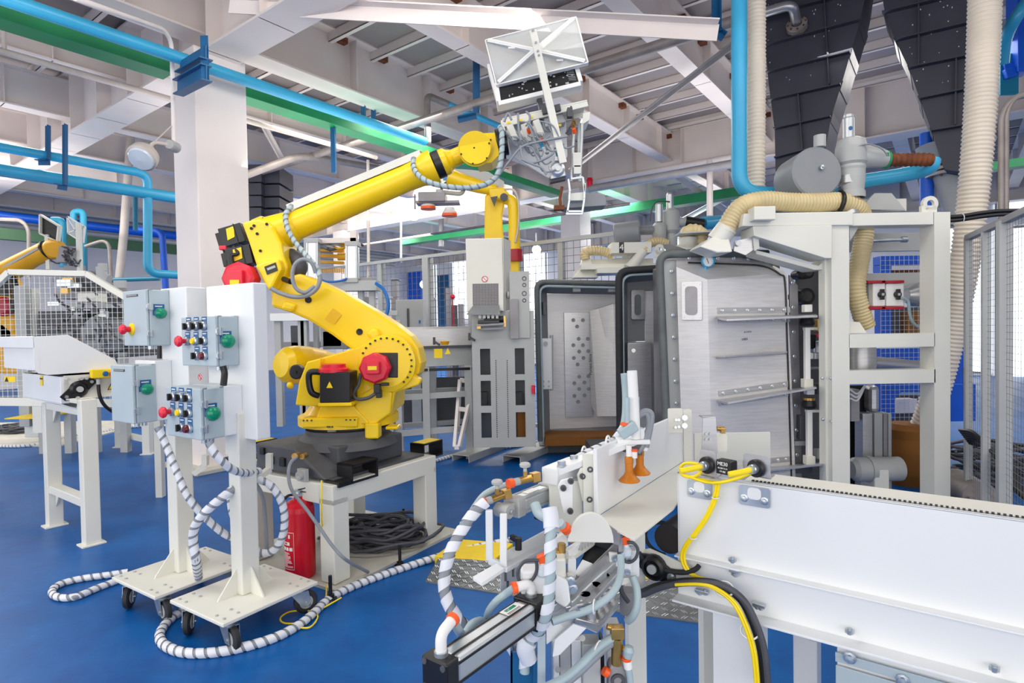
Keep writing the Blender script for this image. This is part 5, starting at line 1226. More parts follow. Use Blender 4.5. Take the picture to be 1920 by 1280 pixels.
# top of the far chamber: hoods, hoses, the second blower
def hood(par, px, py, w_, h_, Y_, mat='cream'):
    c = P(px, py, Y_); part('hood', MB().lathe(c, Z, [(w_, 0), (w_ * .5, h_ * .6), (w_ * .45, h_)], 4), mat, par)
part('top_deck', MB().par(P(1090, 505, Y1 - .1), X * 1.2, Y * .9, Z * .06), 'cream', c_a)
mb = MB().prism([P(1075, 520, Y1 - .05), P(1122, 520, Y1 - .05), P(1112, 503, Y1 + .05), P(1089, 503, Y1 + .05)], Y * .25); part('hood', mb, 'cream', c_a)
mb = MB().prism([P(1088, 504, Y1), P(1113, 504, Y1), P(1106, 480, Y1 + .02), P(1094, 480, Y1 + .02)], Y * .18); part('hood_neck', mb, 'cream', c_a)
def chose(name, par, pts, r, mat, k=8, every=.03, lab=None, rr=.14, n=12):
    """corrugated hose: bulging rings along a smooth path"""
    c = cr(pts, k); L = [0]
    for a, b in zip(c, c[1:]): L.append(L[-1] + (b - a).length)
    m_ = max(4, int(L[-1] / every * 4)); out = []; rad = []; i = 0
    for j in range(m_ + 1):
        d = L[-1] * j / m_
        while i < len(L) - 2 and L[i + 1] < d: i += 1
        out.append(c[i].lerp(c[i + 1], (d - L[i]) / max(L[i + 1] - L[i], 1e-9))); rad.append((r if not isinstance(r, tuple) else r[0] + (r[1] - r[0]) * j / m_) * (1 - rr * (.5 - .5 * cos(pi * j / 2)) ))
    mb = MB().tube(out, rad, n)
    if par: return part(name, mb, mat, par, 0, lab)
    return solo(name, lab, 'hose', mb, mat)
chose('suction_hose', c_a, [P(1098, 486, Y1), P(1097, 474, Y1), P(1108, 470, Y1 - .02), P(1130, 471, Y1), P(1150, 478, Y1)], .06, 'ducty')
pq(c_a, 'manifold', 1100, 484, 1225, 500, Y1 + .1, .25, 'cream', .006)
bx = pq(c_a, 'number_box', 1147, 453, 1222, 475, Y1 - .2, .3, 'cream', .006)
pq(bx if False else c_a, 'number_plate', 1161, 454, 1170, 474, Y1 - .205, .004, 'black', 0)
text('number_print', '4', .1, P(1165.5, 464, Y1 - .21), X, Z, 'paper', c_a)
pq(c_a, 'deck_frame', 1120, 500, 1235, 512, Y1 - .2, .3, 'cream', .004)
def blower(name, lab, drum_a, drum_b, rd, mat, body_x, py0, py1, Y_, sc):
    t = thing(name, lab, 'valve unit', P(body_x, py1, Y_))
    ax = (drum_b - drum_a).normalized()
    part('drum', MB().lathe(drum_a, ax, [(0, -.0), (rd * .93, 0), (rd, rd * .06), (rd, (drum_b - drum_a).length - rd * .1), (rd * .9, (drum_b - drum_a).length), (0, (drum_b - drum_a).length)], 30), mat, t)
    return t
b1_ = blower('air_valve_unit', 'smaller grey valve unit on the farthest chamber', P(1200, 434, Y1 - .1), P(1152, 440, Y1 - .02), .13, 'grey', 1225, 400, 480, Y1, 1)
q = lambda x, y, d=0: P(x, y, Y1 + d)
part('drum_pipe', MB().cyl(q(1198, 432), q(1226, 431), .055, 12), 'grey', b1_)
part('valve_body', MB().lathe(q(1236, 446), Z, [(.06, -.1), (.075, 0), (.085, .04), (.085, .14), (.06, .17), (.04, .18)], 16), 'lgrey', b1_)
part('actuator', MB().lathe(q(1236, 416), Z, [(.042, 0), (.042, .2), (.03, .22), (0, .22)], 14), 'alu', b1_)
part('valve_body', MB().lathe(q(1259, 455, .05), Z, [(.07, -.2), (.07, .1), (.1, .14), (.1, .28), (.1, .36), (.05, .4)], 16), 'lgrey', b1_)
part('actuator', MB().lathe(q(1256, 394, .05), Z, [(.04, 0), (.042, .02), (.042, .18), (.03, .2), (0, .2)], 14), 'alu', b1_)
part('side_port', MB().tube([q(1262, 418, .05), q(1290, 416, .05)], .06, 10), 'lgrey', b1_)
part('rubber_boot', MB().tube([q(1284, 416, .05), q(1318, 421, .05)], .07, 12), 'black', b1_)
part('control_tube', MB().tube(cr([q(1256, 378), q(1232, 378), q(1222, 392), q(1220, 415)], 6), .008, 6), 'dark', b1_)
pipe('short blue pipe stub behind the smaller valve unit', [P(1316, 419, Y1 + .1), P(1356, 415, Y1 + .3)], .08, 'blue', 'pipe_stub')
chose('suction_hose', b1_, [q(1250, 457, -.1), q(1232, 452, -.12), q(1216, 458, -.14), q(1206, 472, -.16)], .055, 'ducty')
part('hose_cone', MB().tube([q(1207, 470, -.16), q(1190, 492, -.18), q(1180, 505, -.2)], [.055, .06, .075], 12), 'cream', b1_)
part('lift_eye', MB().lathe(q(1236, 468, -.25), -Y, [(.025, 0), (.06, 0), (.06, .02), (.025, .02)], 18).box(q(1236, 476, -.26), (.12, .02, .08)), 'cream', b1_)
# middle chamber
Y2 = 5.7
c_b = thing('steel_chamber', 'narrow middle chamber with a dark rubber rim and an oblong window', 'chamber', V((P(1200, 850, Y2).x, Y2 + .3, 0)))
rail(c_b, 'door_gasket', [(1163, 835), (1160, 508), (1240, 503)], Y2 - .1, .036, 'rubber')
rail(c_b, 'door_gasket', [(1170, 820), (1167, 516), (1240, 512)], Y2 - .09, .014, 'hose')
mb = MB().prism([P(1160, 508, Y2 - .1), P(1164, 835, Y2 - .1), P(1176, 820, Y2 + .15), P(1174, 530, Y2 + .15)], X * .012); part('left_wall', mb, 'grey', c_b)
mb = MB().prism([P(1160, 508, Y2 - .1), P(1245, 504, Y2 - .1), P(1245, 524, Y2 + .15), P(1174, 530, Y2 + .15)], Z * .01); part('top_wall', mb, 'grey', c_b)
pq(c_b, 'back_panel', 1172, 520, 1245, 640, Y2 + .15, .012, 'grey'); pq(c_b, 'back_panel', 1172, 640, 1245, 830, Y2 + .15, .012, 'ssh')
pq(c_b, 'side_panel', 1210, 545, 1245, 830, Y2 + .13, .012, 'ssh')
o, u_, v_ = P(1184, 599, Y2 + .10), P(1209, 599, Y2 + .10), P(1184, 543, Y2 + .10)
wf = part('window_frame', MB().prism(rrect(o, u_ - o, v_ - o, .02), Y * .03), 'ss', c_b, .003)
part('window_glass', MB().prism(rrect(P(1190, 591, Y2 + .09), (u_ - o) * .48, (v_ - o) * .7, .03), Y * .008), 'seal', wf)
bxx = pq(c_b, 'cover_box', 1177, 641, 1223, 778, Y2 + .0, .12, 'ss', .012)
part('cover_bolt', MB().cyl(P(1188, 657, Y2), P(1188, 657, Y2 - .015), .02, 12), 'ss', bxx)
part('chamber_body', MB().par(P(1245, 830, Y2 + .0), X * .1, Y * .5, Z * 1.7), 'ssd', c_b)
pq(c_b, 'foot_panel', 1110, 838, 1240, 905, Y2 + .3, .5, 'dark')
# nearest chamber: the closed bulging door
Y3 = 4.85
c_c = thing('steel_chamber', 'nearest stainless chamber, closed ribbed door with a round gauge', 'chamber', V((P(1370, 930, Y3).x, Y3 + .3, 0)))
rail(c_c, 'door_gasket', [(1250, 800), (1236, 476), (1330, 474), (1440, 476)], Y3 - .02, .034, 'seal')
mb = MB().prism([P(1241, 482, Y3), P(1268, 484, Y3), P(1280, 860, Y3), P(1256, 860, Y3)], Y * .02)
sf = part('side_flange', mb, 'lgrey', c_c, .002)
mb = MB()
for i in range(8):
    k = (i + .4) / 8; mb.lathe(P(1258 + k * 12, 492 + k * 330, Y3), -Y, [(.017, 0), (.017, .012), (.008, .014), (.008, .03), (0, .03)], 8)
part('bolts', mb, 'zinc', sf, kind='stuff')
mb = MB().prism([P(1241, 478, Y3 - .01), P(1425, 477, Y3 - .01), P(1455, 492, Y3 - .01), P(1448, 500, Y3 - .01), P(1420, 490, Y3 - .01), P(1241, 488, Y3 - .01)], Y * .02)
tf = part('top_flange', mb, 'ssd', c_c, .002)
mb = MB()
for px, py in ((1292, 484), (1345, 484), (1375, 484), (1403, 485), (1432, 489)): mb.lathe(P(px, py, Y3 - .01), -Y, [(.016, 0), (.016, .01), (.008, .012), (.008, .025), (0, .025)], 8)
part('bolts', mb, 'zinc', tf, kind='stuff')
# door body: flat face toward the left, ribbed face to the right, chamfered top
fA = [P(1270, 487, Y3), P(1272, 492, Y3 - .08), P(1325, 524, Y3 - .22), P(1336, 900, Y3 - .22), P(1282, 900, Y3 - .08)]
mb = MB()
a0, a1 = P(1268, 500, Y3 - .1), P(1281, 905, Y3 - .1); b0_, b1_2 = P(1326, 524, Y3 - .24), P(1336, 905, Y3 - .24)
c0_, c1_3 = P(1476, 521, Y3 - .1), P(1492, 905, Y3 - .1); t0, t1, t2 = P(1268, 486, Y3), P(1432, 488, Y3), P(1470, 508, Y3)
t0b = P(1290, 492, Y3 - .04)
lo = [P(1283, 905, Y3 + .06), P(1492, 905, Y3 + .06)]
mb.add([a0, b0_, b1_2, a1], [(0, 1, 2, 3)][::1])
mb.add([b0_, c0_, c1_3, b1_2], [(0, 1, 2, 3)])
mb.add([t0, t1, P(1440, 514, Y3 - .12), b0_], [(0, 1, 2, 3)]); mb.add([t1, t2, c0_, P(1440, 514, Y3 - .12)], [(0, 1, 2, 3)]); mb.add([b0_, P(1440, 514, Y3 - .12), c0_], [(0, 1, 2)])
mb.add([t0, b0_, a0], [(0, 1, 2)]); mb.add([c0_, t2, P(1492, 905, Y3), c1_3], [(0, 1, 2, 3)]); mb.add([t0, a0, a1, P(1281, 905, Y3)], [(0, 1, 2, 3)])
part('door_shell', mb, 'ssh', c_c)
o, u_, v_ = P(1279, 600, Y3 - .135), P(1317, 600, Y3 - .215), P(1279, 528, Y3 - .13)
nn = (u_ - o).cross(Z).normalized()
wf = part('window_frame', MB().prism(rrect(o, u_ - o, Z * (v_ - o).z, .006), nn * .012), 'ss', c_c, .002)
part('window_glass', MB().prism(rrect(o + (u_ - o) * .18 + Z * (v_ - o).z * .13 + nn * .012, (u_ - o) * .6, Z * (v_ - o).z * .74, .03), nn * .005), 'ssd', wf)
mb = MB(); 
for k, z_ in ((.1, .08), (.5, .06), (.9, .08), (.1, .92), (.9, .92)): mb.cyl(o + (u_ - o) * k + Z * (v_ - o).z * z_ + nn * .012, o + (u_ - o) * k + Z * (v_ - o).z * z_ + nn * .018, .006, 8)
part('bolts', mb, 'zinc', wf, kind='stuff')
def dface(px, py, d=0):
    k = (px - 1330) / 150; return P(px, py, Y3 - .24 + .14 * max(0, k) - d)
rest = part
def shelf(y0l, y0r, xl, xr, dep, bolts):
    q = [dface(xl, y0l + 6), dface(xr, y0r + 4, -.02), P(xr + 3, y0r + 7, Y3 - .34), P(xl + 20, y0l + 12, Y3 - .42), P(xl + 4, y0l + 9, Y3 - .36)]
    s = part('hinge_shelf', MB().prism(q, Z * .016), 'ss', c_c, .002)
    for yy in (y0l - 8, y0l + 10):
        a, b = dface(xl + 2, yy, .004), dface(min(xr, 1480), yy + (y0r - y0l) * .8, .004)
        st_ = part('shelf_angle', MB().bar(a, b, .012, .045), 'ss', c_c)
        m2_ = MB()
        for k in range(6): e = a.lerp(b, .06 + k * .172); m2_.lathe(e - Y * .004, -Y, [(.014, 0), (.014, .01), (.007, .012), (.007, .024), (0, .024)], 7)
        part('bolts', m2_, 'zinc', st_, kind='stuff')
shelf(590, 588, 1343, 1530, .2, 6)
shelf(746, 722, 1345, 1528, .2, 6)
shelf(876, 866, 1390, 1538, .2, 6)
part('stiffener_rib', MB().prism([dface(1342, 672), dface(1476, 664), dface(1476, 661, .09), dface(1360, 670, .12), dface(1343, 670, .05)], Z * .012), 'ss', c_c)
part('door_edge_seal', MB().tube(cr([P(1290, 492, Y3 - .05), P(1380, 495, Y3 - .07), P(1432, 499, Y3 - .07), P(1462, 514, Y3 - .1), P(1472, 530, Y3 - .11), P(1476, 640, Y3 - .11), P(1480, 760, Y3 - .11), P(1484, 900, Y3 - .11)], 5), .007, 6), 'black', c_c)
mb = MB().prism([P(1480, 515, Y3 - .02), P(1496, 535, Y3 - .02), P(1504, 905, Y3 - .02), P(1486, 905, Y3 - .02)], Y * .02); s_ = part('side_flange', mb, 'ssd', c_c, .002)
mb = MB()
for i in range(8): mb.lathe(P(1485 + i * 1.2, 530 + i * 46, Y3 - .025), -Y, [(.015, 0), (.015, .012), (.007, .014), (.007, .03), (0, .03)], 8)
part('bolts', mb, 'zinc', s_, kind='stuff')
g_ = part('pressure_gauge', MB().lathe(P(1327, 489, Y3 - .1), -Y, [(0, -.02), (.05, -.02), (.052, 0), (.052, .02), (.046, .022), (.046, .012), (0, .012)], 24).cyl(P(1323, 500, Y3 - .1), P(1322, 506, Y3 - .1), .012, 8), 'blue', c_c)
part('gauge_dial', MB().lathe(P(1327, 489, Y3 - .112), -Y, [(.044, 0), (.044, .002), (0, .002)], 24), 'paper', g_)
mb = MB().bar(P(1325, 484, Y3 - .116), P(1329, 494, Y3 - .116), .004, .003, Y)
for i in range(11): a_ = radians(-40 + 26 * i); mb.box(P(1327, 489, Y3 - .115) + V((cos(a_), 0, sin(a_))) * .037, (.006, .001, .003), V((cos(a_), 0, sin(a_))), Y, V((-sin(a_), 0, cos(a_))))
part('gauge_needle', mb, 'black', g_, kind='stuff')
text('door_marks', '1980', .026, dface(1396, 636, .012), X + Z * .12, Z, 'dark', c_c); text('door_marks', 'A-2410', .02, dface(1402, 622, .012), X + Z * .05, Z, 'dark', c_c)
part('chamber_body', MB().par(P(1255, 905, Y3 + .08), X * .95, Y * .5, Z * 1.85), 'ssd', c_c, .01)
# between door and frame: hinges and dark works
hg_ = thing('hinge_gear', 'white hinge rods and dark bearings between ribbed door and frame', 'hinge', V((P(1520, 920, Y3).x, Y3, 0)))
pq(hg_, 'void_sheet', 1494, 500, 1552, 905, Y3 + .25, .02, 'dark', 0)  # dark sheet paints in the shaded void between door and frame
for y0, y1, x in ((588, 724, 1513), (742, 868, 1517)):
    part('hinge_rod', MB().box((P(x, y0 + 28, Y3 - .15) + P(x, y1 - 14, Y3 - .15)) / 2, (.04, .04, (P(x, y0 + 28, Y3).z - P(x, y1 - 14, Y3).z))), 'paper', hg_, .004)
    part('rod_foot', MB().box(P(x, y1 - 6, Y3 - .15), (.07, .07, .07)), 'cream', hg_, .004); part('rod_head', MB().box(P(x + 6, y0 + 28, Y3 - .15), (.1, .04, .02)), 'cream', hg_)
    part('bearing', MB().lathe(P(x, y0 + 18, Y3 - .15), Z, [(.05, -.02), (.06, 0), (.05, .04), (.035, .05), (0, .05)], 14), 'black', hg_); part('bush', MB().lathe(P(x, y0 + 8, Y3 - .15), Z, [(.045, -.02), (.045, .02), (0, .02)], 12), 'brass', hg_)
    part('top_pin', MB().box(P(x, y0 - 10, Y3 - .15), (.06, .06, .06)), 'paper', hg_, .004)
for px, py, r in ((1507, 556, .07), (1492, 556, .045), (1510, 512, .05), (1496, 515, .04)): part('roller', MB().lathe(P(px, py, Y3 + .1), -Y, [(r, -.05), (r, .05), (r * .6, .06), (0, .06)], 16), 'black', hg_)
for i, (px, py, w_, h2, m_) in enumerate(((1520, 640, .06, .12, 'black'), (1528, 650, .05, .1, 'zinc'), (1532, 610, .03, .1, 'brass'), (1531, 629, .03, .03, 'red'), (1525, 690, .1, .02, 'grey'), (1508, 800, .1, .2, 'dark'), (1533, 728, .05, .09, 'dark'), (1535, 850, .06, .08, 'lgrey'), (1500, 830, .12, .04, 'grey'), (1498, 880, .2, .05, 'dark'))):
    part('hinge_fitting', MB().box(P(px, py, Y3 - .05), (w_, .06, h2)), m_, hg_, .006)
part('guide_cylinder', MB().cyl(P(1523, 648, Y3 + .02), P(1523, 672, Y3 + .02), .05, 14), 'ss', hg_)
# ================================================================ white machine frame
YF = 4.45
mf = thing('portal_frame', 'tall white welded portal frame with three openings at the right', 'frame', V((P(1680, 930, YF).x, YF + .2, 0)))
LB_ = 985
mb = MB(); th = .16
def fr(x0, y0, x1, y1): pbx(mb, x0, y0, x1, y1, YF, th)
fr(1560, 397, 1593, LB_); fr(1752, 397, 1782, LB_); fr(1588, 397, 1750, 423); fr(1592, 624, 1753, 652); fr(1593, 692, 1754, 720)
part('portal', mb, 'cream', mf)
mb = MB(); pbx(mb, 1548, 480, 1561, LB_, YF + .06, .1); part('door_jamb', mb, 'cream', mf, .004)
mb = MB()
for px, py in ((1539, 709), (1555, 709), (1540, 786), (1556, 790)): mb.lathe(P(px + 2, py, YF + .02), -Y, [(.012, 0), (.012, .012), (0, .014)], 8)
part('bolts', mb, 'zinc', mf, kind='stuff')
mb = MB().prism([P(1395, 400, YF - .02), P(1600, 396, YF - .02), P(1600, 422, YF - .02), P(1392, 424, YF - .02)], Y * .5); part('header', mb, 'cream', mf, .006)
mb = MB().prism([P(1412, 424, YF - .03), P(1560, 422, YF - .03), P(1560, 484, YF - .03), P(1548, 484, YF - .03), P(1414, 442, YF - .03)], Y * .25); part('header_gusset', mb, 'cream', mf, .004)
mb = MB().prism([P(1416, 468, YF + .1), P(1535, 498, YF + .1), P(1550, 486, YF + .1), P(1548, 505, YF + .1), P(1528, 506, YF + .1), P(1418, 476, YF + .1)], Y * .2); part('lintel_bar', mb, 'cream', mf, .004)
mb = MB().box(P(1428, 402, YF - .05), (.16, .12, .1)); part('header_block', mb, 'cream', mf, .006)
mb = MB().lathe(P(1740, 383, YF + .06), -Y, [(.028, 0), (.058, 0), (.058, .03), (.028, .03), (.028, 0)], 22).box(P(1740, 392, YF + .045), (.116, .03, .05)); part('lift_eye', mb, 'cream', mf)
for pts in ([(1592, 422), (1612, 422), (1594, 452)], [(1592, 624), (1592, 602), (1612, 604), (1625, 624)], [(1750, 423), (1730, 423), (1750, 440)]):
    part('corner_gusset', MB().prism([P(x, y, YF + .1) for x, y in pts], Y * .012), 'cream', mf)
for y0, y1 in ((435, 472), (510, 540)): pq(mf, 'rear_bar', 1592, y0, 1752, y1, YF + .75, .05, 'lgrey')
pq(mf, 'rear_post', 1750, 400, 1768, LB_, YF + .7, .12, 'lgrey')
part('tie_rod', MB().cyl(P(1632, 452, YF + .5), P(1700, 449, YF + .5), .014, 8).cyl(P(1690, 449, YF + .5), P(1700, 449, YF + .5), .026, 10), 'zinc', mf)
# pneumatic actuators
for i, (x0, x1, lab) in enumerate(((1637, 1660, 'white valve actuator with crimson end plates, beside the yellowish hose'), (1662, 1695, 'white valve actuator with crimson end plates, beside the round duct'))):
    at_ = thing('valve_actuator', lab, 'actuator', P((x0 + x1) / 2, 580, YF + .35), 'pair of valve actuators')
    pq(at_, 'actuator_body', x0, 531, x1, 574, YF + .3, .16, 'paper', .006); pq(at_, 'side_fin', x0 - 8, 531, x0 - 1, 574, YF + .34, .1, 'lgrey')
    for y0, y1 in ((525, 531), (574, 580)): pq(at_, 'end_plate', x0 - 9, y0, x1 + 1, y1, YF + .28, .2, 'crimson', .004)
    q = P((x0 + x1) / 2 + 3, 552, YF + .3); part('position_knob', MB().lathe(q, -Y, [(.028, 0), (.028, .02), (.018, .026), (0, .026)], 12).box(q - Y * .018, (.03, .02, .085), V((1, 0, .0)), Y, Z), 'black', at_, .003)
    part('knob_arrow', MB().box(q - Y * .03, (.02, .004, .02)), 'lgrey', at_)
q_ = P(1714, 555, YF + .5); solo('round_duct', 'short round steel duct behind the actuators', 'duct', MB().lathe(P(1698, 553, YF + .6), X, [(0, 0), (.06, 0), (.1, .06), (.1, .12), (.11, .12), (.11, .14), (.1, .14), (.1, .3), (0, .3)], 22), 'ss')
solo('air_tube', 'pale air tube curling down from the actuators', 'tube', MB().tube(cr([P(1693, 558, YF + .28), P(1703, 566, YF + .3), P(1706, 590, YF + .32), P(1715, 608, YF + .34), P(1738, 620, YF + .36)], 6), .012, 8), 'hose')
solo('steel_elbow', 'round steel elbow pipe in the middle opening of the frame', 'pipe', MB().lathe(P(1612, 694, YF + .4), Z, [(.12, -.02), (.12, .09), (.128, .09), (.128, .11), (.12, .11), (.12, .3)], 22).tube([P(1630, 680, YF + .4), P(1735, 690, YF + .7)], .06, 12), 'ss')
mo_ = thing('duct_motor', 'round grey motor at the foot of the frame opening', 'motor', V((P(1615, 880, YF + .4).x, YF + .4, 0)))
part('motor_body', MB().lathe(P(1596, 880, YF + .4), X, [(0, 0), (.07, .0), (.1, .03), (.1, .13), (.11, .13), (.11, .17), (.1, .17), (.1, .4), (0, .4)], 20), 'lgrey', mo_); part('motor_stand', MB().box(V((P(1640, 900, YF + .4).x, YF + .4, .15)), (.12, .2, .3)), 'cream', mo_, .01)
mc_ = thing('drive_column', 'grey ribbed aluminium column in the lowest frame opening', 'column unit', V((P(1650, 900, YF + .55).x, YF + .6, 0)))
for x0, x1, m_ in ((1618, 1636, 'ss'), (1640, 1655, 'lgrey'), (1657, 1664, 'mgrey'), (1666, 1672, 'lgrey')): pq(mc_, 'profile', x0, 775, x1, 935, YF + .5, .12, m_)
pq(mc_, 'upper_pipe', 1634, 722, 1652, 775, YF + .55, .14, 'ss', .04); pq(mc_, 'box', 1596, 730, 1612, 790, YF + .5, .2, 'mgrey'); pq(mc_, 'dark_back', 1594, 722, 1625, 935, YF + .68, .02, 'black', 0)
mb = MB()
for i in range(3): mb.tube(cr([P(1594, 730 + 8 * i, YF + .4), P(1608, 738 + 6 * i, YF + .4), P(1622, 722, YF + .45)], 5), .008, 6)
part('cables', mb, 'wallw', mc_, kind='stuff')
solo('amber_drum', 'brown amber drum on the floor inside the frame', 'drum', MB().lathe(V((P(1706, 900, YF + 1.0).x, YF + 1.0, 0)), Z, [(.0, .0), (.22, 0), (.23, .1), (.22, .3), (.2, .42), (.2, .5), (.16, .55), (0, .55)], 26), 'card')
# blue filter machine behind the frame
bm = thing('filter_machine', 'royal blue machine with wire guards behind the white frame', 'machine', V((P(1710, 880, 6.6).x, 6.8, 0)))
def bq(name, x0, y0, x1, y1, m_, d=0, th=.15, kind=None): return pq(bm, name, x0, y0, x1, y1, 6.5 + d, th, m_, .004, None, kind)
bq('blue_panel', 1652, 478, 1740, 496, 'royal'); bq('blue_panel', 1652, 496, 1672, 520, 'royal'); bq('blue_post', 1655, 575, 1672, 640, 'royal'); bq('blue_panel', 1655, 652, 1742, 676, 'royal'); bq('blue_panel', 1655, 676, 1690, 692, 'royal')
mb = MB().prism([P(x, y, 6.5) for x, y in ((1656, 720), (1740, 720), (1740, 735), (1690, 735), (1678, 748), (1678, 785), (1656, 785))], Y * .15); part('blue_panel', mb, 'royal', bm)
bq('blue_panel', 1786, 478, 1800, 500, 'royal'); bq('blue_panel', 1782, 720, 1830, 790, 'royal', .1); bq('blue_panel', 1800, 640, 1824, 720, 'royal', .2); bq('blue_panel', 1794, 850, 1880, 905, 'royal', .2)
bq('brown_core', 1672, 505, 1745, 520, 'rust', .3); bq('brown_core', 1700, 584, 1745, 625, 'card', .4); bq('dark_core', 1660, 575, 1745, 630, 'dark', .5, .05); bq('dark_core', 1690, 676, 1745, 692, 'dark', .3); bq('white_core', 1680, 748, 1720, 775, 'wallw', .3); bq('dark_core', 1672, 740, 1745, 800, 'dark', .5, .05); bq('dark_core', 1786, 478, 1800, 560, 'dark', .5, .05)
a_, b_ = P(1652, 800, 6.42), P(1748, 478, 6.42); w_ = b_.x - a_.x; h3 = b_.z - a_.z
part('wire_guard', MB().grid(V((a_.x, 6.42, a_.z)), X * w_, Z * h3, int(w_ / .05), int(h3 / .05), .0025), 'wire', bm, kind='stuff')
bq('machine_body', 1652, 800, 1745, 900, 'dark', .5, .3)
# ================================================================ top of the near cell: drum, valves, hoses
YT = 4.7
vt = blower('air_valve_unit', 'large grey drum and valve unit on top of the white frame', P(1533, 322, YT - .1), P(1492, 344, YT + .22), .2, 'grey', 1596, 215, 400, YT, 1)
ax_ = (P(1492, 344, YT + .22) - P(1533, 322, YT - .1)).normalized()
part('drum_bolt', MB().lathe(P(1541, 314, YT - .11), -ax_, [(.02, 0), (.018, .012), (.008, .014), (.008, .024), (0, .024)], 10), 'zinc', vt)
part('drum_port', MB().cyl(P(1537, 276, YT), P(1537, 254, YT), .045, 14), 'lgrey', vt)
V_ = lambda x, y, d=0: P(x, y, YT + d)
part('valve_body', MB().lathe(V_(1596, 330), Z, [(.09, -.12), (.1, -.02), (.1, .04), (.105, .06), (.1, .08), (.115, .1), (.115, .22), (.1, .28), (.06, .3), (0, .3)], 22), 'lgrey', vt)
part('actuator', MB().lathe(V_(1591, 268), Z, [(.05, -.02), (.05, .02), (.042, .02), (.042, .19), (.034, .2), (.034, .22), (0, .22)], 16), 'alu', vt)
part('actuator_mark', MB().lathe(V_(1595, 240, -.043), -Y, [(.016, 0), (.016, .002), (0, .002)], 14), 'plateb', vt)
part('side_port', MB().tube([V_(1606, 294), V_(1640, 294), V_(1664, 299)], [.09, .085, .06], 16), 'lgrey', vt)
part('port_collar', MB().cyl(V_(1575, 362), V_(1618, 362), .0, 6).lathe(V_(1596, 372), Z, [(.1, 0), (.1, .05), (.09, .06)], 20), 'lgrey', vt)
part('stand_pipe', MB().lathe(V_(1592, 402), Z, [(.075, 0), (.075, .22), (.09, .24), (.09, .3)], 20), 'ss', vt)
part('control_tube', MB().tube(cr([V_(1600, 278, -.1), V_(1625, 270, -.12), V_(1652, 278, -.12), V_(1664, 292, -.1)], 6), .006, 6), 'cable', vt)
chose('brown_hose', None, [V_(1662, 299), V_(1690, 300), V_(1720, 299), V_(1746, 300)], .055, 'rust', 8, .04, 'rusty brown ribbed hose on the valve unit', .22)
solo('hose_clamp', 'green clip clamp on the end of the brown hose', 'clamp', MB().tube([V_(1662, 299) + V((0, cos(t), sin(t))) * .062 for t in [2 * pi * i / 18 for i in range(18)]], .01, 6, True).box(V_(1660, 290, -.06), (.05, .02, .03)), 'green')
pipe('blue pipe bending from the brown hose back to the drum', cr([V_(1748, 300, .1), V_(1744, 312, .1), V_(1720, 322, .2), V_(1680, 330, .3), V_(1640, 336, .35), V_(1575, 346, .4)], 6), .06, 'blue', 'bent_pipe')
pq(vt, 'valve_deck', 1540, 372, 1700, 398, YT + .2, .3, 'cream')
mb = MB().prism([V_(1612, 392, .1), V_(1640, 362, .1), V_(1672, 362, .1), V_(1698, 394, .1)], Y * .015); part('deck_plate', mb, 'lgrey', vt)
cream = chose('suction_hose', None, [P(1360, 436, YT - .15), P(1370, 412, YT - .15), P(1392, 386, YT - .15), P(1430, 376, YT - .15), P(1480, 379, YT - .12), P(1530, 380, YT - .1), P(1575, 378, YT - .05), P(1605, 388, YT), P(1618, 410, YT + .1), P(1620, 440, YT + .12), P(1610, 500, YT + .1), P(1605, 545, YT + .08), P(1616, 590, YT + .1), P(1624, 612, YT + .12)], .075, 'ducty', 10, .026, 'cream yellow suction hose arching over the white frame and down inside', .1)
part_c = solo('hose_clamp', 'black band clamp on the cream yellow hose', 'clamp', MB().tube([P(1572, 380, YT - .06) + V((0.15 * sin(t), cos(t), sin(t))) * .083 for t in [2 * pi * i / 20 for i in range(20)]], .016, 6, True), 'black')
hc = thing('hood_funnel', 'cream funnel hood joining the suction hose to the chamber top', 'hood', P(1340, 475, YT))
part('neck', MB().tube([P(1364, 426, YT - .15), P(1345, 452, YT - .12)], [.08, .085], 16), 'cream', hc)
mb = MB(); n1, n2 = [P(1333, 446, YT - .12), P(1365, 452, YT - .12)], [P(1312, 470, YT - .14), P(1372, 470, YT - .14)]
mb.prism([P(1336, 444, YT - .2), P(1368, 448, YT - .2), P(1374, 472, YT - .25), P(1345, 474, YT - .25), P(1312, 462, YT - .25)], Y * .28); part('cone', mb, 'cream', hc, .01)
mb = MB().tube([P(1290, 446, YT + .3), P(1290, 458, YT + .3), P(1288, 470, YT + .3), P(1284, 478, YT + .3)], [.08, .075, .11, .2], 14); part('cone', mb, 'cream', hc)
chose('elbow_hose', hc, [P(1286, 448, YT + .3), P(1288, 436, YT + .3), P(1300, 432, YT + .3), P(1314, 438, YT + .3), P(1314, 458, YT + .3)], .06, 'ducty')
part('hood_plate', MB().bar(P(1268, 440, YT + .2), P(1352, 436, YT + .2), .2, .01), 'lgrey', hc)
part('side_bracket', MB().prism([P(1378, 452, YT - .2), P(1420, 442, YT - .2), P(1422, 462, YT - .2), P(1398, 478, YT - .2), P(1376, 470, YT - .2)], Y * .02).cyl(P(1385, 456, YT - .2), P(1385, 456, YT - .23), .02, 10), 'ss', hc)
mb = MB().prism([P(1412, 440, YT - .22), P(1422, 438, YT - .22), P(1424, 465, YT - .22), P(1415, 470, YT - .22)], Y * .015); part('side_bracket', mb, 'cream', hc)
part('shaft', MB().cyl(P(1420, 452, YT), P(1530, 478, YT), .03, 10), 'lgrey', hc)
q0, q1 = P(1284, 900, Y3 + .12), P(1500, 900, Y3 + .12); part('base_frame', MB().par(V((q0.x, Y3 + .12, .004)), X * (q1.x - q0.x), Y * .42, Z * .24), 'dark', c_c, .004)
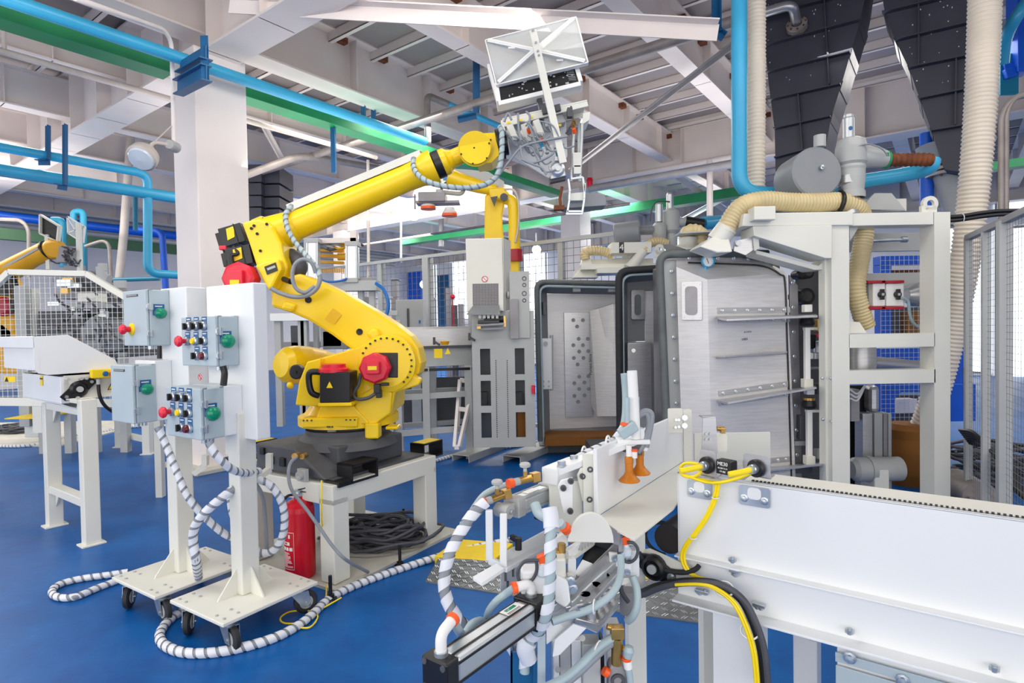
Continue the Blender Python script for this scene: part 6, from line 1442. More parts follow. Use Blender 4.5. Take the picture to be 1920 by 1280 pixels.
# ================================================================ dark hoppers and hoses at the right
HB = P(1530, 150, 6.7)
def hp(px, py, d=0.0):
    q = along(HB - A * d, B, px); return V((q.x, q.y, P(px, py, q.y).z))
def hopper(label, outline, hribs, vribs, depth, fins):
    t = thing('hopper', label, 'hopper', hp(*outline[-1]))
    body = [hp(*k) for k in outline]
    part('hopper_body', MB().prism(body, A * depth), 'hopper', t)
    for (a, b) in hribs:
        p, q = hp(*a), hp(*b); part('rib', MB().bar(p - A * .04, q - A * .04, .08, .012), 'hopper', t)
    for (a, b) in vribs:
        p, q = hp(*a), hp(*b); part('rib', MB().bar(p - A * .03, q - A * .03, .012, .06, A), 'hopper', t)
    for (a, b) in fins:
        p, q = hp(*a), hp(*b); part('side_rib', MB().bar(p, p + A * depth, .014, .1, (q - p)), 'hopper', t)
    return t
h1_ = hopper('charcoal ribbed hopper above the portal frame, drain flange on its face',
       [(1432, -60), (1632, -70), (1622, -2), (1613, 40), (1595, 100), (1577, 160), (1558, 220), (1545, 290), (1453, 322), (1452, 243), (1442, 163), (1435, 90)],
       [((1435, 32), (1626, -16)), ((1435, 88), (1613, 40)), ((1437, 138), (1595, 100)), ((1441, 190), (1577, 160)), ((1452, 243), (1558, 220)), ((1453, 297), (1548, 273))],
       [((1546, -30), (1556, 160)), ((1498, 178), (1506, 290))], 0.55, [((1613, 40), (1604, 70)), ((1595, 100), (1586, 130)), ((1577, 160), (1568, 190)), ((1558, 220), (1551, 250))])
h2_ = hopper('charcoal ribbed hopper between the thick cream hose and the valve unit',
       [(1645, -60), (1860, -120), (1850, 330), (1775, 318), (1770, 313), (1747, 247), (1725, 187), (1705, 130), (1680, 78), (1660, 27)],
       [((1655, 27), (1860, -22)), ((1680, 78), (1850, 38)), ((1703, 130), (1850, 100)), ((1725, 187), (1850, 162)), ((1747, 247), (1850, 230))],
       [((1723, -40), (1723, 124)), ((1793, 112), (1791, 236))], 0.55, [((1660, 27), (1675, 60)), ((1680, 78), (1695, 110)), ((1705, 130), (1718, 165)), ((1725, 187), (1740, 220)), ((1747, 247), (1762, 285))])
q = hp(1790, 330, -.4)
part('outlet_cone', MB().lathe(V((q.x, q.y, q.z - .42)), Z, [(.09, -.1), (.09, 0), (.2, .42), (.27, .42), (.27, .45), (.2, .45), (.2, .47), (.27, .47), (.27, .5), (.2, .5), (.35, .75)], 24), 'lgrey', h2_)
mb = MB()
for i in range(14):
    a = 2 * pi * i / 14; mb.cyl(V((q.x + .245 * cos(a), q.y + .245 * sin(a), q.z - .02)), V((q.x + .245 * cos(a), q.y + .245 * sin(a), q.z + .11)), .014, 6)
part('flange_bolts', mb, 'rust', h2_, kind='stuff')
e = along(P(950, 176, 7.6), B, 1420); f1 = hp(1495, 52, .02); f0_ = hp(1492, 14, .26)
elb = thing('drain_elbow', 'bare steel elbow with a rusty flange on the charcoal hopper', 'pipe', f1)
part('elbow', MB().tube(bend([hp(1425, 26, .28), hp(1488, 8, .28), f1 + Z * .04 - A * .02], .1, 6), .055, 12), 'ss', elb)
ax = (f1 - f0_).normalized()
part('flange', MB().lathe(f1 - ax * .04, ax, [(.055, -.02), (.11, -.02), (.11, .01), (.09, .012), (.09, .02), (.11, .022), (.11, .05), (.08, .09), (0, .1)], 20), 'pipeg', elb)
mb = MB()
for i in range(8):
    a = 2 * pi * i / 8; o1 = ax.orthogonal().normalized(); o2 = ax.cross(o1); c = f1 - ax * .07 + (o1 * cos(a) + o2 * sin(a)) * .092; mb.cyl(c, c + ax * .09, .011, 6)
part('flange_bolts', mb, 'rust', elb, kind='stuff')
mb = MB(); rnd = random.Random(9)
for i in range(46):
    px, py = (1440 + rnd.random() * 150, rnd.random() * 150) if i % 2 else (1700 + rnd.random() * 110, rnd.random() * 160)
    mb.box(hp(px, py, .005), (.004 + .008 * rnd.random(), .004, .004 + .012 * rnd.random()), B, A)
part('paint_chips', mb, 'paper', h1_, kind='stuff')
YP2 = 5.1
pipe('thick sky blue pipe dropping in front of the charcoal hopper', bend([P(1386, -40, YP2), P(1386, 362, YP2), P(1470, 366, YP2), P(1575, 352, YP2 + .2)], .3, 8), .066, 'blue', 'drop_pipe', 18)
chose('ribbed_hose', None, [P(1418, -40, YP2 + .2), P(1418, 200, YP2 + .2), P(1417, 352, YP2 + .2)], .083, 'ducth', 4, .034, 'straight cream ribbed hose right beside the thick blue pipe', .12, 16)
chose('ribbed_hose', None, [P(1848, -40, 5.0), P(1841, 150, 5.0), P(1831, 300, 5.0), P(1815, 450, 5.05), P(1796, 560, 5.15), P(1770, 680, 5.25), P(1736, 790, 5.4), P(1700, 856, 5.6)], (.122, .112), 'ducth', 8, .036, 'long thick cream ribbed hose sweeping down behind the portal frame', .12, 20)
for i, x in enumerate((1877, 1886)):
    pipe(('grey conduit bent over at the top, beside the thick cream hose', 'second grey conduit bent over at the top, outer one')[i], bend([P(x, 430, 4.9), P(x, 214 - i * 4, 4.9), P(1897 + i * 6, 184 - i * 4, 4.9), P(1960, 172 - i * 4, 4.9)], .2, 6), .022, 'pipeg', 'conduit')
pipe('sky blue pipe slanting at the top edge beside a royal post', bend([P(1960, -40, 6), P(1906, 30, 6), P(1884, 70, 6.2), P(1880, 120, 6.3)], .2, 5), .06, 'blue', 'slanted_pipe')
solo('royal_post', 'royal blue post at the top edge right of the thick hose', 'post', MB().bar(P(1911, -60, 6.4), P(1911, 140, 6.4), .16, .16, Y).bar(P(1880, 128, 6.4), P(1906, 122, 6.4), .06, .06).bar(P(1880, 142, 6.4), P(1900, 136, 6.4), .1, .1), 'royal', bevel=.006)
solo('teal_plate', 'small teal plate below the royal post', 'plate', MB().par(P(1876, 178, 6.4), X * .2, Y * .03, P(1876, 100, 6.4) - P(1876, 178, 6.4)), 'teal', bevel=.004)
pipe('royal blue downpipe right of the valve unit', [P(1737, 250, 6.4), P(1738, 400, 6.4)], .065, 'royal', 'downpipe', 14)
mb = MB()
cb = thing('cable_bundle', 'two black cables tied together beside the top of the portal frame', 'cables', P(1850, 403, 4.5))
for dy in (-2, 5): part('cable', MB().tube(cr([P(1770, 409 + dy, 4.55), P(1800, 407 + dy, 4.5), P(1840, 401 + dy, 4.45), P(1880, 397 + dy, 4.4), P(1960, 396 + dy, 4.3)], 6), .015, 8), 'black', cb)
for px, py in ((1805, 408), (1872, 399)): part('cable_tie', MB().tube([P(px, py + 1, 4.48) + V((.004 * cos(t), .022 * cos(t), .03 * sin(t))) for t in [2 * pi * i / 14 for i in range(14)]], .003, 5, True), 'paper', cb)
# mesh fence at the far right
D_ = V((.42, .907, 0)); p0 = P(1883, 640, 3.9); p0.z = 0; zt = P(1883, 414, 3.9).z
rf = thing('mesh_fence', 'grey mesh fence at the far right beside the thick cream hose', 'fence', p0)
pa, pb_, pc = along(p0, D_, 1848), along(p0, D_, 1815), along(p0, D_, 2010)
for q, w_ in ((p0, .075), (pa, .05), (pb_, .05), (pc, .07)): part('post', MB().box(V((q.x, q.y, zt / 2)), (w_, w_, zt), D_, V((-D_.y, D_.x, 0))), 'lgrey', rf, .004)
for a, b in ((pc, p0), (p0, pa), (pa, pb_)):
    part('top_rail', MB().bar(V((a.x, a.y, zt)), V((b.x, b.y, zt)), .05, .04), 'mgrey', rf); part('bottom_rail', MB().bar(V((a.x, a.y, .1)), V((b.x, b.y, .1)), .05, .04), 'mgrey', rf)
    u = b - a; part('wire_mesh', MB().grid(V((a.x, a.y, .12)), u, Z * (zt - .14), max(6, int(u.length / .05)), int((zt - .1) / .045), .0013), 'wired', rf, kind='stuff')
# bits on the floor at the right
heap('tangled black cables on the floor beside the mesh fence', G(1868, 905), .45, .3, 14, 17, .016, .35)
bc_ = thing('cable_bundle', 'black cables running down along the fence to the floor', 'cables', G(1860, 900))
for i in range(7): part('cable', MB().tube(cr([P(1800 + i * 3, 806 + i * 4, 4.6), P(1828 + i * 5, 812 + i * 5, 4.4), P(1862 + i * 6, 850 + i * 4, 4.2), P(1890 + i * 5, 900 + i * 4, 4.0), P(1930 + i * 6, 945 + i * 5, 3.8)], 5), .014, 7), 'black', bc_)
solo('black_pole', 'slim black pole behind the portal frame on the right', 'pole', MB().tube([V((P(1815, 800, 5.9).x, 5.9, 0)), P(1812, 690, 5.9)], .03, 8), 'black')
solo('teal_beam', 'teal base beam on the floor behind the portal frame', 'beam', MB().par(G(1790, 896), X * .5, Y * .2, Z * .1), 'teal', bevel=.006)
solo('floor_pipe', 'wide brownish pipe lying on the floor right of the portal frame', 'pipe', MB().cyl(G(1790, 930) + Z * .12, G(1838, 960) + Z * .12, .12, 20), 'pipeg')
# ================================================================ white belt conveyor running out to the right
mB = -B
E0 = P(1287, 888, 1.577); E0 = along(E0, B, 1270)
ctop = E0.z; H1 = .222; LC = 1.7
bcv = thing('belt_conveyor', 'long white belt conveyor in front, running out to the right', 'conveyor', V((E0.x, E0.y, 0)) + mB * .8)
E = V((E0.x, E0.y, ctop))
part('side_panel', MB().par(E - Z * H1, mB * LC, A * .006, Z * H1), 'white', bcv, .002)
part('panel_lip', MB().par(E - Z * .004, mB * LC, A * .014, Z * .004), 'white', bcv)
part('panel_foot', MB().par(E - Z * H1 - A * .03, mB * LC, A * .036, Z * .004), 'white', bcv, .001)
part('lower_beam', MB().par(E - Z * (H1 + .006 + .105) - A * .004, mB * LC, A * .006, Z * .105), 'white', bcv, .001)
part('beam_foot', MB().par(E - Z * (H1 + .114) - A * .05, mB * LC, A * .055, Z * .006), 'white', bcv, .001)
part('guide_bar', MB().par(E - Z * .03 + A * .024 + mB * .17, mB * (LC - .17), A * .10, Z * .03), 'cream', bcv, .003)
bl_ = part('belt', MB().par(E - Z * .012 + A * .0145 + mB * .19, mB * (LC - .19), A * .009, Z * .01), 'rubber', bcv)
mb = MB(); k = .19
while k < .95: mb.par(E + A * .0145 + mB * k - Z * .003, mB * .005, A * .009, Z * .006); k += .0095
part('belt_teeth', mb, 'rubber', bl_, kind='stuff')
part('rear_panel', MB().par(E - Z * (H1 + .1) + A * .20 + mB * .25, mB * (LC - .25), A * .006, Z * (H1 + .05)), 'white', bcv)
part('end_plate', MB().par(E - Z * H1 + A * .0, A * .022, mB * .004, Z * H1), 'white', bcv)
def on_panel(px, py, d=.0):
    q = along(E - A * d, mB, px); return V((q.x, q.y, P(px, py, q.y).z))
mb = MB()
for px, py in ((1372, 1052), (1377, 1078), (1310, 1112), (1320, 1112), (1418, 1138), (1425, 1140), (1592, 1186), (1865, 1256)):
    q = on_panel(px, py, .02); mb.hexes([q], Z, .010, .008); mb.cyl(q - Z * .004, q + Z * .011, .005, 8)
part('bolts', mb, 'zinc', bcv, kind='stuff')
for px, py, l_ in ((1365, 1072, .05), (1408, 1136, .06), (1300, 1110, .07)): q = on_panel(px, py, .03); part('nut_strip', MB().par(q, mB * l_ * .5, A * .014, Z * .008), 'zinc', bcv, .001)
# legs and skirts
lz = E.z - H1 - .114
lq = on_panel(1378, 1200); lq = V((lq.x, lq.y, 0)) + A * .03
part('leg', MB().box(lq + Z * lz / 2, (.11, .05, lz), mB, A), 'lgrey', bcv, .003); part('leg_flange', MB().box(lq + Z * lz / 2 - A * .035, (.11, .02, lz), mB, A).box(lq + Z * lz / 2 + mB * .055, (.01, .08, lz), mB, A), 'white', bcv)
lq2 = on_panel(1478, 1230) + A * .22; lq2.z = 0; part('leg', MB().box(lq2 + Z * lz / 2, (.06, .06, lz), mB, A), 'white', bcv, .003)
part('leg_brace', MB().prism([on_panel(1452, 1290) + A * .2, on_panel(1480, 1160) + A * .2, on_panel(1496, 1160) + A * .2, on_panel(1496, 1290) + A * .2], A * .006), 'lgrey', bcv)
sq = on_panel(1568, 1190, .0); sl = V((sq.x, sq.y, E.z - H1 - .116))
part('skirt_panel', MB().par(sl - Z * .62, mB * .9, A * .006, Z * .62), 'white', bcv, .002)
c_ = on_panel(1565, 1240, .012); part('cover_plate', MB().par(V((c_.x, c_.y, sl.z - .72)), mB * .9, A * .004, Z * .66), 'boxg', bcv, .002)
part('cover_strip', MB().par(V((c_.x, c_.y, sl.z - .05)) - A * .004, mB * .9, A * .004, Z * .022), 'boxg', bcv, .001)
mb = MB()
for px, py in ((1592, 1233), (1692, 1275)): mb.lathe(on_panel(px, py, .018), -A, [(.014, 0), (.014, .002), (.009, .003), (.009, .011), (0, .012)], 8)
part('bolts', mb, 'zinc', bcv, kind='stuff')
lk = thing('lock_pin', 'rusty pin with a wire ring below the white conveyor', 'pin', on_panel(1532, 1200) + A * .12)
q = on_panel(1532, 1195) + A * .12
part('pin_plate', MB().par(q - mB * .03 - Z * .05, mB * .09, A * .006, Z * .07), 'cream', lk); part('pin', MB().cyl(q - A * .01 - Z * .005, q - A * .04 - Z * .03, .012, 10), 'rust', lk)
part('wire_ring', MB().tube([q - A * .03 - Z * .035 - mB * .025 + (mB * cos(t) * .018 + Z * sin(t) * .02) for t in [2 * pi * i / 16 for i in range(16)]], .002, 5, True).tube([q - A * .03 - Z * .02, q - A * .03 + mB * .04 - Z * .01], .002, 5), 'zinc', lk)
# tail end: bearing plate and belt roll
tq = along(E - A * .02, B, 1230)
def tl(px, py, d=.02): return on_panel(px, py, d)
part('tail_plate', MB().prism([tl(1192, 1034), tl(1215, 1028), tl(1292, 1062), tl(1300, 1100), tl(1222, 1092), tl(1196, 1070)], A * .006), 'cream', bcv, .001)
bq_ = tl(1226, 1062, .022); dd = (mB * .95 - Z * .25).normalized()
fb = part('flange_bearing', MB().lathe(bq_, -A, [(.036, 0), (.036, .01), (.032, .018), (.024, .022), (.022, .014), (.016, .014), (.016, .02), (0, .02)], 22).prism([bq_ + dd * .062 + Z * .014, bq_ + Z * .034, bq_ - dd * .062 + Z * .014, bq_ - dd * .062 - Z * .014, bq_ - Z * .034, bq_ + dd * .062 - Z * .014], -A * .010), 'black', bcv, .002)
part('shaft_end', MB().cyl(bq_ - A * .01, bq_ - A * .026, .013, 14), 'lgrey', fb)
part('bolts', MB().hexes([bq_ + dd * .052 - A * .01, bq_ - dd * .052 - A * .01], -A, .008, .012).lathe(bq_ + dd * .052 - A * .01, -A, [(.011, 0), (.011, .002), (0, .002)], 10).lathe(bq_ - dd * .052 - A * .01, -A, [(.011, 0), (.011, .002), (0, .002)], 10), 'zinc', fb, kind='stuff')
rl_ = part('tail_roller', MB().cyl(tl(1252, 1010, -.03), tl(1252, 1010, -.03) + A * .24, .042, 20), 'belt', bcv)
part('belt_loop', MB().tube([tl(1245, 1010, -.04) + (mB * cos(t) * .06 + Z * sin(t) * .046) for t in [pi / 2 + pi * i / 14 for i in range(15)]] + [], .006, 6), 'rubber', bcv)
tb = MB(); 
for i in range(16):
    a0, a1 = radians(200 + i * 8.5), radians(205 + i * 8.5)
    p_, q_ = tl(1250, 1040, .03) + mB * cos(a0) * .085 + Z * sin(a0) * .04, tl(1250, 1040, .03) + mB * cos(a1) * .085 + Z * sin(a1) * .04
    tb.bar(p_, q_, .02, .008, A)
part('drive_belt', MB().tube([tl(1250, 1040, .03) + mB * cos(t) * .088 + Z * sin(t) * .043 for t in [radians(195 + i * 8) for i in range(20)]], .007, 6), 'rubber', bcv)
# photo sensors on stainless brackets
def sensor(label, px, py, bx0, bx1, by0, by1, box):
    t = thing('photo_sensor', label, 'sensor', on_panel(px, py))
    n = -A; w_ = .03
    q = on_panel(px, py, .03); u = mB; v = Z
    hw = (on_panel(bx1, py).x - on_panel(bx0, py).x) / abs(mB.x) / 2; c = on_panel((bx0 + bx1) / 2, (by0 + by1) / 2, .03); hh = (on_panel(bx0, by0).z - on_panel(bx0, by1).z) / 2
    tilt = (mB * .96 - A * .28).normalized(); 
    b = part('bracket', MB().prism(rrect(c - tilt * hw - Z * hh, tilt * hw * 2, Z * hh * 2, .008), A * .003), 'ss', t)
    part('bracket_foot', MB().par(c - tilt * hw - Z * hh, tilt * hw * 2, A * .045, Z * .003), 'ss', t)
    q = V((q.x, q.y, c.z + .0)) 
    tn = V((tilt.y, -tilt.x, 0)); tn = tn if tn.dot(A) < 0 else -tn
    q = P(px, py, q.y); 
    part('lock_nut', MB().lathe(q, tn, [(.0, .0), (.020, 0), (.022, .003), (.022, .010), (.019, .013), (.0, .013)], 24), 'black', t)
    part('sensor_nose', MB().lathe(q + tn * .012, tn, [(.012, 0), (.012, .012), (.010, .014), (.010, .022), (.0, .022)], 16), 'zinc', t)
    part('cable_plug', MB().tube([q + tn * .03, q + tn * .055 - mB * .012 - Z * .004, q + tn * .07 - mB * .03 - Z * .009], .0075, 10), 'ycable', t)
    return t, q, tn, tilt
s1, q1_, tn1, ti1 = sensor('black photo sensor with printed body on the conveyor edge', 1328, 871, 1310, 1345, 845, 893, True)
s2, q2_, tn2, ti2 = sensor('photo sensor with yellow plug, alone on its bracket', 1420, 877, 1391, 1447, 854, 893, False)
sb = part('sensor_body', MB().par(q1_ + ti1 * .02 - tn1 * .0 - Z * .018, ti1 * .045, -tn1 * .03, Z * .036), 'black', s1, .003)
text('sensor_print', 'ME30', .013, q1_ + ti1 * .042 + tn1 * .001 + Z * .009, ti1, Z, 'paper', sb); text('sensor_print', '18-30V 0.1A', .0055, q1_ + ti1 * .042 + tn1 * .001 - Z * .002, ti1, Z, 'paper', sb); text('sensor_print', 'CE ||||||', .0055, q1_ + ti1 * .042 + tn1 * .001 - Z * .010, ti1, Z, 'paper', sb)
part('tall_bracket', MB().prism([P(1318, 782, 1.62), P(1342, 783, 1.62), P(1346, 850, 1.62), P(1316, 850, 1.62)], Y * .004).par(P(1317, 783, 1.62), X * .036, Y * .03, Z * .003), 'ss', s1)
mb = MB()
for px, py in ((1324, 813), (1332, 813), (1324, 823), (1332, 823)): mb.lathe(P(px, py, 1.618), -Y, [(.004, 0), (.004, .002), (0, .002)], 8)
part('bolts', mb, 'zinc', s1, kind='stuff')
part('brass_fitting', MB().cyl(P(1344, 803, 1.64), P(1358, 804, 1.64), .007, 8).box(P(1355, 806, 1.64), (.012, .012, .018)), 'brass', s1)
part('side_plate', MB().prism(rrect(P(1344, 847, 1.66), X * .03, Z * .05, .006), Y * .004), 'cream', s1)
for (x0, x1, y0, y1) in ((1289, 1334, 898, 930), (1386, 1444, 908, 944)):
    a, b = on_panel(x0, y1, .004), on_panel(x1, y1, .004); u = V((b.x - a.x, b.y - a.y, 0)); hgt = on_panel(x0, y0, .004).z - a.z
    m_ = part('mount_plate', MB().prism(rrect(a, u, Z * hgt, .006), -A * .003), 'zinc', s1 if x0 < 1350 else s2)
    part('mount_slot', MB().prism(rrect(a + u * .28 + Z * hgt * .35 - A * .003, u * .44, Z * hgt * .6, .010), -A * .0006), 'white', m_)
    mb = MB()
    for k in (.17, .83): q = a + u * k + Z * hgt * .35 - A * .003; mb.lathe(q, -A, [(.010, 0), (.010, .002), (.007, .003), (.007, .009), (0, .010)], 8)
    part('bolts', mb, 'zinc', m_, kind='stuff')
yc = thing('sensor_cable', 'yellow sensor cables tied in a loop and dropping down the conveyor panel', 'cable', on_panel(1345, 905, .02))
lp_ = [on_panel(px, py, .05) for px, py in ((1315, 872), (1300, 868), (1283, 869), (1276, 878), (1280, 890), (1297, 894), (1312, 887), (1314, 877))]
part('cable', MB().tube(cr(lp_, 6, True), .0042, 8, True), 'ycable', yc)
part('cable', MB().tube(cr([on_panel(px, py, .045) for px, py in ((1282, 890), (1310, 898), (1345, 904), (1375, 898), (1398, 890), (1412, 884))], 6), .0045, 8), 'ycable', yc)
part('cable', MB().tube(cr([on_panel(px, py, .05) for px, py in ((1292, 893), (1322, 903), (1352, 904), (1385, 896), (1408, 887))], 6), .004, 8), 'ycable', yc)
for dx in (0, 5): part('cable', MB().tube(cr([on_panel(px + dx, py, .03) for px, py in ((1343, 905), (1341, 920), (1335, 942), (1320, 972), (1300, 1000), (1283, 1022), (1276, 1042), (1281, 1062), (1296, 1078), (1312, 1084))], 6), .0042, 8), 'ycable', yc)
for px, py in ((1287, 868), (1291, 893), (1340, 932), (1297, 1008), (1372, 898)):
    part('cable_tie', MB().tube([on_panel(px + 2, py, .035) + (mB * cos(t) * .009 + A * sin(t) * .012) for t in [2 * pi * i / 12 for i in range(12)]], .0016, 5, True), 'paper', yc)
blk_ = thing('cable_bundle', 'black and yellow cable bundle arching down in front of the conveyor leg', 'cables', on_panel(1400, 1200, .1))
pth = ((1196, 1112), (1230, 1098), (1270, 1090), (1312, 1089), (1350, 1096), (1385, 1122), (1408, 1165), (1424, 1220), (1430, 1290))
part('cable', MB().tube(cr([on_panel(px, py, .06) for px, py in pth], 6), .009, 10), 'black', blk_)
part('cable', MB().tube(cr([on_panel(px + 8, py + 3, .07) for px, py in pth], 6), .008, 10), 'dcable', blk_)
part('cable', MB().tube(cr([on_panel(px + 2, py + 5, .05) for px, py in pth], 6), .007, 10), 'dark', blk_)
for dx in (-10, -15): part('cable', MB().tube(cr([on_panel(px + dx * (.4 + .6 * (px > 1330)), py + 6, .08) for px, py in pth[2:]], 6), .0042, 8), 'ycable', blk_)
for px, py in ((1356, 1098), (1404, 1176)): part('cable_tie', MB().tube([on_panel(px, py + 6, .065) + (mB * cos(t) * .022 + Z * sin(t) * .014 + A * sin(t) * .014) for t in [2 * pi * i / 14 for i in range(14)]], .0025, 5, True), 'paper', blk_)
# ================================================================ slide table with its guide wall
ZT = 1.0
gl, gr_ = G(1121, 968, ZT), G(1280, 866, ZT)
st2 = thing('slide_table', 'cream slide table with an upright guide wall, between pusher and conveyor', 'table', V((gl.x, gl.y, 0)) + A * .3)
gd = (gr_ - gl)
part('guide_wall', MB().par(gl, gd, V((gd.y, -gd.x, 0)).normalized() * -.012, Z * .178), 'white', st2, .002)
part('guide_end', MB().par(gl - X * .035 + Y * .02, X * .034, Y * .012, Z * .16), 'cream', st2)
tpo = [G(1040, 1008, ZT), G(1121, 968, ZT) - X * .01, gr_ + X * .0, gr_ + mB * .06, along(E + B * .0, B, 1268) * 1]
tpo = [V((p.x, p.y, ZT)) for p in (G(1142, 986, ZT), G(1122, 974, ZT), gl, gr_, gr_ + X * .09, along(E, B, 1266) + B * .005, G(1190, 1010, ZT))]
part('table_top', MB().prism(tpo, -Z * .006), 'cream', st2, .001)
bt = along(gl, gd.normalized(), 1258); 
part('wall_bracket', MB().prism(rrect(P(1253, 812, bt.y - .02), X * .05, Z * .085, .006), Y * .006), 'cream', st2, .001)
mb = MB()
for px, py in ((1268, 787), (1273, 787), (1267, 801), (1273, 800), (1284, 783), (1284, 798)): mb.cyl(P(px, py, bt.y - .02), P(px, py, bt.y - .028), .005 if px < 1280 else .01, 8)
part('bolts', mb, 'zinc', st2, kind='stuff')
part('corner_post', MB().par(V((gr_.x + .005, gr_.y, ZT - .0)), X * .03, Y * .03, Z * .19), 'cream', st2); part('rear_cover', MB().par(V((gr_.x + .05, gr_.y + .02, ZT)), X * .28, Y * .01, Z * .1), 'cream', st2)
for k, (px, py) in enumerate(((1180, 1035), (1256, 960))): part('leg', MB().box(V((gl.x + .12 + k * .25, gl.y + .12 + .12 * k, ZT / 2 - .003)), (.05, .05, ZT - .006)), 'cream', st2)
# ================================================================ pneumatic pusher in front
def rp(px, Y_): return px * Y_ / F
pu = thing('pneumatic_pusher', 'intricate pneumatic pusher with silver cylinders and spiral hoses in front', 'machine', V((P(1070, 1100, 1.4).x, 1.42, 0)))
def K(px, py, Y_=1.4): return P(px, py, Y_)
hd = K(987, 1150, 1.33); ne = along(hd, A, 838); dA = (hd - ne).normalized()
cyl = MB().bar(ne, hd, .056, .056); sdv = dA.cross(Z).normalized()
b_ = part('cylinder_body', cyl, 'alu', pu, .008)
mb = MB()
for s, zz in ((.012, .0285), (-.018, .0285)): mb.bar(ne + sdv * s + Z * zz, hd + sdv * s + Z * zz, .004, .003)
for zz in (.018, -.02): mb.bar(ne + sdv * .0285 + Z * zz, hd + sdv * .0285 + Z * zz, .003, .005)
part('groove', mb, 'black', b_, kind='stuff')
lb_ = along(hd, A, 962) + Z * .0295; part('maker_label', MB().m('paper').par(lb_ - dA * .028 - sdv * .016, dA * .06, sdv * .026, Z * .0006).m('greenl').par(lb_ - dA * .018 - sdv * .012 + Z * .0006, dA * .036, sdv * .009, Z * .0004).m('dark').par(lb_ - dA * .024 + sdv * .002 + Z * .0006, dA * .045, sdv * .002, Z * .0003).par(lb_ - dA * .024 + sdv * .006 + Z * .0006, dA * .045, sdv * .0015, Z * .0003), None, b_)
part('cylinder_cap', MB().bar(ne - dA * .035, ne, .066, .066), 'black', pu, .004); part('cylinder_head', MB().bar(hd - dA * .005, hd + dA * .05, .068, .068), 'black', pu, .004)
part('piston_rod', MB().cyl(hd + dA * .05, hd + dA * .16, .010, 12), 'zinc', pu)
mb = MB()
for s, zz in ((.024, .024), (-.024, .024), (.024, -.024), (-.024, -.024)): mb.cyl(ne - dA * .0352 + sdv * s + Z * zz, ne - dA * .038 + sdv * s + Z * zz, .006, 10)
part('bolts', mb, 'dark', pu, kind='stuff')
def elbow(p, d, h=.04):
    e = part('elbow_fitting', MB().m('paper').tube(bend([p, p + Z * h, p + Z * h + d * .04], .016), .011, 12).m('zinc').lathe(p, Z, [(.014, -.004), (.014, .008), (.011, .009)], 14), None, pu)
    part('release_ring', MB().cyl(p + Z * h + d * .036, p + Z * h + d * .046, .0135, 14), 'orange', e); return p + Z * h + d * .04
u1 = elbow(ne - dA * .015 + Z * .033, (dA * .85 + Z * .25 - sdv * .1).normalized()); u2 = elbow(hd + dA * .02 + Z * .033, (-dA * .5 - X * .8 - Z * .1).normalized(), .03)
def hose(name, pts, r, mat='hose', k=7, par=None): return part(name, MB().tube(cr(pts, k), r, 10), mat, par or pu)
hose('air_hose', [u1, K(868, 1190, 1.26), K(885, 1170, 1.3), K(902, 1164, 1.36), K(915, 1176, 1.4), K(918, 1200, 1.42)], .0095)
hose('air_hose', [u2, K(950, 1112, 1.36), K(930, 1128, 1.36), K(916, 1148, 1.38), K(913, 1165, 1.42)], .0095)
def whose(pts, r, pitch, width, base='hose', k=8, par=None):
    c = cr(pts, k); h_ = part('spiral_hose', MB().tube(c, r, 10), base, par or pu); part('spiral_wrap', MB().wrap(c, r, pitch, width, .002), 'wrapw', h_); return h_
whose([K(912, 940, 1.45), K(888, 962, 1.44), K(862, 1000, 1.42), K(842, 1040, 1.4), K(833, 1080, 1.39), K(834, 1112, 1.38), K(845, 1140, 1.37), K(862, 1165, 1.36), K(880, 1182, 1.38), K(896, 1200, 1.4)], .0132, .042, .026, 'cable')
hose('air_hose', [K(905, 945, 1.46), K(880, 968, 1.45), K(868, 985, 1.44)], .011); hose('air_hose', [K(955, 908, 1.52), K(930, 915, 1.52), K(905, 930, 1.5), K(885, 958, 1.46)], .0085)
whose([K(1032, 962, 1.34), K(1033, 985, 1.32), K(1032, 1020, 1.31), K(1032, 1060, 1.3), K(1030, 1110, 1.3), K(1025, 1150, 1.3), K(1012, 1180, 1.32), K(994, 1200, 1.34), K(986, 1225, 1.36), K(984, 1260, 1.36)], .0124, .045, .024, 'hose')
part('hose_sleeve', MB().tube(cr([K(1030, 952, 1.34), K(1033, 972, 1.33), K(1034, 990, 1.32)], 5), .0185, 12), 'wrapw', pu); part('hose_sleeve', MB().tube(cr([K(992, 1200, 1.34), K(985, 1215, 1.34), K(992, 1235, 1.35)], 5), .021, 12), 'wrapw', pu)
hose('hose_sleeve', [K(955, 1200, 1.42), K(965, 1215, 1.42), K(975, 1232, 1.42)], .019, 'wrapw'); hose('hose_sleeve', [K(1003, 945, 1.48), K(1010, 962, 1.46), K(1024, 970, 1.44)], .013, 'hose')
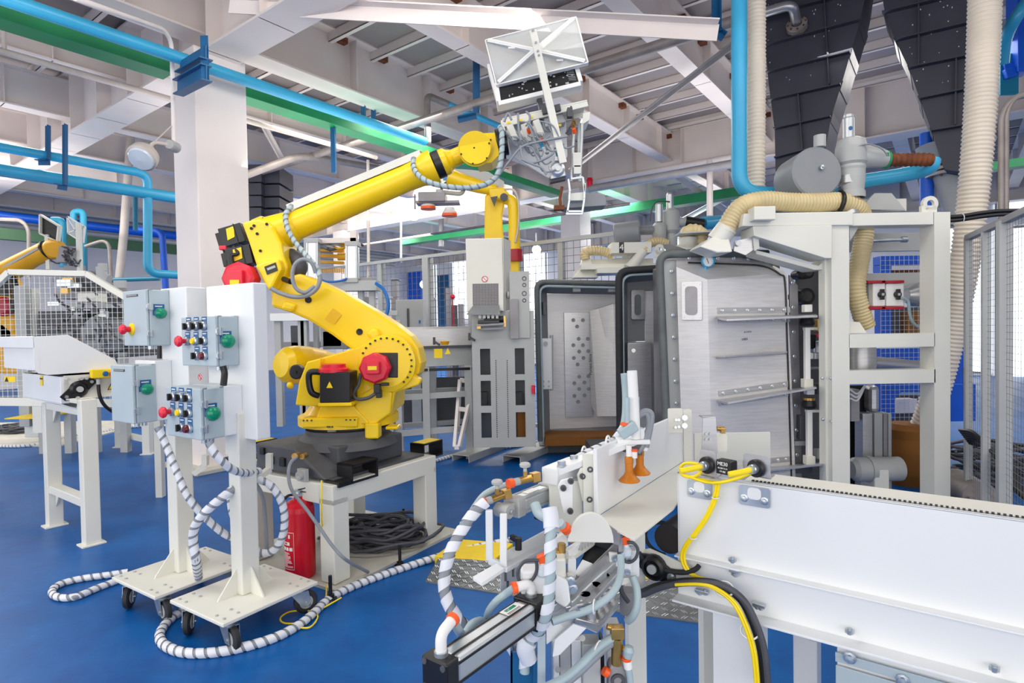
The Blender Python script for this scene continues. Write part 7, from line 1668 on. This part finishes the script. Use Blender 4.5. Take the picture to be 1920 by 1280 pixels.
# upper cylinder with its clevis
c0 = K(958, 951, 1.5); c1 = along(c0, A, 1046); c1.z = c0.z; du = A; su = A.cross(Z)
f0 = along(c0, A, 972); f1_ = along(c0, A, 1022)
part('small_cylinder', MB().bar(f0, f1_, .042, .042), 'alu', pu, .010)
part('end_block', MB().bar(c0 - A * .0, f0, .05, .05), 'lgrey', pu, .003); part('end_block', MB().bar(f1_, f1_ + A * .022, .05, .05), 'lgrey', pu, .003)
mb = MB()
for s in (-.019, .019): mb.cyl(f0 + su * s - Z * .019, f1_ + su * s - Z * .019, .004, 8); mb.cyl(f0 + su * s + Z * .019, f1_ + su * s + Z * .019, .004, 8)
part('tie_rod', mb, 'zinc', pu, kind='stuff')
part('name_label', MB().par(along(c0, A, 985) + Z * .0215 - su * .012, A * .05, su * .022, Z * .001), 'paper', pu)
part('clevis', MB().bar(c0 - A * .03, c0, .03, .03).lathe(c0 - A * .03 - su * .02, su, [(.0, 0), (.018, 0), (.018, .04), (0, .04)], 14), 'lgrey', pu, .002); part('clevis_pin', MB().cyl(c0 - A * .03 - su * .03, c0 - A * .03 + su * .03, .006, 10), 'zinc', pu)
part('rod_end', MB().cyl(f1_ + A * .022, f1_ + A * .07, .008, 10).bar(f1_ + A * .06, f1_ + A * .09, .022, .03), 'lgrey', pu)
def flow(p, q, kn):
    d = (q - p).normalized(); L = (q - p).length
    b = part('flow_valve', MB().cyl(p + d * L * .32, q - d * L * .12, .0105, 6).bar(q - d * L * .25, q, .02, .024).cyl(p + d * L * .55, p + d * L * .55 + Z * .022, .006, 10), 'brass', pu, .001)
    part('release_ring', MB().cyl(p, p + d * L * .14, .0125, 14), 'orange', b); part('valve_sleeve', MB().cyl(p + d * L * .12, p + d * L * .34, .010, 12), 'lgrey', b)
    part('valve_knob', MB().lathe(p + d * L * .55 + Z * .022, Z, [(.005, 0), (.005, .008), (.014, .012), (.015, .018), (.012, .022), (0, .022)], 16), 'lgrey', b)
flow(K(903, 944, 1.46), K(956, 922, 1.5), 0); flow(K(953, 907, 1.5), K(1010, 892, 1.56), 0)
# hanging U bracket
ub = [K(917, 955, 1.44), K(918, 1050, 1.44), K(944, 1062, 1.42), K(944, 962, 1.44)]
for a, b in ((ub[0], ub[1]), (ub[3], ub[2]), (ub[1], ub[2])): part('bracket_bar', MB().bar(a, b, .018, .014, Y), 'white', pu, .003)
# support beam running along the pusher
s0 = K(890, 1085, 1.38); s1_ = along(s0, A, 1052)
p0_ = K(935, 1065, 1.42); p1_ = along(p0_, A, 1048); part('support_beam', MB().bar(p0_, p1_, .05, .012), 'white', pu, .002)
part('support_tongue', MB().prism([K(886, 1088, 1.36), K(932, 1062, 1.4), K(946, 1072, 1.4), K(904, 1100, 1.36)], Z * .010), 'white', pu, .002)
part('support_web', MB().prism([K(938, 1040, 1.43), K(1040, 985, 1.6), K(1040, 1040, 1.6), K(938, 1112, 1.43)], Y * .008), 'white', pu, .002)
mb = MB()
for px, py in ((948, 1080), (962, 1072), (952, 1098)): mb.box(K(px, py, 1.43), (.006, .006, .022))
part('slot', mb, 'dark', pu, kind='stuff')
part('clamp_lever', MB().bar(K(958, 1005, 1.48), K(973, 1014, 1.46), .012, .014).cyl(K(972, 1008, 1.46), K(972, 1030, 1.46), .009, 10), 'black', pu, .003); part('clamp_lever', MB().bar(K(1003, 968, 1.5), K(1024, 976, 1.48), .010, .010), 'black', pu, .002); part('clamp_lever', MB().tube([K(1097, 921, 1.62), K(1118, 934, 1.6), K(1120, 946, 1.6)], .008, 8).ball(K(1097, 920, 1.62), .012, 8), 'black', pu)
# link plates and arm towards the suction cups
for dx, dy, yy, mat in ((0, 0, 1.5, 'white'), (36, -22, 1.56, 'cream')):
    pl_ = part('link_plate', MB().prism([K(1046 + dx, 912 + dy, yy), K(1052 + dx, 900 + dy, yy), (K(1074 + dx, 895 + dy, yy)), K(1074 + dx, 955 + dy, yy), K(1070 + dx, 962 + dy, yy), K(1056 + dx, 962 + dy, yy)], Y * .008), mat, pu, .002)
    mb = MB()
    for px, py in ((1056, 914), (1070, 901), (1069, 957)): mb.lathe(K(px + dx, py + dy, yy), -Y, [(.008, 0), (.008, .008), (.004, .008), (.004, .004), (0, .004)], 10)
    part('bolts', mb, 'dark', pl_, kind='stuff')
part('link_block', MB().bar(K(1030, 893, 1.55), K(1080, 872, 1.66), .05, .045), 'white', pu, .003); part('link_block', MB().box(K(1060, 945, 1.6), (.09, .05, .14)), 'cream', pu, .003); part('link_block', MB().box(K(1090, 905, 1.66), (.05, .03, .10)), 'white', pu, .003)
a0 = K(1036, 885, 1.56); a1 = K(1196, 822, 1.66); part('reach_arm', MB().bar(a0, a1, .045, .018), 'white', pu, .003)
mb = MB()
for px, py, yy in ((1053, 872, 1.56), (1076, 862, 1.6)): mb.hexes([K(px, py, yy)], Z, .011, .012); mb.cyl(K(px, py, yy), K(px, py, yy) - Z * .01, .013, 12)
part('bolts', mb, 'zinc', pu, kind='stuff')
whose([K(1068, 870, 1.62), K(1085, 858, 1.63), K(1110, 845, 1.66), K(1140, 832, 1.69), K(1155, 822, 1.7), K(1170, 800, 1.7), K(1174, 770, 1.7), K(1170, 720, 1.7), K(1165, 660, 1.7)][:6], .010, .03, .022, 'cable')
hose('air_hose', [K(1152, 824, 1.71), K(1166, 805, 1.71), K(1172, 780, 1.71), K(1173, 740, 1.71), K(1170, 700, 1.71)], .0105)
for px, py in ((1095, 850), (1140, 830)): part('cable_tie', MB().tube([K(px, py, 1.66) + V((.008 * cos(t), .012 * cos(t), .02 * sin(t))) for t in [2 * pi * i / 12 for i in range(12)]], .003, 5, True), 'paper', pu)
part('suction_post', MB().tube([K(1192, 822, 1.63), K(1185, 695, 1.63)], .014, 14), 'paper', pu); part('guide_rod', MB().tube([K(1177, 800, 1.61), K(1176, 745, 1.61)], .007, 8), 'hose', pu); part('guide_rod', MB().tube([K(1196, 800, 1.65), K(1196, 744, 1.65)], .005, 8), 'hose', pu)
part('release_ring', MB().cyl(K(1171, 792, 1.61), K(1171, 797, 1.61), .012, 12), 'orange', pu)
part('tee_fitting', MB().bar(K(1162, 815, 1.61), K(1192, 796, 1.61), .03, .03), 'hose', pu, .004); part('suction_block', MB().box(K(1186, 826, 1.65), (.09, .05, .014)).box(K(1197, 812, 1.65), (.03, .03, .03)), 'white', pu, .003); part('suction_hub', MB().cyl(K(1178, 832, 1.64), K(1178, 846, 1.64), .016, 12).box(K(1192, 838, 1.65), (.03, .03, .04)), 'dark', pu)
for pts in (((1194, 786), (1204, 776), (1214, 778), (1216, 800), (1205, 835), (1196, 848)), ((1196, 778), (1210, 770), (1222, 776), (1220, 800), (1212, 838))): hose('air_hose', [K(x, y, 1.64) for x, y in pts], .0075, 'cable')
for px, py, yy in ((1180, 902, 1.61), (1200, 888, 1.65)):
    s_ = part('suction_cup', MB().lathe(K(px, py, yy), Z, [(0, .004), (.028, .0), (.0295, .003), (.024, .009), (.015, .018), (.011, .026), (.011, .044), (.011, .046), (.011, .05), (.012, .052), (.012, .066), (.008, .07), (0, .07)], 22), 'amber', pu)
    part('cup_stem', MB().cyl(K(px, py, yy) + Z * .07, K(px, py, yy) + Z * .10, .008, 10), 'paper', s_); part('release_ring', MB().cyl(K(px + 9, py - 60, yy), K(px + 9, py - 56, yy), .010, 12), 'orange', s_); part('cup_push_fitting', MB().cyl(K(px + 9, py - 56, yy), K(px + 9, py - 44, yy), .009, 12), 'paper', s_)
# central trough and clamp jaws
part('half_disc', MB().prism([K(1064, 1016, 1.40)] + [K(1108 - 43 * cos(t), 1018 - 57 * sin(t), 1.40) for t in [pi * i / 14 for i in range(15)]][1:] , Y * .012), 'cream', pu, .002)
part('disc_edge', MB().prism([K(1134, 978, 1.43), K(1146, 988, 1.43), K(1164, 1000, 1.43), K(1160, 1022, 1.43), K(1148, 1018, 1.43)], Y * .01), 'mgrey', pu)
part('trough', MB().prism([K(1060, 1140, 1.36), K(1068, 1100, 1.38), K(1150, 1018, 1.5), K(1195, 1022, 1.52), K(1180, 1050, 1.48), K(1110, 1128, 1.36)], -Z * .012), 'ss', pu, .002)
part('trough_wall', MB().prism([K(1078, 1110, 1.38), K(1155, 1035, 1.5), K(1155, 1022, 1.5), K(1078, 1092, 1.38)], Y * .006), 'ss', pu); part('trough_rail', MB().bar(K(1068, 1132, 1.36), K(1172, 1035, 1.5), .02, .02), 'alu', pu, .003)
part('dark_liner', MB().prism([K(1084, 1062, 1.46), K(1104, 1018, 1.52), K(1152, 1012, 1.55), K(1140, 1030, 1.5), K(1098, 1068, 1.44)], -Z * .006), 'black', pu)
part('jaw_plate', MB().prism([K(1078, 1072, 1.42), K(1092, 1048, 1.45), K(1112, 1056, 1.45), K(1098, 1088, 1.42)], -Z * .005), 'white', pu, .001)
part('clamp_bar', MB().bar(K(1062, 1040, 1.44), K(1118, 1003, 1.54), .016, .026), 'white', pu, .002); part('clamp_bar', MB().bar(K(1072, 1046, 1.42), K(1072, 1082, 1.42), .02, .016, Y), 'white', pu, .002); part('clamp_bar', MB().bar(K(1048, 1040, 1.42), K(1050, 1070, 1.42), .02, .03, Y), 'white', pu, .002)
part('pivot_bolt', MB().lathe(K(1117, 1006, 1.52), -Y, [(.011, 0), (.011, .012), (0, .012)], 8), 'dark', pu)
mb = MB()
for i in range(6): mb.box(K(1083 + i * 5.5, 1030 - i * 3.8, 1.47), (.008, .01, .012), A, B)
part('serration', mb, 'lgrey', pu, kind='stuff')
part('clamp_body', MB().prism([K(1040, 1075, 1.37), K(1066, 1090, 1.36), K(1070, 1130, 1.35), K(1060, 1140, 1.35), K(1040, 1128, 1.36)], Y * .05), 'white', pu, .004); part('clamp_cheek', MB().prism([K(1064, 1078, 1.38), K(1076, 1078, 1.38), K(1078, 1112, 1.38), K(1064, 1112, 1.38)], Y * .02), 'cream', pu, .003)
mb = MB()
for px, py in ((1070, 1088), (1074, 1102)): mb.lathe(K(px, py, 1.37), -Y, [(.012, 0), (.012, .006), (.007, .007), (.007, .012), (0, .012)], 8)
part('bolts', mb, 'zinc', pu, kind='stuff')
part('roller_block', MB().box(K(1000, 1090, 1.38), (.06, .05, .07)), 'white', pu, .005); part('sight_glass', MB().lathe(K(1019, 1066, 1.36), Z, [(.016, -.012), (.016, .012), (.010, .016), (0, .016)], 14), 'lens', pu)
for px, py, yy in ((1072, 997, 1.45), (1053, 1018, 1.42), (1045, 1030, 1.42)): part('brass_fitting', MB().cyl(K(px, py, yy), K(px, py + 18, yy), .010, 6), 'brass', pu)
r_ = part('push_fitting', MB().cyl(K(1050, 980, 1.4), K(1066, 998, 1.42), .011, 12), 'hose', pu); part('release_ring', MB().cyl(K(1058, 987, 1.4), K(1063, 993, 1.41), .0135, 12), 'orange', r_)
# two orange-capped sensors with looped leads
for px, py, lp, lab in ((1018, 1048, ((1010, 1050), (985, 1052), (972, 1068), (972, 1084), (982, 1094), (998, 1086), (1006, 1070), (1006, 1052)), 0), (1173, 1012, ((1164, 1018), (1160, 1034), (1166, 1048), (1180, 1054), (1192, 1046), (1196, 1030), (1188, 1018), (1176, 1016)), 1)):
    yy = 1.36 if not lab else 1.46
    s_ = part('end_sensor', MB().lathe(K(px, py + 22, yy), Z, [(.012, -.012), (.016, -.006), (.016, .008), (.009, .014), (.009, .02)], 14), 'lens', pu); part('sensor_plug', MB().bar(K(px - 9, py + 2, yy), K(px + 7, py - 5 + 2 * lab, yy), .018, .020).cyl(K(px, py + 4, yy), K(px, py + 12, yy), .007, 10), 'orange', s_, .003); part('sensor_lead', MB().tube(cr([K(x, y, yy - .01) for x, y in lp], 6), .004, 7), 'dcable', s_)
part('sensor_mount', MB().box(K(1178, 1052, 1.5), (.05, .04, .07)), 'white', pu, .004); part('sensor_mount', MB().prism([K(1160, 1085, 1.46), K(1186, 1082, 1.46), K(1183, 1092, 1.46), K(1166, 1098, 1.46)], Y * .04), 'cream', pu, .002)
# base block, column and manifold
part('base_beam', MB().prism([K(1024, 1150, 1.34), K(1145, 1062, 1.56), K(1145, 1100, 1.56), K(1062, 1180, 1.36), K(1024, 1210, 1.34)], Y * .03), 'white', pu, .003); part('steel_block', MB().prism([K(1078, 1170, 1.36), K(1120, 1188, 1.36), K(1160, 1140, 1.44), K(1160, 1128, 1.44), K(1120, 1170, 1.36), K(1080, 1158, 1.36)], Y * .06), 'ss', pu, .003)
for px, py, yy in ((1108, 1158, 1.38), (1090, 1152, 1.4), (1122, 1142, 1.42), (1132, 1134, 1.44), (1146, 1124, 1.46)): part('guide_post', MB().lathe(K(px, py, yy), Z, [(.012, -.02), (.012, .018), (.008, .02), (.008, .03), (0, .03)], 14), 'ss', pu)
zc = K(1080, 1180, 1.4).z
for px0, px1, yy, m_ in ((1036, 1048, 1.38, 'white'), (1049, 1070, 1.39, 'lgrey'), (1071, 1090, 1.39, 'white'), (1092, 1126, 1.37, 'lgrey'), (1128, 1133, 1.38, 'black'), (1136, 1164, 1.45, 'white')):
    a, b = K(px0, 1200, yy), K(px1, 1200, yy); part('column_profile', MB().par(V((a.x, yy, .01)), X * (b.x - a.x), Y * .05, Z * (zc - .03)), m_, pu, .003)
part('column_foot', MB().box(V((K(1085, 1200, 1.4).x, 1.42, .006)), (.3, .2, .012)), 'lgrey', pu, .002)
mb = MB()
for px, py in ((1058, 1185), (1092, 1196), (1046, 1255)): mb.cyl(K(px, py, 1.366), K(px, py, 1.36), .007, 10)
part('bolts', mb, 'lgrey', pu, kind='stuff')
ct = part('cable_trough', MB().par(K(957, 1300, 1.36), X * .055, Y * .006, K(957, 1222, 1.36) - K(957, 1300, 1.36)).par(K(1000, 1300, 1.34), X * .008, Y * .05, K(1000, 1225, 1.34) - K(1000, 1300, 1.34)).par(K(957, 1300, 1.42), X * .06, Y * .006, K(957, 1200, 1.42) - K(957, 1300, 1.42)).par(K(957, 1300, 1.36), X * .006, Y * .06, K(957, 1222, 1.36) - K(957, 1300, 1.36)), 'steelblue', pu, .001)
part('trough_post', MB().par(K(1008, 1300, 1.33), X * .018, Y * .006, K(1008, 1170, 1.33) - K(1008, 1300, 1.33)), 'boxg', pu)
hose('air_hose', [K(968, 1300, 1.39), K(970, 1255, 1.39), K(975, 1230, 1.4)], .012); hose('air_hose', [K(984, 1300, 1.39), K(985, 1260, 1.39)], .014, 'wrapw')
part('side_motor', MB().cyl(K(1178, 1148, 1.5), K(1178, 1105, 1.5), .022, 16), 'mgrey', pu)
# pale hoses on the right flank
hose('air_hose', [K(1164, 1040, 1.42), K(1164, 1070, 1.4), K(1158, 1095, 1.38), K(1140, 1120, 1.36), (K(1105, 1142, 1.34)), K(1065, 1155, 1.33), K(1035, 1165, 1.32)], .009); hose('air_hose', [K(1164, 1035, 1.44), K(1163, 1005, 1.46)], .006, 'cable')
hose('air_hose', [K(1186, 1080, 1.46), K(1194, 1105, 1.45), K(1194, 1135, 1.44), K(1186, 1155, 1.44), K(1176, 1164, 1.45)], .010)
hose('air_hose', [K(1170, 1062, 1.5), K(1164, 1085, 1.48), K(1166, 1110, 1.48), K(1178, 1128, 1.48)], .006, 'dcable')
hose('air_hose', [K(1148, 1195, 1.36), K(1120, 1215, 1.34), K(1090, 1245, 1.32), K(1060, 1270, 1.3), K(1020, 1290, 1.28)], .010); hose('air_hose', [K(1148, 1205, 1.36), K(1122, 1226, 1.34), K(1092, 1255, 1.32), K(1060, 1282, 1.3)], .0085, 'cable')
part('cable_tie', MB().tube([K(1119, 1217, 1.34) + V((.008 * cos(t) + .006 * sin(t), .01 * cos(t), .02 * sin(t))) for t in [2 * pi * i / 12 for i in range(12)]], .002, 5, True), 'paper', pu)
bf = part('brass_tee', MB().cyl(K(1157, 1196, 1.36), K(1156, 1245, 1.36), .013, 6).box(K(1157, 1184, 1.36), (.030, .026, .026)).cyl(K(1138, 1174, 1.36), K(1150, 1178, 1.36), .007, 10).cyl(K(1166, 1214, 1.36), K(1174, 1218, 1.36), .007, 8), 'brass', pu, .001)
part('valve_knob', MB().lathe(K(1178, 1224, 1.35), Z + X * .2, [(.006, -.014), (.010, -.01), (.013, .006), (.009, .016), (0, .018)], 14), 'hose', bf); part('release_ring', MB().cyl(K(1175, 1232, 1.35), K(1175, 1237, 1.35), .011, 12), 'orange', bf); part('hose_socket', MB().cyl(K(1176, 1238, 1.35), K(1178, 1252, 1.35), .010, 12), 'paper', bf)
rc = part('rod_clevis', MB().prism([K(1146, 1246, 1.36), K(1166, 1246, 1.36), K(1178, 1262, 1.36), K(1178, 1310, 1.36), K(1142, 1310, 1.36), K(1142, 1256, 1.36)], Y * .04), 'mgrey', pu, .006); part('release_ring', MB().cyl(K(1132, 1256, 1.36), K(1140, 1262, 1.36), .011, 12), 'orange', rc)
part('clevis_hole', MB().lathe(K(1158, 1275, 1.36), -Y, [(.010, 0), (.017, 0), (.017, .006), (.010, .006), (.010, 0)], 16), 'dark', rc)
hose('air_hose', [K(1178, 1250, 1.35), K(1182, 1280, 1.35), K(1180, 1310, 1.35)], .008)

# more of the clamp mechanism: side plates, slots, cap screws
part('side_plate', MB().prism([K(1066, 1146, 1.34), K(1150, 1070, 1.47), K(1154, 1082, 1.47), K(1074, 1162, 1.34)], Y * .008), 'white', pu, .002)
part('side_plate', MB().prism([K(1142, 1036, 1.46), K(1186, 1040, 1.46), K(1184, 1078, 1.46), K(1146, 1084, 1.46)], Y * .012), 'white', pu, .003)
for k in range(4):
    px, py, yy = 1098 + k * 19, 1112 - k * 18, 1.365 + k * .035
    part('trough_slot', MB().prism([K(px + 9 * cos(t), py + 4.2 * sin(t), yy) for t in [2 * pi * i / 14 for i in range(14)]], -Z * .003), 'mgrey', pu)
mb = MB()
for k in range(5): mb.lathe(K(1084 + k * 15, 1146 - k * 13.5, 1.335 + k * .024), -Y, [(.007, 0), (.007, .005), (.004, .005), (.004, .002), (0, .002)], 8)
for px, py in ((1152, 1046), (1178, 1048), (1152, 1074), (1176, 1072)): mb.lathe(K(px, py, 1.458), -Y, [(.008, 0), (.008, .006), (.0045, .006), (.0045, .002), (0, .002)], 8)
part('cap_screws', mb, 'zinc', pu, kind='stuff')
part('clamp_cheek', MB().prism([K(1040, 1008, 1.47), K(1062, 996, 1.47), K(1066, 1024, 1.47), K(1046, 1040, 1.47)], Y * .02), 'white', pu, .003)
part('clamp_bar', MB().bar(K(1062, 1052, 1.43), K(1112, 1016, 1.52), .012, .014), 'cream', pu, .002)
part('hose_clip', MB().tube([K(1114, 1137, 1.345) + V((.004 * cos(t), .012 * cos(t), .016 * sin(t))) for t in [2 * pi * i / 12 for i in range(12)]], .002, 5, True), 'paper', pu)
part('cross_slide', MB().bar(K(1020, 1145, 1.36), K(1062, 1118, 1.4), .03, .02), 'alu', pu, .003)
part('mount_block', MB().box(K(1040, 1060, 1.4), (.05, .05, .05)), 'cream', pu, .004)
part('white_gusset', MB().prism([K(1040, 1200, 1.33), K(1075, 1170, 1.33), K(1100, 1178, 1.33), K(1050, 1228, 1.33), K(1036, 1232, 1.33)], Y * .008), 'white', pu, .002)
# ================================================================ on the floor
ex = thing('fire_extinguisher', 'red fire extinguisher with a white print label under the robot stand', 'extinguisher', G(564, 1084, .018))
c = G(564, 1078, .018); r = .089
part('cylinder', MB().lathe(c, Z, [(0, .0), (.08, .0), (.086, .004), (r, .02), (r, .40), (.085, .43), (.07, .455), (.045, .468), (.028, .472), (.028, .485), (0, .485)], 32), 'redext', ex)
part('valve_head', MB().lathe(c + Z * .485, Z, [(.026, 0), (.03, .005), (.03, .02), (.022, .03), (0, .032)], 16).box(c + Z * .51, (.05, .03, .03)), 'zinc', ex)
part('lever', MB().bar(c + V((.0, 0, .525)), c + V((.085, -.03, .55)), .02, .006).bar(c + V((.0, 0, .515)), c + V((.08, -.03, .518)), .02, .006), 'black', ex, .001)
part('discharge_hose', MB().tube(cr([c + V((-.02, -.02, .5)), c + V((-.05, -.06, .5)), c + V((-.08, -.06, .44)), c + V((-.084, -.05, .30))], 6), .008, 8), 'black', ex)
lab = MB(); n = 10; a0, a1 = radians(213), radians(268); z0_, z1_ = .07, .29
def curved(mb, a0, a1, z0, z1, rr, n=8):
    vs = []
    for i in range(n + 1):
        a = a0 + (a1 - a0) * i / n; vs += [c + V((cos(a) * rr, sin(a) * rr, z0)), c + V((cos(a) * rr, sin(a) * rr, z1))]
    mb.add(vs, [(2 * i, 2 * i + 2, 2 * i + 3, 2 * i + 1) for i in range(n)], True)
for (b0, b1, q0, q1) in ((213, 268, .288, .291), (213, 268, .068, .071), (213, 214, .07, .29), (267, 268, .07, .29), (216, 250, .212, .232), (218, 236, .27, .276), (244, 252, .255, .277), (216, 228, .18, .2), (232, 244, .18, .2), (248, 262, .18, .2)): curved(lab, radians(b0), radians(b1), q0, q1, r + .0012)
rnd = random.Random(2)
for i in range(14): z_ = .08 + i * .0066; curved(lab, radians(216), radians(216 + 20 + 28 * rnd.random()), z_, z_ + .003, r + .0012, 5)
part('print_label', lab, 'paper', ex, kind='stuff')
for k, (b0, txt, z_, s_) in enumerate(((222, '4kg', .257, .016), (232, 'FIRE', .222, .013))):
    a = radians(b0); text('label_print', txt, s_, c + V((cos(a), sin(a), 0)) * (r + .002) + Z * z_, V((-sin(a), cos(a), 0)), Z, 'paper' if k == 0 else 'redext', ex)
heap('heap of coiled grey cables under the robot stand', V((G(712, 1022).x, G(712, 1022).y, 0)), .36, .26, 22, 31, .012, .14)
# bolts standing on the floor plate, thin cables
for px, py, lab_ in ((620, 1122, 'black anchor bolt by the front corner of the floor plate'), (750, 1060, 'black anchor bolt beside the cable heap'), (757, 985, 'black anchor bolt behind the cable heap')):
    q = G(px, py, .018); solo('anchor_bolt', lab_, 'bolt', MB().lathe(q, Z, [(0, 0), (.035, 0), (.035, .006), (.02, .008), (.02, .025), (.01, .026), (.01, .13), (0, .13)], 12), 'black')
mb = MB().tube(cr([P(603, 900, 3.4), P(603, 960, 3.38), G(606, 1060, .05), G(612, 1110, .02), G(600, 1145, .012), G(570, 1165, .012), G(535, 1168, .012), G(526, 1158, .012), G(545, 1146, .012), G(580, 1145, .012), G(596, 1155, .012), G(580, 1176, .012), G(550, 1172, .012), G(570, 1160, .012), G(605, 1140, .012), G(640, 1120, .03)], 7), .0045, 6); solo('earth_wire', 'thin yellow-green earth wire looped on the floor by the stand', 'wire', mb, 'ycable')
mb = MB().tube(cr([P(556, 857, 3.4), P(545, 868, 3.35), P(541, 890, 3.32), P(548, 920, 3.3), P(575, 955, 3.28), P(600, 990, 3.28), P(625, 1025, 3.28), P(650, 1050, 3.3), G(690, 1072, .03)], 6), .010, 8); solo('air_hose', 'grey air hose hanging from the orange fitting to the floor', 'hose', mb, 'cable')
# yellow topped cable bridge with checker plate ramps
t0, t1, t2, t3 = G(815, 1042, .07), G(858, 1010, .07), G(962, 1018, .07), G(925, 1050, .07)
ax_ = (t1 - t0).normalized(); bx_ = (t3 - t0).normalized()
br_ = thing('cable_bridge', 'low cable bridge with yellow top and checker plate ramps in front of the robot', 'bridge', V(((t0.x + t2.x) / 2, (t0.y + t2.y) / 2, 0)))
part('yellow_top', MB().prism([t0, t1, t2, t3], -Z * .07), 'safety', br_, .003)
def ramp(pts, nx=30, ny=6):
    """checker plate: a sloping sheet with raised bars in alternating directions"""
    q = [V(p) for p in pts]; rp_ = part('ramp_plate', MB().prism(q, -Z * .006), 'tread', br_); mb = MB()
    u = q[1] - q[0]; L = u.length; nx = max(4, int(L / .045))
    for i in range(nx):
        for j in range(ny):
            s, t = (i + .5) / nx, (j + .5) / ny; p = q[0].lerp(q[1], s).lerp(q[3].lerp(q[2], s), t); e = (q[1] - q[0]).normalized(); f = (q[3] - q[0]).normalized(); d = (e + f) if (i + j) % 2 else (e - f)
            for o in (-.007, .007): d = d.normalized(); mb.bar(p - d * .014 + e * o + Z * .001, p + d * .014 + e * o + Z * .001, .005, .003)
    part('tread_bars', mb, 'zinc', rp_, kind='stuff')
r0, r1 = G(797, 1090, .006), G(945, 1115, .006)
ramp([r0, G(1000, 1122, .006), G(985, 1052, .066), G(822, 1046, .066)], ny=7)
ramp([G(1150, 1145, .006), G(1350, 1172, .006), G(1340, 1100, .066), G(1150, 1078, .066)], ny=7)
part('yellow_top', MB().prism([G(1150, 1076, .068), G(1340, 1098, .068), G(1340, 1086, .068), G(1150, 1062, .068)], -Z * .06), 'safety', br_)
part('dark_side', MB().prism([G(985, 1052, .06), G(1150, 1078, .06), G(1150, 1145, .006), G(1000, 1122, .006)], -Z * .006), 'dark', br_)
spiral('grey spiral cable snaking past the white pedestal', [fl(800, 868), fl(835, 858), fl(870, 849), fl(905, 843), fl(950, 838), fl(1010, 828), fl(1060, 822)], .02)
spiral('far spiral cable on the floor behind the outfeed legs', [fl(205, 806), fl(250, 800), fl(300, 797), fl(330, 800)], .018)

hv = along(P(1240, 330, 11.2), B, 1106) + Z * .05; solo('red_valve', 'small red valve body on the level grey pipe behind the gripper', 'valve', MB().lathe(hv, Z, [(0, -.06), (.05, -.06), (.06, 0), (.06, .1), (.075, .11), (.05, .17), (0, .18)], 14), 'red')
